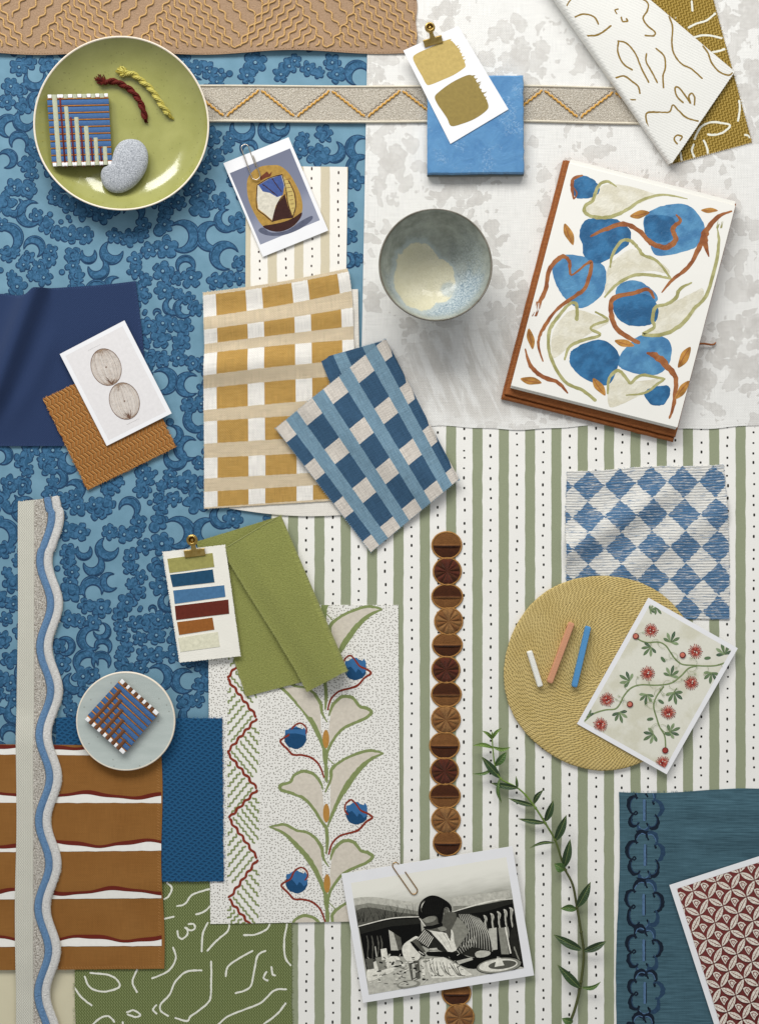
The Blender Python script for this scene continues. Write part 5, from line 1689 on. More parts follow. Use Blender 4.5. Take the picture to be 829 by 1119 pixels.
yarn_tile('woven_sample', 'square wrapped in blue and brown yarn with white beads, on the round coaster',
          [(133.0, 742), (173.6, 779), (135, 824), (93, 785.6)], 13.0, 5, 4.6, 7,
          [(5.4, 9.5, 3.8), (13.2, 16.8, 3.8), (21.2, 24, 3.8), (29.2, 31.4, 3.8), (37.2, 38.8, 3.8), (44.8, 46, 3.8)], 'yarn_brown', [], 18)

# ================================================================== CARDS, PHOTOS, CLIPS
material('card_white', lambda: (lambda u, v: (xscale('#E8E8EA', .97 + xnoise(xvec(u, v), .05, 3) * .05), xnoise(xvec(u, v), .9, 3) * .03))(*uvxy()), rough=.55, spec=.35)
material('brass', lambda: (lambda x, y, z: (xmix(xnoise(xvec(x, y, z), .25, 3), '#A98738', '#CDB065'), xnoise(xvec(x, y, z), .6, 3) * .12))(*objxyz()), rough=.3, metal=1.)
material('steel_wire', '#C9BFB0', rough=.25, metal=1.)
material('gold_wire', '#A98550', rough=.3, metal=1.)

def plane_z(p0, z0, gx=0, gy=0, curl=None):
    return lambda x, y: z0 + gx * (x - p0[0]) + gy * (y - p0[1]) + (curl(x, y) if curl else 0)

def card(name, label, cat, q, zf, t, zc, back='card_white'):
    cx, cy = sum(p[0] for p in q)/4, sum(p[1] for p in q)/4
    z0 = min(zf(*p) for p in q)
    root = thing(name, label, cat, (cx, cy, z0), zc)
    mb = MB((cx, cy, z0), zc)
    mb.sheet(q, zf, t, back, 16, 16, uv='px')
    mb.build('card_stock', root)
    return root, (lambda: MB((cx, cy, z0), zc)), (lambda x, y: zf(x, y) + t)

def flatmat(name, c, var=.12, rough=.55, spec=.3):
    if name not in MATS: ink(name, c, rough=rough, spec=spec, var=var, bump=.01)
    return name

def decal(mb, q, mat, z, nx=16, ny=16, lift=.02):
    P = [[(lambda p: (p[0], p[1], z(*p) + lift))(bil(q, i/nx, j/ny)) for i in range(nx+1)] for j in range(ny+1)]
    W, L = dist(q[0], q[1]), dist(q[0], q[3])
    U = [[(W*i/nx, L*j/ny) for i in range(nx+1)] for j in range(ny+1)]
    mb.grid(P, mat, U)

def paper_clip(label, p, ang, z, mat, ln=30, w=8.5, zc=6):
    """p: outer loop end on the card; ang points to the end beyond the edge"""
    ca, sa = math.cos(ang), math.sin(ang)
    R = lambda a, b: (p[0] + a*ca - b*sa, p[1] + a*sa + b*ca)
    mb = MB((p[0], p[1], z), zc)
    r2 = w/2; r1 = w/2 - .7
    L = [(*R(ln*.64, r2), z)]
    for i in range(11):
        a = PI/2 + PI*i/10; L.append((*R(r2 + r2*math.cos(a), r2*math.sin(a)), z))
    L.append((*R(ln*.5, -r2), z)); L.append((*R(ln*.8, -r2), z + .1))
    for i in range(11):
        a = -PI/2 + PI*i/10; L.append((*R(ln - r1 + r1*math.cos(a), (-r2 + r1) + r1*math.sin(a)), z - .2 - .09*i))
    L.append((*R(ln*.72, r1 - .8), z - 1.7)); L.append((*R(ln*.35, r1 - .8), z - 1.8))
    mb.tube(L, .6, mat, 8)
    tag(mb.build('paper_clip'), label, 'paper clip')

def bulldog(label, p, ang, z, zc, sc=1.0):
    """p middle of the jaw on the card, ang from jaw towards the handle"""
    root = thing('bulldog_clip', label, 'clip', (p[0], p[1], z), zc)
    ca, sa = math.cos(ang), math.sin(ang)
    R = lambda a, b, c: (p[0] + (a*ca - b*sa)*sc, p[1] + (a*sa + b*ca)*sc, z + c*sc)
    # jaw: folded strip with a rolled lip
    mb = MB((p[0], p[1], z), zc)
    hw = 10.5
    prof = [(-2.6, .6), (-2.9, 1.2), (-2.3, 1.9), (-1.4, 1.7), (0, 2.3), (2.0, 3.6), (4.0, 4.6), (4.6, 4.2), (4.2, 3.2), (2.4, 2.4), (0, 1.2), (-1.2, .5)]
    P = [[R(a, b, c) for a, c in prof] for b in [-hw, -hw+.5, -3, 0, 3, hw-.5, hw]]
    mb.grid(P, 'brass', close_i=True)
    m = mb.mi('brass')
    for row in (P[0], P[-1]): mb.face([mb.vert(*q) for q in row], m, [q[:2] for q in row])
    mb.build('jaw', root)
    # lower jaw behind the card
    mb = MB((p[0], p[1], z), zc)
    P = [[R(a, b, c) for a, c in [(-2.6, -1.0), (3.8, -1.6), (4.6, 3.8), (4.0, 4.4)]] for b in [-hw, 0, hw]]
    mb.grid(P, 'brass', smooth=False); mb.build('lower_jaw', root)
    # handle: waisted strap rising into a rolled eye
    mb = MB((p[0], p[1], z), zc)
    P = []
    for a, w_, c in [(1.5, 3.4, 3.6), (3.5, 3.2, 5.0), (5.5, 2.6, 6.2), (8, 2.3, 7.2), (10, 2.6, 8.2), (11.6, 3.8, 9.4)]:
        P.append([R(a, -w_, c - .5), R(a, -w_*.6, c), R(a, 0, c + .15), R(a, w_*.6, c), R(a, w_, c - .5)])
    mb.shell(P, .6, 'brass')
    mb.build('handle', root)
    mb = MB((p[0], p[1], z), zc)
    ring = lambda rr, c, da: [R(14.2 + da + rr*math.cos(a*PI/12), rr*math.sin(a*PI/12), c + .5*math.cos(a*PI/12)) for a in range(25)]
    mb.tube(ring(4.6, 9.6, 0), 1.25*sc, 'brass', 10)
    mb.tube(ring(3.9, 11.2, .2), .8*sc, 'brass', 8)
    P = [[R(14.2 + r*math.cos(2*PI*i/20), r*math.sin(2*PI*i/20), c) for i in range(20)] for r, c in ((4.4, 8.4), (2.2, 8.8), (1.7, 9.6), (.9, 9.9), (.01, 10))]
    mb.grid(P, 'brass', close_i=True)
    mb.build('eye', root)

# ---- seed ovals card
def seedcard():
    q = [(65.7, 387), (136.5, 350.3), (188, 451.8), (117, 487.3)]
    zf = plane_z((117, 450), 6.4, .010, -.006)
    root, M, z = card('art_card', 'white art card printed with two striped seed ovals, on the tan woven square', 'card', q, zf, .5, 6)
    flatmat('seed_paper', '#DDDADA', .05); flatmat('seed_line', '#6E5140', .3); flatmat('seed_fill', '#D6CFC7', .15); flatmat('seed_pale', '#9C8570', .3); flatmat('script_grey', '#A9A5A2', .1)
    mb = M(); decal(mb, inset(q, 4.6), 'seed_paper', z)
    ang = math.atan2(451.8-350.3, 188-136.5) - PI/2
    for cx, cy, rx, ry, tilt, ap in ((116.4, 401.3, 16.2, 20.6, -.34, 1), (136.4, 438.3, 16.2, 20.4, -.30, 1)):
        def E(a, k=1, rx=rx, ry=ry, cx=cx, cy=cy, tilt=tilt):
            x, y = rx*k*math.cos(a), ry*k*math.sin(a)
            return (cx + x*math.cos(tilt) - y*math.sin(tilt), cy + x*math.sin(tilt) + y*math.cos(tilt))
        mb.poly([E(i*PI/18) for i in range(36)], 'seed_fill', z)
        top, bot = E(-PI/2, .98), E(PI/2, .98)
        for i in range(-13, 14):
            k = i / 13.5
            L = []
            for j in range(9):
                t = j / 8; yy = -math.cos(t*PI); wx = math.sin(t*PI) ** .8 * k
                x, y = rx*.97*wx, ry*.97*yy
                L.append((cx + x*math.cos(tilt) - y*math.sin(tilt), cy + x*math.sin(tilt) + y*math.cos(tilt)))
            mb.stroke(L, .18 + .4 * abs(nz(i*1.7, cx)), 'seed_line' if i % 3 == 0 else 'seed_pale', z, smooth=2, wiggle=.8)
        for i in range(14):
            L = [bot, E(PI/2 + rnd.uniform(-.55, .55), rnd.uniform(.5, .8))]
            mb.stroke(L, [.9, .1], 'seed_line', z)
            L = [top, E(-PI/2 + rnd.uniform(-.5, .5), rnd.uniform(.6, .85))]
            mb.stroke(L, [.5, .1], 'seed_pale', z)
        mb.stroke([E(i*PI/18) for i in range(37)], .6, 'seed_line', z, smooth=0)
        mb.poly([E(i*PI/4, .05) for i in range(8)], 'seed_line', z)
    # faint illegible caption lines
    for (x0, y0, n) in ((97, 383, 9), (139, 464, 9)):
        for i in range(n):
            x, y = x0 + i*1.5, y0 - i*.75
            mb.stroke([(x, y), (x + .9, y - .4 + .3*nz(i, x0))], .22, 'script_grey', z)
    mb.build('picture', root)
seedcard()

# ---- polaroid-style photo of a painted pot
def potphoto():
    q = [(244, 178), (315.3, 149.8), (358.6, 251.6), (287, 280.3)]
    zf = plane_z((300, 215), 3.4, .008, -.010)
    root, M, z = card('photo_print', 'small photo print of a rounded clay pot painted with angular shapes', 'photo', q, zf, .5, 5)
    T = lambda x, y: (240 + x/6.377, 140 + y/6.377)
    mb = M()
    def _bg():
        u, v = uvxy()
        g = xnoise(xvec(u, v), .05, 2); f = xstep(52, 70, v + u * .1)
        c = xmix((v / 80).clamp(), '#6B7086', '#7A8096')
        return xscale(xmix(f, c, '#8A8FA2'), .96 + g * .08)
    material('photo_backdrop', _bg, rough=.45, spec=.35)
    pq = [T(70, 312), T(490, 140), T(698, 640), T(283, 810)]
    decal(mb, pq, 'photo_backdrop', z)
    for n, c in (('clay_ochre', '#A98436'), ('clay_dark', '#3A1E1A'), ('clay_white', '#CFC9B8'), ('clay_blue', '#3F558F'), ('clay_brown', '#6A3420'), ('clay_pale', '#BFA85E'), ('photo_shadow', '#565B70')): flatmat(n, c, .25)
    mb.poly([T(x, y) for x, y in [(300,690),(360,725),(470,710),(560,650),(640,610),(640,640),(560,700),(440,745),(330,745),(270,715)]], 'photo_shadow', z, smooth=4)
    mb.poly([T(x, y) for x, y in [(360,257),(420,262),(480,310),(530,390),(565,470),(577,560),(550,640),(500,690),(420,718),(350,712),(290,670),(240,590),(205,510),(190,430),(195,350),(235,295),(290,265)]], 'clay_ochre', z, smooth=4)
    mb.poly([T(x, y) for x, y in [(300,682),(370,668),(450,650),(520,620),(572,585),(560,630),(500,690),(420,720),(350,712)]], 'clay_dark', z, smooth=3)
    mb.poly([T(x, y) for x, y in [(262,400),(345,350),(430,325),(455,400),(430,470),(390,540),(365,640),(320,600),(268,560),(258,480)]], 'clay_white', z)
    mb.poly([T(x, y) for x, y in [(270,395),(345,352),(428,326),(450,400),(440,465),(400,480),(350,450),(300,440)]], 'clay_blue', z)
    mb.poly([T(x, y) for x, y in [(455,465),(475,540),(505,625),(440,632),(370,650),(380,590),(405,520)]], 'clay_dark', z)
    mb.poly([T(x, y) for x, y in [(436,328),(480,370),(515,450),(528,540),(510,610),(490,560),(465,470)]], 'clay_pale', z)
    for i in range(9): mb.stroke([T(452 + i*7, 360 + i*28), T(492 + i*4, 352 + i*29)], .5, 'clay_brown', z)
    for L in ([(262,395),(345,348),(435,322)], [(435,322),(460,420),(478,530),(508,625)], [(262,395),(257,480),(262,560),(318,608),(362,648)], [(455,462),(410,510),(380,590),(368,650)], [(480,365),(520,450),(530,540),(508,620)], [(365,350),(400,400),(430,440)], [(300,392),(340,420),(400,470)]):
        mb.stroke([T(*p) for p in L], 1.0, 'clay_dark', z, wiggle=.6)
    mb.poly([T(x, y) for x, y in [(280,340),(330,300),(345,320),(365,300),(355,335),(320,345),(285,365)]], 'clay_brown', z)
    mb.build('picture', root)
    paper_clip('silver wire paper clip on the photo of the painted pot', T(262, 360), math.atan2(-235, -85) , 5.9, 'steel_wire', ln=41, w=9.5, zc=5)
potphoto()

# ---- white card with two gold paint swatches
def goldcard():
    q = [(440.4, 65.5+0), (500.5-3, 29), (555, 120), (491.8, 157.8)]
    q = [(440.4, 56), (500.3, 29), (555, 120), (491.8, 157.8)]
    q[0] = (440.4, 56)
    zf = plane_z((495, 90), 13.75, 0, 0)
    root, M, z = card('paint_card', 'white card painted with two gold brush swatches, resting on the blue tile', 'card', q, zf, .5, 12)
    T = lambda x, y: (400 + x/3.454, y/3.454)
    flatmat('paint_gold', '#BDA45C', .15, .6); flatmat('paint_bronze', '#8F7A34', .15, .5)
    mb = M()
    def sw(L, ragged, mat):
        mb.poly([T(*p) for p in catmull(L, 4, True)], mat, z)
        for (a, b) in zip(ragged, ragged[1:]):
            for i in range(5):
                t = rnd.random(); x, y = a[0]+(b[0]-a[0])*t, a[1]+(b[1]-a[1])*t
                l = rnd.uniform(4, 18)
                mb.stroke([T(x-26, y+9), T(x, y), T(x + l*.9, y - l*.45)], [2.6, 1.9, .3], mat, z, wiggle=.5)
    sw([(176,222),(190,205),(240,182),(300,155),(322,158),(338,175),(352,195),(365,225),(374,250),(365,262),(330,285),(290,303),(240,323),(225,318),(210,290),(190,255)], [(305,155),(330,175),(350,205),(366,235)], 'paint_gold')
    sw([(258,368),(275,348),(320,315),(375,288),(400,288),(415,310),(430,340),(448,370),(460,400),(452,420),(410,450),(360,470),(320,478),(305,450),(285,420),(268,395)], [(398,286),(415,315),(432,345),(452,385)], 'paint_bronze')
    mb.build('paint', root)
    p = T(252, 163)
    bulldog('brass bulldog clip gripping the card with gold paint swatches', p, math.atan2(95-163, 225-252) + .1, zf(*p) + .5, 13, .98)
goldcard()

# ---- card of six colour strips
def colourcard():
    T = lambda x, y: (160 + x/5.921, 560 + y/5.922)
    q = [T(105, 257), T(508, 210), T(608, 928), T(215, 970)]
    zf = plane_z((220, 660), 7.6, .012, 0)
    root, M, z = card('swatch_card', 'torn-edged cream card with six painted colour strips, lying over the green felt', 'card', q, zf, .5, 9, back='card_cream')
    mb = M()
    strips = [((135,300),(428,262),(440,352),(150,392),'#9B9650'), ((152,403),(430,368),(441,452),(170,483),'#1D4A68'), ((173,505),(503,470),(512,545),(183,592),'#437199'),
              ((183,605),(530,563),(536,655),(192,697),'#64281C'), ((198,710),(428,680),(440,758),(212,793),'#94591F'), ((205,812),(462,772),(475,868),(220,903),'#D8D5BB')]
    for i, (a, b, c, d, col) in enumerate(strips):
        nm = 'strip_paint_%s' % ('olive deepblue blue maroon rust cream'.split()[i])
        flatmat(nm, col, .18, .6, .25)
        mb = M()
        P = [T(*a), T(*b), T(*c), T(*d)]
        mb.sheet(P, lambda x, y: z(x, y) + .05, .35, nm, 3, 3, uv='px', ms='card_cream', wob=.2, freq=.4)
        mb.build('colour_strip', root)
    mb = M()
    for a, b in ((q[0], q[1]), (q[1], q[2]), (q[2], q[3]), (q[3], q[0])):
        n = int(dist(a, b) / 1.2)
        for i in range(n):
            p = lerp(a, b, (i + rnd.random()) / n)
            mb.poly([(p[0] + rnd.uniform(.3, .9)*math.cos(t*1.25), p[1] + rnd.uniform(.3, .9)*math.sin(t*1.25)) for t in range(5)], 'card_cream', lambda x, y: z(x, y) - .2)
    mb.build('deckle_edge', root)
    p = T(312, 268)
    bulldog('brass bulldog clip at the top of the colour strip card', p, -PI/2 - .12, zf(*p) + .5, 12, 1.08)
material('card_cream', lambda: (lambda u, v: (xscale('#E8E5DA', .97 + xnoise(xvec(u, v), .06, 3) * .06), xnoise(xvec(u, v), .6, 4) * .12))(*uvxy()), rough=.75)
colourcard()

# ---- black and white photograph
def bwphoto():
    q = [(373, 954.5), (559, 924), (583, 1065.2), (396.5, 1095.7)]
    zf = plane_z((478, 1010), 6.2, .006, -.008)
    root, M, z = card('photo_print', 'white bordered black and white photograph of a person bent over a table', 'photo', q, zf, .5, 5)
    T = lambda x, y: (370 + x/3.768, 920 + y/3.768)
    pq = [T(50, 168), T(688, 60), T(761, 517), T(124, 628)]
    clip = pq
    def _sky():
        u, v = uvxy()
        g = xnoise(xvec(u * .3, v * 1.2), .12, 4, .6)
        s_ = xstep(8, 50, v + (g - .5) * 10)
        c = xmix(s_, '#E9E7DB', '#A9A89B')
        d = xstep(30, 34, v) * xstep(70, 130, u)
        return xmix(d * g * .5, c, '#8B8A7E')
    material('photo_sky', _sky, rough=.55, spec=.3)
    G = {}
    def g(n):
        k = 'photo_grey_' + n
        c = {'black': '#0C0C0A', 'dark': '#24241F', 'mid': '#57564D', 'grey': '#88877B', 'light': '#BBB9AC', 'pale': '#E0DDCF'}[n]
        return flatmat(k, c, .3, .6, .25)
    mb = M(); decal(mb, pq, 'photo_sky', z)
    P = lambda L, n, s_=0: mb.poly([T(*p) for p in L], g(n), z, clip, smooth=s_)
    S = lambda L, w_, n, **k: mb.stroke([T(*p) for p in L], w_, g(n), z, clip, **k)
    # hazy distance and bare trees
    P([(60,232),(140,225),(240,238),(330,250),(330,262),(62,262)], 'light', 3)
    P([(62,262),(120,250),(220,262),(330,285),(330,320),(75,350)], 'grey')
    P([(68,285),(130,268),(220,285),(335,300),(335,320),(78,352)], 'mid', 2)
    for i in range(70):
        x = rnd.uniform(70, 320); y = 330 - (x-80)*.08; l = rnd.uniform(18, 66); a = rnd.uniform(-.7, .7)
        S([(x, y), (x + l*math.sin(a)*.5, y - l*.6), (x + l*math.sin(a), y - l)], [.5, .35, .1], 'dark' if i % 3 else 'mid')
    P([(462,225),(560,215),(700,195),(704,225),(600,258),(470,262)], 'light', 0); P([(470,262),(560,262),(690,232),(700,240),(470,284)], 'grey')
    # dark balcony band
    P([(82,346),(215,314),(335,308),(345,420),(330,470),(250,470),(180,560),(120,560)], 'black')
    P([(84,350),(215,320),(335,312),(335,335),(215,346),(90,378)], 'dark')
    P([(465,290),(560,268),(714,236),(760,515),(640,520),(600,480),(600,330)], 'black')
    P([(465,286),(560,262),(714,232),(716,250),(600,285),(480,300)], 'dark')
    S([(82,346),(215,313),(332,306)], [1.0,1.1,.9], 'pale'); S([(462,288),(560,258),(640,238),(714,232)], [.8,1.3,1.2,.8], 'pale')
    P([(205,360),(225,372),(245,445),(215,445)], 'light'); P([(225,372),(255,392),(262,440),(245,445)], 'mid')
    for x in (115, 135, 158, 172): S([(x, 385), (x + 6, 420), (x + 4, 470), (x + 12, 520)], [.8, 1.6, .7, 1.2], 'mid', wiggle=.8); 
    for i, x in enumerate((600, 628, 655, 682, 706)):
        S([(x - 4, 300 - i*8), (x + 4, 312 - i*8), (x + 3, 345 - i*6), (x + 12, 375 - i*4), (x + 14, 420)], [1.2, 3.2, 1.4, 2.4, 1.0], 'light', wiggle=.4)
        S([(x + 2, 306 - i*8), (x + 8, 345 - i*6), (x + 16, 400)], [.5, .8, .5], 'mid')
    P([(615,355),(648,350),(652,440),(622,445)], 'light'); P([(655,352),(680,350),(700,460),(668,460)], 'grey')
    S([(684, 350), (694, 400), (706, 455)], 1.6, 'pale'); S([(650, 352), (655, 440)], .7, 'black')
    P([(700,380),(722,330),(742,420),(752,480),(712,470)], 'dark'); S([(720,430),(735,470),(748,500)], 1.4, 'grey', wiggle=.8)
    # table top
    P([(118,556),(170,520),(250,500),(300,480),(420,478),(520,520),(600,520),(700,500),(762,515),(762,520),(124,630)], 'light')
    P([(118,520),(150,490),(210,470),(250,475),(240,520),(160,560),(120,570)], 'pale', 3)
    # sitter: torso in a striped shirt, light collar, bent head
    T0 = T
    T = lambda x, y: (430 + x/6.908, 970 + y/6.908)
    P([(430,190),(480,190),(560,195),(620,205),(665,240),(700,310),(730,400),(745,480),(690,520),(600,520),(520,500),(460,490),(380,480),(330,460),(300,400),(330,330),(400,250)], 'dark', 3)
    for i in range(13):
        x0 = 492 + i*12.5; y0 = 196 + max(0, i-6)*5
        S([(x0, y0), (x0 + 18 + i*2, y0 + 60), (x0 + 24 + i*5, y0 + 140), (x0 + 10 + i*7.5, min(495, y0 + 250))], [.5, .9, .9, .5], 'light', wiggle=.3)
    for i in range(9):
        S([(478 + i*16, 470 - i*14), (500 + i*15, 500 - i*10)], [.8, .4], 'light')
    P([(370,205),(420,180),(470,190),(465,260),(440,310),(430,380),(400,370),(380,300)], 'mid', 2)
    P([(480,215),(520,250),(570,325),(520,400),(472,465),(445,400),(430,320),(455,270)], 'grey', 0)
    S([(480,215),(525,255),(570,325),(520,400),(474,465)], .35, 'dark', smooth=0)
    P([(265,318),(310,325),(360,330),(395,340),(420,380),(440,420),(470,470),(440,482),(405,478),(370,430),(320,375)], 'pale', 0)
    S([(330,345),(365,390),(400,450)], .6, 'light'); S([(372,338),(410,400),(430,455)], .5, 'grey')
    P([(432,310),(450,340),(455,400),(474,460),(455,470),(430,400),(425,350)], 'pale', 2)
    P([(402,330),(430,310),(432,350),(425,395),(410,370)], 'mid')
    # face looking down, dark glasses, shaded cheek
    P([(195,220),(230,215),(300,205),(370,190),(380,240),(400,290),(385,320),(340,330),(290,318),(250,310),(220,270)], 'mid', 2)
    P([(190,225),(215,240),(245,262),(300,250),(320,222),(290,212),(230,215)], 'grey', 2)
    S([(192,226),(212,252),(232,280),(248,300)], [.6,1.2,1.2,.5], 'pale')
    P([(222,292),(250,285),(290,282),(330,270),(362,262),(368,285),(330,298),(300,305),(270,310),(236,306)], 'black', 2)
    P([(330,300),(380,290),(398,315),(360,326)], 'grey', 2)
    # hair
    P([(186,205),(185,165),(195,120),(215,90),(250,65),(290,54),(335,62),(380,85),(415,110),(435,140),(436,175),(425,180),(412,150),(395,142),(378,155),(374,190),(368,225),(360,262),(335,262),(330,225),(310,208),(270,212),(235,225),(215,235),(196,222)], 'black', 2)
    S([(222,92),(208,125),(205,160),(212,182)], [.3,1.1,1.0,.3], 'mid'); S([(232,98),(215,125),(208,150)], [.2,.9,.3], 'pale')
    for i in range(10): S([(240 + i*14, 72 + abs(i-5)*3), (228 + i*15, 130), (232 + i*12, 195)], .25, 'dark')
    P([(378,160),(392,145),(408,152),(412,175),(402,195),(385,198),(376,180)], 'mid', 2); S([(384,162),(400,165),(396,185)], .45, 'grey')
    # near sleeve, arms
    P([(165,375),(235,305),(280,330),(320,380),(330,450),(270,460),(210,430)], 'dark', 0)
    for i in range(7): S([(178 + i*13, 388 + i*9), (236 + i*10, 318 + i*9)], .8, 'pale')
    P([(120,405),(165,375),(215,440),(240,480),(200,480),(150,440)], 'mid')
    P([(250,480),(330,478),(420,482),(520,500),(600,525),(760,470),(800,480),(800,560),(700,590),(600,610),(520,590),(440,545),(380,520),(260,510)], 'black', 2)
    P([(268,455),(325,450),(335,478),(270,480)], 'light'); S([(265,470),(330,468)], .5, 'dark')
    P([(612,490),(650,470),(720,475),(725,500),(680,520),(625,522)], 'light', 2); P([(470,550),(590,520),(596,540),(490,575)], 'light', 0)
    P([(62,460),(80,420),(120,390),(165,362),(185,375),(135,400),(150,440),(190,480),(200,520),(160,560),(110,560),(75,520)], 'pale', 2)
    P([(122,405),(150,412),(200,465),(238,500),(225,515),(170,470)], 'black', 2); S([(190,478),(225,500)], .8, 'pale')
    T = T0
    # forearm and hands
    # tableware
    P([(150,475),(188,470),(200,520),(165,530)], 'grey'); P([(172,440),(196,436),(204,480),(178,486)], 'pale'); S([(150,430),(156,470)], 1.2, 'light')
    P([(110,480),(140,478),(146,520),(118,524)], 'mid')
    P([(285,490),(330,485),(336,560),(300,572)], 'mid'); P([(338,485),(352,482),(356,545),(344,560)], 'pale'); P([(300,500),(312,498),(316,555),(306,560)], 'light')
    P([(360,480),(430,472),(500,510),(550,545),(500,555),(380,560),(365,520)], 'pale'); 
    for i in range(9): S([(372 + i*14, 485 + i*2), (380 + i*15, 520 + (i % 3)*12), (400 + i*15, 548)], [.4, 1.2, .4], 'grey' if i % 2 else 'mid', wiggle=.8)
    for i in range(60):
        x = rnd.uniform(150, 520); y = rnd.uniform(500, 590) - (x-128)*.12
        S([(x, y), (x + rnd.uniform(3, 12), y + rnd.uniform(-8, 8))], rnd.uniform(.3, 1.0), rnd.choice(('mid', 'dark', 'pale', 'grey', 'light')), wiggle=.9)
    el = lambda cx, cy, rx, ry, t=-.12: [(cx + rx*math.cos(a*PI/14)*math.cos(t) - ry*math.sin(a*PI/14)*math.sin(t), cy + rx*math.cos(a*PI/14)*math.sin(t) + ry*math.sin(a*PI/14)*math.cos(t)) for a in range(28)]
    P(el(658, 506, 92, 32), 'grey'); P(el(655, 505, 80, 25), 'pale'); P(el(672, 503, 58, 17), 'mid'); P([(650,470),(664,472),(680,505),(640,512)], 'pale')
    S(el(658, 506, 92, 32) , .7, 'black', cap=False)
    P(el(287, 585, 48, 17), 'grey'); P(el(284, 583, 38, 11), 'light')
    P(el(240, 500, 24, 14), 'dark'); P(el(242, 498, 16, 9), 'light'); 
    for i in range(46):
        x = rnd.uniform(128, 360); y = rnd.uniform(505, 600) - (x-128)*.1
        S([(x, y), (x + rnd.uniform(6, 22), y + rnd.uniform(-9, 6))], rnd.uniform(.4, 1.6), rnd.choice(('mid', 'grey', 'dark', 'pale', 'pale', 'light')), wiggle=.9)
    for i in range(20):
        x = rnd.uniform(110, 330); y = rnd.uniform(470, 520)
        S([(x, y), (x + rnd.uniform(4, 14), y + rnd.uniform(-12, 8))], rnd.uniform(.5, 1.8), rnd.choice(('pale', 'light', 'black', 'mid')), wiggle=.9)
    mb.build('picture', root)
    T2 = lambda x, y: (360 + x/3.454, 900 + y/3.454)
    paper_clip('gold wire paper clip on the top edge of the black and white photograph', T2(325, 262), math.atan2(140-262, 240-325), 7.6, 'gold_wire', ln=41, w=8.0, zc=5)
bwphoto()

# ---- round straw mat
def _mat():
    x, y, z = objxyz()
    r = (x*x + y*y).sqrt(); th = X.m('ARCTAN2', y, x)
    n0 = xnoise(xvec(x, y), .05, 3)
    rr = r / 2.1 + th / (2*PI) + (n0 - .5) * 1.5
    ring = rr.floor(); fr = rr - ring
    rad = ring * 2.1
    arc = th * rad / 4.6 + xwhite(xvec(ring, 2.0)) * 5 + fr * .7
    ac = arc - arc.floor()
    st = (ac - .5).abs() * 2
    stitch = xstep(.95, .35, st + ((fr - .5).abs() * 1.3).pow(2))
    hole = xstep(.55, .9, st) * xstep(.5, .2, (fr - .5).abs() * 1.2)
    n = xnoise(xvec(x, y), .9, 3, .7); n2 = xnoise(xvec(x, y), .03, 3)
    c = xmix(n2, '#C8AC5E', '#DBC27A')
    c = xmix(hole * .5, c, '#967A3C'); c = xmix(stitch * .35, c, '#DCC483')
    spk = xwhite(xvec(ring, arc.floor(), 4.0)).gt(.996)
    c = xmix(spk * hole, c, '#3A2C18')
    return xscale(c, .88 + n * .24), stitch * .7 - hole * .5 + n * .25
material('straw', _mat, rough=.8, spec=.2)
mb = MB((658, 735, 2.8), 4)
n = 160
ed = lambda a: 107.2 + .9 * math.sin(a*2+1) + .7 * math.sin(a*5) + .5 * nz(a*14, 3)
zf = lambda x, y: 2.8
P = []
for r_, z_ in ((0.001, 5.4), (.25, 5.4), (.5, 5.5), (.75, 5.4), (.96, 5.4), (.99, 5.1), (1.0, 4.5), (.995, 3.6), (.98, 3.0), (.001, 2.9)):
    P.append([(658 + ed(2*PI*i/n)*r_*math.cos(2*PI*i/n), 735 + ed(2*PI*i/n)*r_*math.sin(2*PI*i/n), z_) for i in range(n)])
mb.grid(P, 'straw', close_i=True)
tag(mb.build('placemat'), 'round golden straw placemat with stitched rings, overlapping the diamond weave', 'placemat')

# ---- three sticks of chalk
def chalk(label, a, b, w_, mat, col, h=6.0):
    def f():
        x, y, z = objxyz()
        g = xnoise(xvec(x, y, z), .8, 4, .7); g2 = xnoise(xvec(x, y, z), .15, 2)
        return xscale(col, .86 + g * .16 + g2 * .12), g * .25
    material(mat, f, rough=.9, spec=.1)
    d = dist(a, b); tx, ty = (b[0]-a[0])/d, (b[1]-a[1])/d; nx, ny = -ty, tx
    mb = MB(((a[0]+b[0])/2, (a[1]+b[1])/2, 5.5), 9)
    z0 = 5.6
    sec = [(-.5, 0), (-.5, .75), (-.38, 1), (.38, 1), (.5, .75), (.5, 0)]
    P = []
    for t, k in ((0, .72), (.012, .9), (.03, 1), (.5, 1.02), (.97, 1), (.988, .9), (1, .75)):
        c = (a[0] + tx*d*t, a[1] + ty*d*t)
        P.append([(c[0] + nx*w_*u*k, c[1] + ny*w_*u*k, z0 + h*v*(.6+.4*k)) for u, v in sec])
    mb.grid(P, mat, close_i=True, smooth=False)
    m = mb.mi(mat)
    for row in (P[0], P[-1]): mb.face([mb.vert(*p) for p in row], m, [p[:2] for p in row])
    tag(mb.build('chalk'), label, 'chalk')
chalk('short white chalk stick on the straw mat', (578, 711.5), (590, 750), 6.2, 'chalk_white', '#E6E5DC')
chalk('long peach coloured chalk stick on the straw mat', (624.4, 680.5), (600, 746), 6.6, 'chalk_peach', '#CF9470')
chalk('sky blue chalk stick on the straw mat', (642.4, 684.5), (627, 750.5), 6.2, 'chalk_blue', '#5192C6')

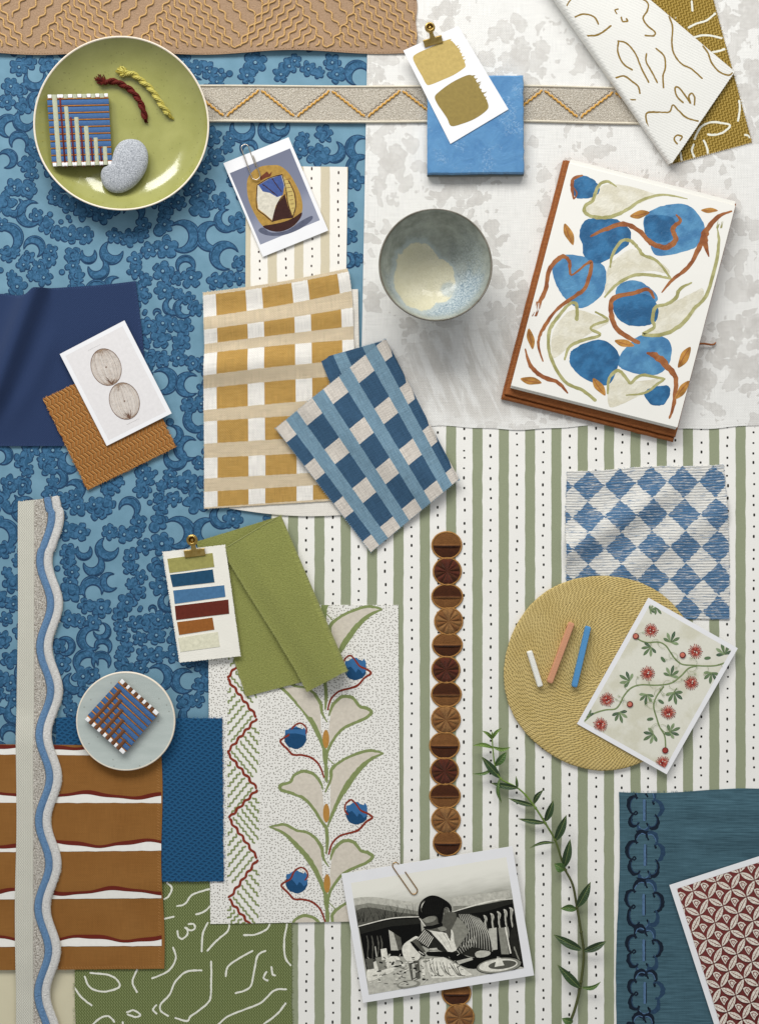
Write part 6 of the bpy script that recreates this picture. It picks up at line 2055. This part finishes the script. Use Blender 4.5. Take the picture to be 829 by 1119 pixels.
# ---- botanical card
def botcard():
    q = [(708, 653), (805.4, 708.3), (727.7, 846), (630, 791)]
    zf = plane_z((717, 750), 6.8, .007, .004)
    root, M, z = card('art_card', 'botanical art card with red passion flowers and green leaves, lying half on the straw mat', 'card', q, zf, .5, 7)
    def _bp():
        u, v = uvxy()
        g = xnoise(xvec(u, v), .03, 4); g2 = xnoise(xvec(u, v), .4, 4, .7)
        return xscale(xmix(xstep(.4, .7, g), '#DCDACB', '#D0CDB8'), .95 + g2 * .1)
    material('botanical_paper', _bp, rough=.5, spec=.3)
    for n, c in (('bot_leaf', '#5A7350'), ('bot_leaf_light', '#869A72'), ('bot_leaf_dark', '#405A47'), ('bot_stem', '#7F8F5C'), ('bot_red', '#A03D32'), ('bot_red_dark', '#6C1F22'), ('bot_pink', '#C8705C')): flatmat(n, c, .3)
    T = lambda x, y: (630 + x/4.606, 650 + y/4.606)
    mb = M(); iq = inset(q, 5.2); decal(mb, iq, 'botanical_paper', z)
    clip = iq
    S = lambda L, w_, m, **k: mb.stroke([T(*p) for p in L], w_, m, z, clip, **k)
    stems = [[(38,635),(80,600),(140,580),(190,575),(215,550),(235,510),(270,470),(320,453),(400,455),(470,445),(520,410),(560,370),(600,358)],
             [(760,335),(700,355),(640,358),(590,355),(530,350),(495,325),(470,290),(445,255),(410,238),(350,240),(310,225),(295,210)],
             [(435,462),(400,510),(385,560),(400,620),(415,665),(440,710),(445,770)], [(500,470),(485,490)], [(415,665),(440,690),(465,690)]]
    for i, L in enumerate(stems): S(L, [1.7] * len(L) if i < 3 else .9, 'bot_stem'); S([(x+2, y+3) for x, y in L], .4, 'bot_leaf')
    def leaf(x, y, ang, sc=1., n=5):
        for i in range(n):
            a = ang + (i - (n-1)/2) * .70; l = (50 if i in (1, 2, 3) else 40) * sc
            if i == n // 2: l = 58 * sc
            dx, dy = math.cos(a), math.sin(a); px, py = -dy, dx; wd = 7.6 * sc
            L = [(x, y), (x + dx*l*.3 + px*wd*.6, y + dy*l*.3 + py*wd*.6), (x + dx*l*.7 + px*wd, y + dy*l*.7 + py*wd), (x + dx*l, y + dy*l), (x + dx*l*.7 - px*wd, y + dy*l*.7 - py*wd), (x + dx*l*.3 - px*wd*.6, y + dy*l*.3 - py*wd*.6)]
            mb.poly([T(*p) for p in catmull(L, 3, True)], ('bot_leaf', 'bot_leaf_light', 'bot_leaf')[i % 3] if (int(x) + i) % 4 else 'bot_leaf_dark', z, clip)
            S([(x, y), (x + dx*l*.85, y + dy*l*.85)], .35, 'bot_stem')
    for x, y, a, s_ in ((372,262,2.3,1),(470,240,-1.2,1.05),(265,435,-2.6,1.05),(470,410,-1.3,1.),(350,500,1.7,.95),(487,490,1.4,1.1),(212,590,1.3,1.),(385,700,2.6,1.05),(465,690,-.4,1.),(740,300,-1.8,1.05),(675,390,1.7,1.),(395,60,.9,.8),(365,75,-.2,.6),(60,610,-2.0,.7)):
        leaf(x, y, a, s_)
    for x, y in ((432,325),(655,318),(422,537),(367,625),(455,700)):
        a = rnd.uniform(-.4, 1.2)
        mb.poly([T(x + 17*math.cos(t*PI/6)*math.cos(a) - 8*math.sin(t*PI/6)*math.sin(a), y + 17*math.cos(t*PI/6)*math.sin(a) + 8*math.sin(t*PI/6)*math.cos(a)) for t in range(12)], 'bot_leaf', z, clip)
    for x, y in ((372,178),(595,285),(355,395),(573,442),(150,527),(458,592),(118,652),(430,845)):
        mb.poly([T(x + 21*math.cos(t*PI/7), y + 21*math.sin(t*PI/7)) for t in range(14)], 'bot_red', z, clip)
        for i in range(22):
            a = i * 2*PI/22; l = rnd.uniform(30, 38)
            S([(x + 10*math.cos(a), y + 10*math.sin(a)), (x + l*math.cos(a), y + l*math.sin(a))], [1.0, .7], 'bot_red' if i % 4 else 'bot_pink')
            if i % 2 == 0: mb.poly([T(x + l*math.cos(a) + 2.6*math.cos(t), y + l*math.sin(a) + 2.6*math.sin(t)) for t in range(6)], 'bot_red_dark', z, clip)
        for i in range(7):
            a = rnd.uniform(0, 6.28); S([(x + 3*math.cos(a), y + 3*math.sin(a)), (x + 13*math.cos(a+.5), y + 13*math.sin(a+.5))], .6, 'bot_red_dark')
        for i in range(3):
            px, py = x + rnd.uniform(-12, 12), y + rnd.uniform(-12, 12)
            mb.poly([T(px + 3*math.cos(t), py + 3*math.sin(t)) for t in range(6)], 'botanical_paper', z, clip)
    for x, y in ((295,208),(530,303),(265,550),(442,782)):
        mb.poly([T(x + 16*math.cos(t*PI/8), y + 16*math.sin(t*PI/8)) for t in range(16)], 'bot_red_dark', z, clip)
        mb.poly([T(x - 1 + 11*math.cos(t*PI/8), y - 1 + 11*math.sin(t*PI/8)) for t in range(16)], 'bot_pink' if y < 700 else 'bot_red', z, clip)
    for i in range(34):
        t = rnd.random(); L = stems[i % 3]; p = L[rnd.randrange(len(L))]; a = rnd.uniform(0, 6.28); s_ = rnd.choice((-1, 1))
        C = [(p[0] + (r:=10 + k*3.2)*math.cos(a + .16*s_*k), p[1] + r*math.sin(a + .16*s_*k)) for k in range(11)]
        e = C[-1]; C += [(e[0] + 5*math.cos(k*1.2), e[1] + 5*math.sin(k*1.2)) for k in range(5)]
        S(C, .3, 'bot_stem')
    mb.build('picture', root)
botcard()

# ---- maroon patterned card
def mcard():
    d1 = ((829-731), (936-967.5)); l = math.hypot(*d1); e1 = (d1[0]/l, d1[1]/l); e2 = (-e1[1], e1[0])
    o = (731, 967.5)
    pt = lambda a, b: (o[0] + e1[0]*a + e2[0]*b, o[1] + e1[1]*a + e2[1]*b)
    q = [pt(0, 0), pt(150, 0), pt(150, 210), pt(0, 210)]
    zf = plane_z(o, 4.6)
    root, M, z = card('pattern_card', 'white bordered card with a maroon and cream leaf lattice, on the teal cloth', 'card', q, zf, .5, 6)
    T = lambda x, y: (720 + x/5.917, 930 + y/5.917)
    iq = [pt(6.4, 6.2), pt(144, 6.2), pt(144, 204), pt(6.4, 204)]
    def _mg():
        u, v = uvxy(); g = xnoise(xvec(u, v), .7, 4, .75)
        return xscale('#732B27', .75 + g * .5)
    material('maroon_ground', _mg, rough=.5, spec=.3)
    def _cr():
        u, v = uvxy(); g = xnoise(xvec(u, v), .6, 4, .75)
        return xmix(xstep(.38, .52, g), '#BBA897', '#E6DFD1')
    material('cream_block', _cr, rough=.5, spec=.3)
    mb = M(); decal(mb, iq, 'maroon_ground', z)
    A, B = (97., 48.), (53., -108.)
    def vesica(p, d, w_, mat, ins=0.04):
        L = []; R = []
        for i in range(11):
            t = ins + (1 - 2*ins) * i / 10; s_ = math.sin(PI * i / 10) ** .8 * w_
            x, y = p[0] + d[0]*t, p[1] + d[1]*t; dl = math.hypot(*d); nx, ny = -d[1]/dl, d[0]/dl
            L.append((x + nx*s_, y + ny*s_)); R.append((x - nx*s_, y - ny*s_))
        mb.poly([T(*k) for k in L + R[::-1]], mat, z, iq)
    for i in range(-8, 16):
        for j in range(-9, 14):
            p = (165 + A[0]*i - B[0]*j, 368 + A[1]*i - B[1]*j)
            c = T(*p)
            if not (700 < c[0] < 900 and 900 < c[1] < 1180): continue
            for d, off in ((A, (0, 0)), ((-B[0], -B[1]), (0, 0))):
                for s_ in (-1, 1):
                    dl = math.hypot(*d); nx, ny = -d[1]/dl, d[0]/dl
                    vesica((p[0] + nx*0*s_, p[1] + ny*0*s_), d, 19, 'cream_block', .03) if s_ > 0 else None
                mb.stroke([T(p[0] + d[0]*.18, p[1] + d[1]*.18), T(p[0] + d[0]*.82, p[1] + d[1]*.82)], [.5, .9], 'maroon_ground', z, iq)
            m = (p[0] + (A[0] - B[0])*.5, p[1] + (A[1] - B[1])*.5)
            tri = lambda k: [T(m[0] + x*k, m[1] + y*k) for x, y in ((-24,-14),(-8,-22),(10,-18),(24,-4),(12,8),(2,30),(-8,18),(-18,2))]
            mb.poly(tri(1.15), 'cream_block', z, iq); mb.poly(tri(.74), 'maroon_ground', z, iq); mb.poly(tri(.48), 'cream_block', z, iq)
    mb.build('picture', root)
mcard()

# ---- sketchbook
def sketchbook():
    T = lambda x, y: (550 + x/2.971, 160 + y/2.971)
    q = [T(218, 40), T(757, 178), T(566, 908), T(27, 772)]
    root = thing('sketchbook', 'open leather bound sketchbook painted with blue blooms and brown vines, on the grey linen', 'book', (680, 320, 2), 24)
    def _lea():
        u, v = uvxy(); g = xnoise(xvec(u * .5, v * 2), .25, 4, .7); g2 = xnoise(xvec(u, v), 1., 4, .7)
        return xscale(xmix(g, '#7E431B', '#A9662F'), .85 + g2 * .3), g * .4 + g2 * .2
    material('tan_leather', _lea, rough=.6, spec=.35)
    e = lambda a, b: None
    qb = inset(q, 0)
    def grow(q, l, t, r, b):
        W = dist(q[0], q[1]); L = dist(q[0], q[3])
        return [bil(q, -l/W, -t/L), bil(q, 1+r/W, -t/L), bil(q, 1+r/W, 1+b/L), bil(q, -l/W, 1+b/L)]
    W, L_ = dist(q[0], q[1]), dist(q[0], q[3])
    for i, (g_, z0, z1, nm) in enumerate([((5.2, 0, 1.4, 14.5), 2.4, 6.0, 'cover'), ((3.6, 0, 1.6, 9.5), 6.6, 10.4, 'cover')]):
        mb = MB((680, 320, 2), (z0 + z1) / 2)
        qq = grow(q, *g_)
        out = []
        for a, b in zip(qq, qq[1:] + qq[:1]):
            for k in range(20):
                p = lerp(a, b, k/20); out.append((p[0] + .5*nz(p[0]*.15, p[1]*.15, i), p[1] + .5*nz(p[0]*.15, p[1]*.15, i + 5)))
        mb.prism(out, z0, z1, 'tan_leather', 1.0); mb.build(nm, root)
    # spine ridge
    mb = MB((680, 320, 2), 6)
    a, b = bil(q, -.02, 1 + 12.0/L_), bil(q, 1.0, 1 + 12.0/L_)
    mb.tube([(lerp(a, b, k/24)[0], lerp(a, b, k/24)[1], 5.6 + .3*nz(k*.7)) for k in range(25)], 2.6, 'tan_leather', 10, flat=.8)
    mb.build('spine', root)
    def _pe():
        u, v = uvxy(); g = xnoise(xvec(u * .05, v * 4), 1.0, 2)
        return xscale('#D8D2BE', .75 + g * .4), None
    def _edge():
        x, y, z = objxyz(); g = xnoise(xvec(x * .02, y * .02, z * 3.0), 1.0, 3, .7)
        return xscale('#D5D0BE', .6 + g * .7)
    material('page_edges', _edge, rough=.8)
    paper('page', '#E9E7E0', rough=.6, grain=.05, tone=.03)
    mb = MB((680, 320, 2), 18)
    zt = lambda x, y: 11.2 + 12.0 + 2.0 * (1 - sstep(0, 22, ((x - q[0][0]) * -(q[1][1]-q[0][1]) + (y - q[0][1]) * (q[1][0]-q[0][0])) / W) ) * 0
    mb.prism(grow(q, -.5, -3.0, -.5, 2.6), 10.8, 16.4, 'page', .4, ms='page_edges')
    mb.prism(grow(q, -.3, -3.6, -.3, 1.2), 16.5, 18.4, 'page', .3, ms='page_edges')
    mb.build('page_block', root)
    # slightly shifted leaves visible along the top
    for k, (s_, zz) in enumerate(((1.6, 15.0), (-.6, 16.6))):
        mb = MB((680, 320, 2), 18)
        mb.prism(grow(q, -.8 + k*.3, 1.2 - k*2.1, -.6, -30), zz, zz + .7, 'page', 0, ms='page_edges'); mb.build('page', root)
    mb = MB((680, 320, 2), 18)
    tp = grow(q, 0, -4.4, 0, .4)
    zf = lambda x, y: 18.5
    mb.sheet(tp, zf, .5, 'page', 4, 4, uv='px', ms='page_edges')
    z = lambda x, y: 19.0
    def pm(name, c, c2, var=.2, stretch=(.12, .12)):
        def f():
            u, v = uvxy()
            g = xnoise(xvec(u * .6 + v * .3, v * .5 - u * .2), .35, 4, .7, .5); g2 = xnoise(xvec(u, v), .06, 2)
            return xscale(xmix(xstep(.35, .65, g2), c, c2), 1 - var/2 + g * var), g * .3
        return material(name, f, rough=.4, spec=.4)
    pm('paint_blue', '#195885', '#2A71A2'); pm('paint_blue_light', '#3B77A6', '#5190BA'); pm('paint_cream', '#D3CDB6', '#E0DCCB', .12)
    pm('paint_olive', '#9A9658', '#B2AE76', .35); pm('paint_brown', '#8A4A1E', '#A5652F', .4); pm('paint_ochre', '#96641A', '#C38A33', .5)
    def blob(L, m, w_=.8):
        C = catmull([T(*p) for p in L], 6, True)
        C = [(x + w_*nz(x*.7, y*.7, 1), y + w_*nz(x*.7, y*.7, 6)) for x, y in C]
        mb.poly(C, m, z)
    for L in ([(300,150),(330,122),(400,125),(470,145),(500,158),(450,180),(400,207),(330,226),(280,218),(270,190)], [(340,395),(370,360),(420,330),(460,352),(520,380),(540,412),(480,402),(400,422),(335,482)],
              [(495,525),(560,500),(620,470),(648,458),(645,500),(600,560),(540,602),(470,606),(490,575)], [(158,620),(180,570),(228,528),(300,545),(345,565),(305,592),(225,640),(165,685)], [(343,780),(372,732),(420,760),(520,752),(470,790),(395,830),(345,842)]):
        blob(L, 'paint_cream', .6)
    for L in ([(160,400),(170,370),(215,348),(295,365),(332,395),(330,460),(300,500),(250,523),(205,495),(175,450)], [(470,215),(520,190),(590,185),(630,215),(655,262),(638,315),(590,338),(500,352),(475,310),(455,250)],
              [(375,448),(430,432),(480,460),(500,500),(420,520),(370,490)], [(372,690),(400,650),(445,612),(510,612),(545,640),(540,700),(500,738),(430,735),(380,715)]):
        blob(L, 'paint_blue_light')
    for L in ([(238,98),(265,93),(300,110),(314,138),(298,160),(255,168),(232,160),(226,130)], [(265,240),(310,230),(370,235),(412,270),(410,310),(370,345),(310,378),(265,355),(258,315),(248,285)],
              [(462,230),(500,220),(550,230),(562,270),(545,300),(500,310),(463,290)], [(360,492),(400,476),(470,480),(500,512),(500,560),(460,580),(400,575),(362,540)],
              [(225,660),(270,635),(330,628),(375,670),(370,720),(340,772),(270,755),(222,712),(217,680)], [(458,798),(490,778),(535,775),(542,800),(520,835),(480,834)]):
        blob(L, 'paint_blue')
    S = lambda L, w_, m: mb.stroke([T(*p) for p in L], [q * 1.22 for q in w_] if isinstance(w_, list) else w_, m, z, wiggle=.45)
    for L, w_ in (([(368,128),(340,112),(315,120),(300,150),(290,175),(268,190),(265,210),(290,225),(340,228),(400,205),(450,172),(520,155),(598,168)], [1,2.4,2.8,3,3,3,3,3.2,3.2,3,2.6,2,.8]),
                  ([(348,390),(355,350),(385,305),(415,305),(440,330),(455,350),(500,370),(545,428)], [1.4,2.6,3,3,3,3,2.6,1.8]), ([(330,487),(370,445),(430,415),(500,418),(545,428)], [1.4,2.6,3,3,1.6]),
                  ([(612,440),(575,460),(560,490),(530,510),(495,520),(485,560),(490,585),(455,608),(520,607),(580,575),(620,525),(660,480),(690,380),(700,310),(695,262)], [1.4,3,3.2,3,3.2,3,3,3,3.4,3.4,3.2,3,3,2.6,1]),
                  ([(240,560),(238,510),(215,510),(180,550),(150,600),(155,680),(200,760),(260,790),(300,822)], [3.4,3,2.6,3,3.2,3,3,3,3]), ([(300,535),(340,560),(300,575),(285,590),(315,610),(250,630),(215,650),(200,690)], [1.6,2.6,2.4,2.4,2.6,3,2.8,1.6]),
                  ([(340,800),(345,750),(375,725),(400,750),(415,765),(450,740),(520,752)], [1.6,2.8,3,2.8,2.8,2.8,2]), ([(400,805),(460,798),(500,770),(525,752)], [1,2.2,2.4,1.6])):
        S(L, w_, 'paint_olive')
    for L, w_ in (([(230,168),(224,130),(230,102),(258,92)], [1.6,3,3,1.4]), ([(228,130),(240,150),(232,168)], [.8,1.4,1]), ([(285,290),(330,268),(390,250),(440,270),(480,310),(530,325),(560,300),(550,265),(575,240),(562,220)], [1.6,3.6,4,4,4.4,5,4.6,4,3.4,1.4]),
                  ([(742,208),(700,225),(660,270),(635,330),(600,390),(550,430),(515,472)], [1.4,3.4,4.6,4.4,3.6,3,1]), ([(655,275),(655,310),(668,355)], [6,5.4,1]),
                  ([(120,502),(140,460),(150,400),(190,356),(215,370),(222,415),(270,380),(288,378),(270,450),(240,480),(180,522),(130,590),(115,640),(130,695)], [3.6,3.8,4,3.8,3.4,1.8,2.2,3.2,3.6,3.4,3,3,2.4,1.2]),
                  ([(490,490),(470,462),(420,475),(360,490),(350,530),(370,590),(440,635)], [2,3.4,3.8,4.2,4.2,4.6,3.6]), ([(468,668),(500,680),(530,710),(560,750),(555,830),(540,880)], [2,6.4,6,4.4,3.4,1.6]),
                  ([(73,655),(90,710),(130,745),(180,765),(210,798)], [1.2,3.6,3.6,3.4,1.4])):
        S(L, w_, 'paint_brown')
    for (a, b, wd) in (((200,248),(228,318),9), ((412,225),(476,212),8.4), ((642,205),(697,206),5.6), ((84,588),(97,656),7.6), ((57,752),(126,765),8.4), ((362,628),(426,645),8), ((292,750),(332,806),9), ((608,648),(568,716),9.6), ((604,758),(558,818),8.4)):
        dx, dy = b[0]-a[0], b[1]-a[1]; l = math.hypot(dx, dy); nx, ny = -dy/l, dx/l; h = wd * 1.5
        mb.poly([T(*p) for p in catmull([a, (a[0]+dx*.35+nx*h, a[1]+dy*.35+ny*h), (a[0]+dx*.7+nx*h*.7, a[1]+dy*.7+ny*h*.7), b, (a[0]+dx*.65-nx*h, a[1]+dy*.65-ny*h), (a[0]+dx*.3-nx*h*.8, a[1]+dy*.3-ny*h*.8)], 4, True)], 'paint_ochre', z)
        S([(a[0]+dx*.1, a[1]+dy*.1), (a[0]+dx*.5+nx*2, a[1]+dy*.5+ny*2), b], [.5, .9, .3], 'paint_brown')
    # dry brush ends
    for (x, y, ux, uy, m) in ((118,502,-.15,1,'paint_brown'), (100,548,.3,-1,'paint_brown'), (700,262,.2,-1,'paint_olive')):
        for i in range(7):
            ox = rnd.uniform(-10, 10); S([(x + ox, y), (x + ox + ux*24, y + uy*rnd.uniform(10, 30))], [.9, .2], m)
    mb.build('painted_page', root)
    mb = MB((680, 320, 2), 18)
    L = [T(620, 640), T(655, 633), T(690, 636), T(702, 628)]
    mb.tube([(p[0], p[1], 8 - 5.2 * i / 3) for i, p in enumerate(L)], [1.2, 1.1, 1.1, .7], 'tan_leather', 6, smooth=4)
    mb.build('tie_cord', root)
sketchbook()

# ---- leafy sprig
def sprig():
    root = thing('plant_sprig', 'long curving green sprig with narrow pointed leaves, lying on the striped wallpaper', 'plant', (600, 960, 1.2), 8)
    T = lambda x, y: (500 + x/3.3, 780 + y/3.3)
    def _lf(c1, c2):
        def f():
            u, v = uvxy()          # u across, v along
            n = xnoise(xvec(u, v), .35, 3, .6)
            mid = xstep(.5, .15, u.abs()); ve = ((v * 1.1 - u.abs() * 1.6) * 2).sin()
            c = xmix(n, c1, c2); c = xmix(mid * .6, c, '#8FA055')
            bl = xstep(.985, 1., xwhite(xvec((u * 1.2).floor(), (v * 1.2).floor(), 3.0)))
            return xmix(bl * .5, xscale(c, 1 + ve * .07), '#8A7A3A'), ve * .2 - mid * .35 + n * .3
        return f
    material('leaf_dark', _lf('#1F3819', '#3A5829'), rough=.4, spec=.45, coat=.1)
    material('leaf_mid', _lf('#345A1E', '#54772F'), rough=.4, spec=.45, coat=.1)
    material('leaf_fresh', _lf('#557C23', '#7B9C3C'), rough=.4, spec=.45)
    material('sprig_stem', lambda: (lambda x, y, z: xmix(xstep(0, 110, y), '#4A4F26', '#6E8C33'))(*objxyz()), rough=.5)
    pts = [(123,80),(127,140),(135,190),(155,235),(210,265),(245,295),(280,340),(315,395),(350,455),(372,520),(388,565),(415,620),(430,700),(445,790),(455,870),(445,970),(425,1060),(402,1120),(372,1190)]
    zs = [9, 8.5, 8, 7, 6, 6.5, 7.5, 8, 7.5, 7, 6.5, 6, 5.5, 5.5, 5, 5, 5.5, 6, 6]
    mb = MB((600, 960, 1.2), 8)
    mb.tube([(*T(*p), z_) for p, z_ in zip(pts, zs)], [.7 + .055*i for i in range(len(pts))], 'sprig_stem', 8, smooth=5)
    for i in (3, 5, 6, 7, 8, 10, 12, 13, 15, 17):
        x, y = T(*pts[i]); r = .9 + .06*i
        mb.tube([(x - .5, y - 1.2, zs[i]), (x, y, zs[i]), (x + .5, y + 1.2, zs[i])], [r*.9, r*1.35, r*.9], 'sprig_stem', 8)
    mb.build('stem', root)
    leaves = [((123,92),(87,60),5.5,2,11,1), ((125,90),(156,50),5.5,2,11,-1), ((124,88),(122,62),3.5,2,12,0), ((127,124),(54,113),6.5,2,11,1), ((127,120),(187,119),6.5,2,12,1),
              ((135,188),(174,135),12,1,12,0), ((132,192),(54,215),5,1,9,-1), ((152,232),(86,155),13,0,7,0), ((215,268),(121,253),10,0,3.5,0), ((150,236),(158,322),6,1,6,1), ((214,272),(208,222),4.5,1,12,0),
              ((272,332),(184,308),8,0,4,0), ((274,325),(306,271),8.5,0,13,-1), ((312,394),(218,381),8,0,5,0), ((316,388),(341,308),12,0,14,0), ((348,466),(258,483),5,0,10,1), ((352,458),(388,361),14,0,14,0),
              ((382,556),(402,448),14,0,13,0), ((386,562),(347,541),16,1,8,0), ((427,706),(370,703),12,1,8,1), ((430,698),(475,602),15,0,13,0), ((446,852),(346,800),15,0,5,0), ((454,857),(532,817),14,0,11,0),
              ((441,990),(359,907),14,0,6,0), ((446,988),(513,964),7,1,10,1), ((415,1112),(374,1098),13,1,9,0)]
    for (a, b, wd, m, ztip, bend) in leaves:
        a_, b_ = T(*a), T(*b); l = dist(a_, b_); dx, dy = (b_[0]-a_[0])/l, (b_[1]-a_[1])/l; nx, ny = -dy, dx
        w_ = wd / 3.3 * 1.08
        mb = MB((600, 960, 1.2), 8)
        P = []; U = []
        for j in range(15):
            t = j / 14
            wdt = w_ * (math.sin(PI * min(1, t * 1.02) ** .85) ** .8 if 0 < t < 1 else 0) + (.25 if t < .1 else .02)
            cx, cy = a_[0] + dx*l*t + nx*bend*l*.12*math.sin(PI*t), a_[1] + dy*l*t + ny*bend*l*.12*math.sin(PI*t)
            cz = 7 + (ztip - 7) * t + 2.2 * math.sin(PI*t)
            row = []; ru = []
            for i in range(-3, 4):
                k = i / 3
                row.append((cx + nx*wdt*k, cy + ny*wdt*k, max(1.6, cz + abs(k) ** 1.5 * wdt * .38 + k * wdt * .5 * nz(a[0]*.37, t*1.3, 4) + .25*nz(t*5, k*2, a[0])))); ru.append((k * wdt, l * t))
            P.append(row); U.append(ru)
        mb.shell(P, .22, ('leaf_dark', 'leaf_mid', 'leaf_fresh')[m], uvs=U)
        mb.build('leaf', root)
sprig()

# ================================================================== CAMERA, LIGHT
cam = bpy.data.cameras.new('camera'); co = bpy.data.objects.new('camera', cam); COL.objects.link(co)
co.location = (0, 0, H * .001)
cam.sensor_fit = 'VERTICAL'; cam.sensor_height = 24
cam.lens = 24 * H / 1119.0
cam.clip_start = .05; cam.clip_end = 50
scene.camera = co

w = bpy.data.worlds.new('World'); scene.world = w; w.use_nodes = True
w.node_tree.nodes['Background'].inputs[0].default_value = (.96, .98, 1.0, 1)
w.node_tree.nodes['Background'].inputs[1].default_value = .42
def area_lamp(name, loc, tgt, sx, sy, power, col):
    l = bpy.data.lights.new(name, 'AREA'); l.shape = 'RECTANGLE'; l.size = sx; l.size_y = sy
    l.energy = power; l.color = col
    o = bpy.data.objects.new(name, l); COL.objects.link(o); o.location = loc
    d = Vector(tgt) - Vector(loc); o.rotation_euler = d.to_track_quat('-Z', 'Y').to_euler()
for i, (x, wd, pw) in enumerate([(-1.45, .75, 1.25), (-.45, .85, 1.2), (.6, .7, .8)]):
    area_lamp('window_light', (x, 2.05, 1.5), (x * .25, -.1, 0), wd, .95, 25.3 * pw, (1, .985, .955))
scene.render.engine = 'CYCLES'
scene.view_settings.view_transform = 'Standard'; scene.view_settings.look = 'None'
scene.view_settings.exposure = 0; scene.view_settings.gamma = 1
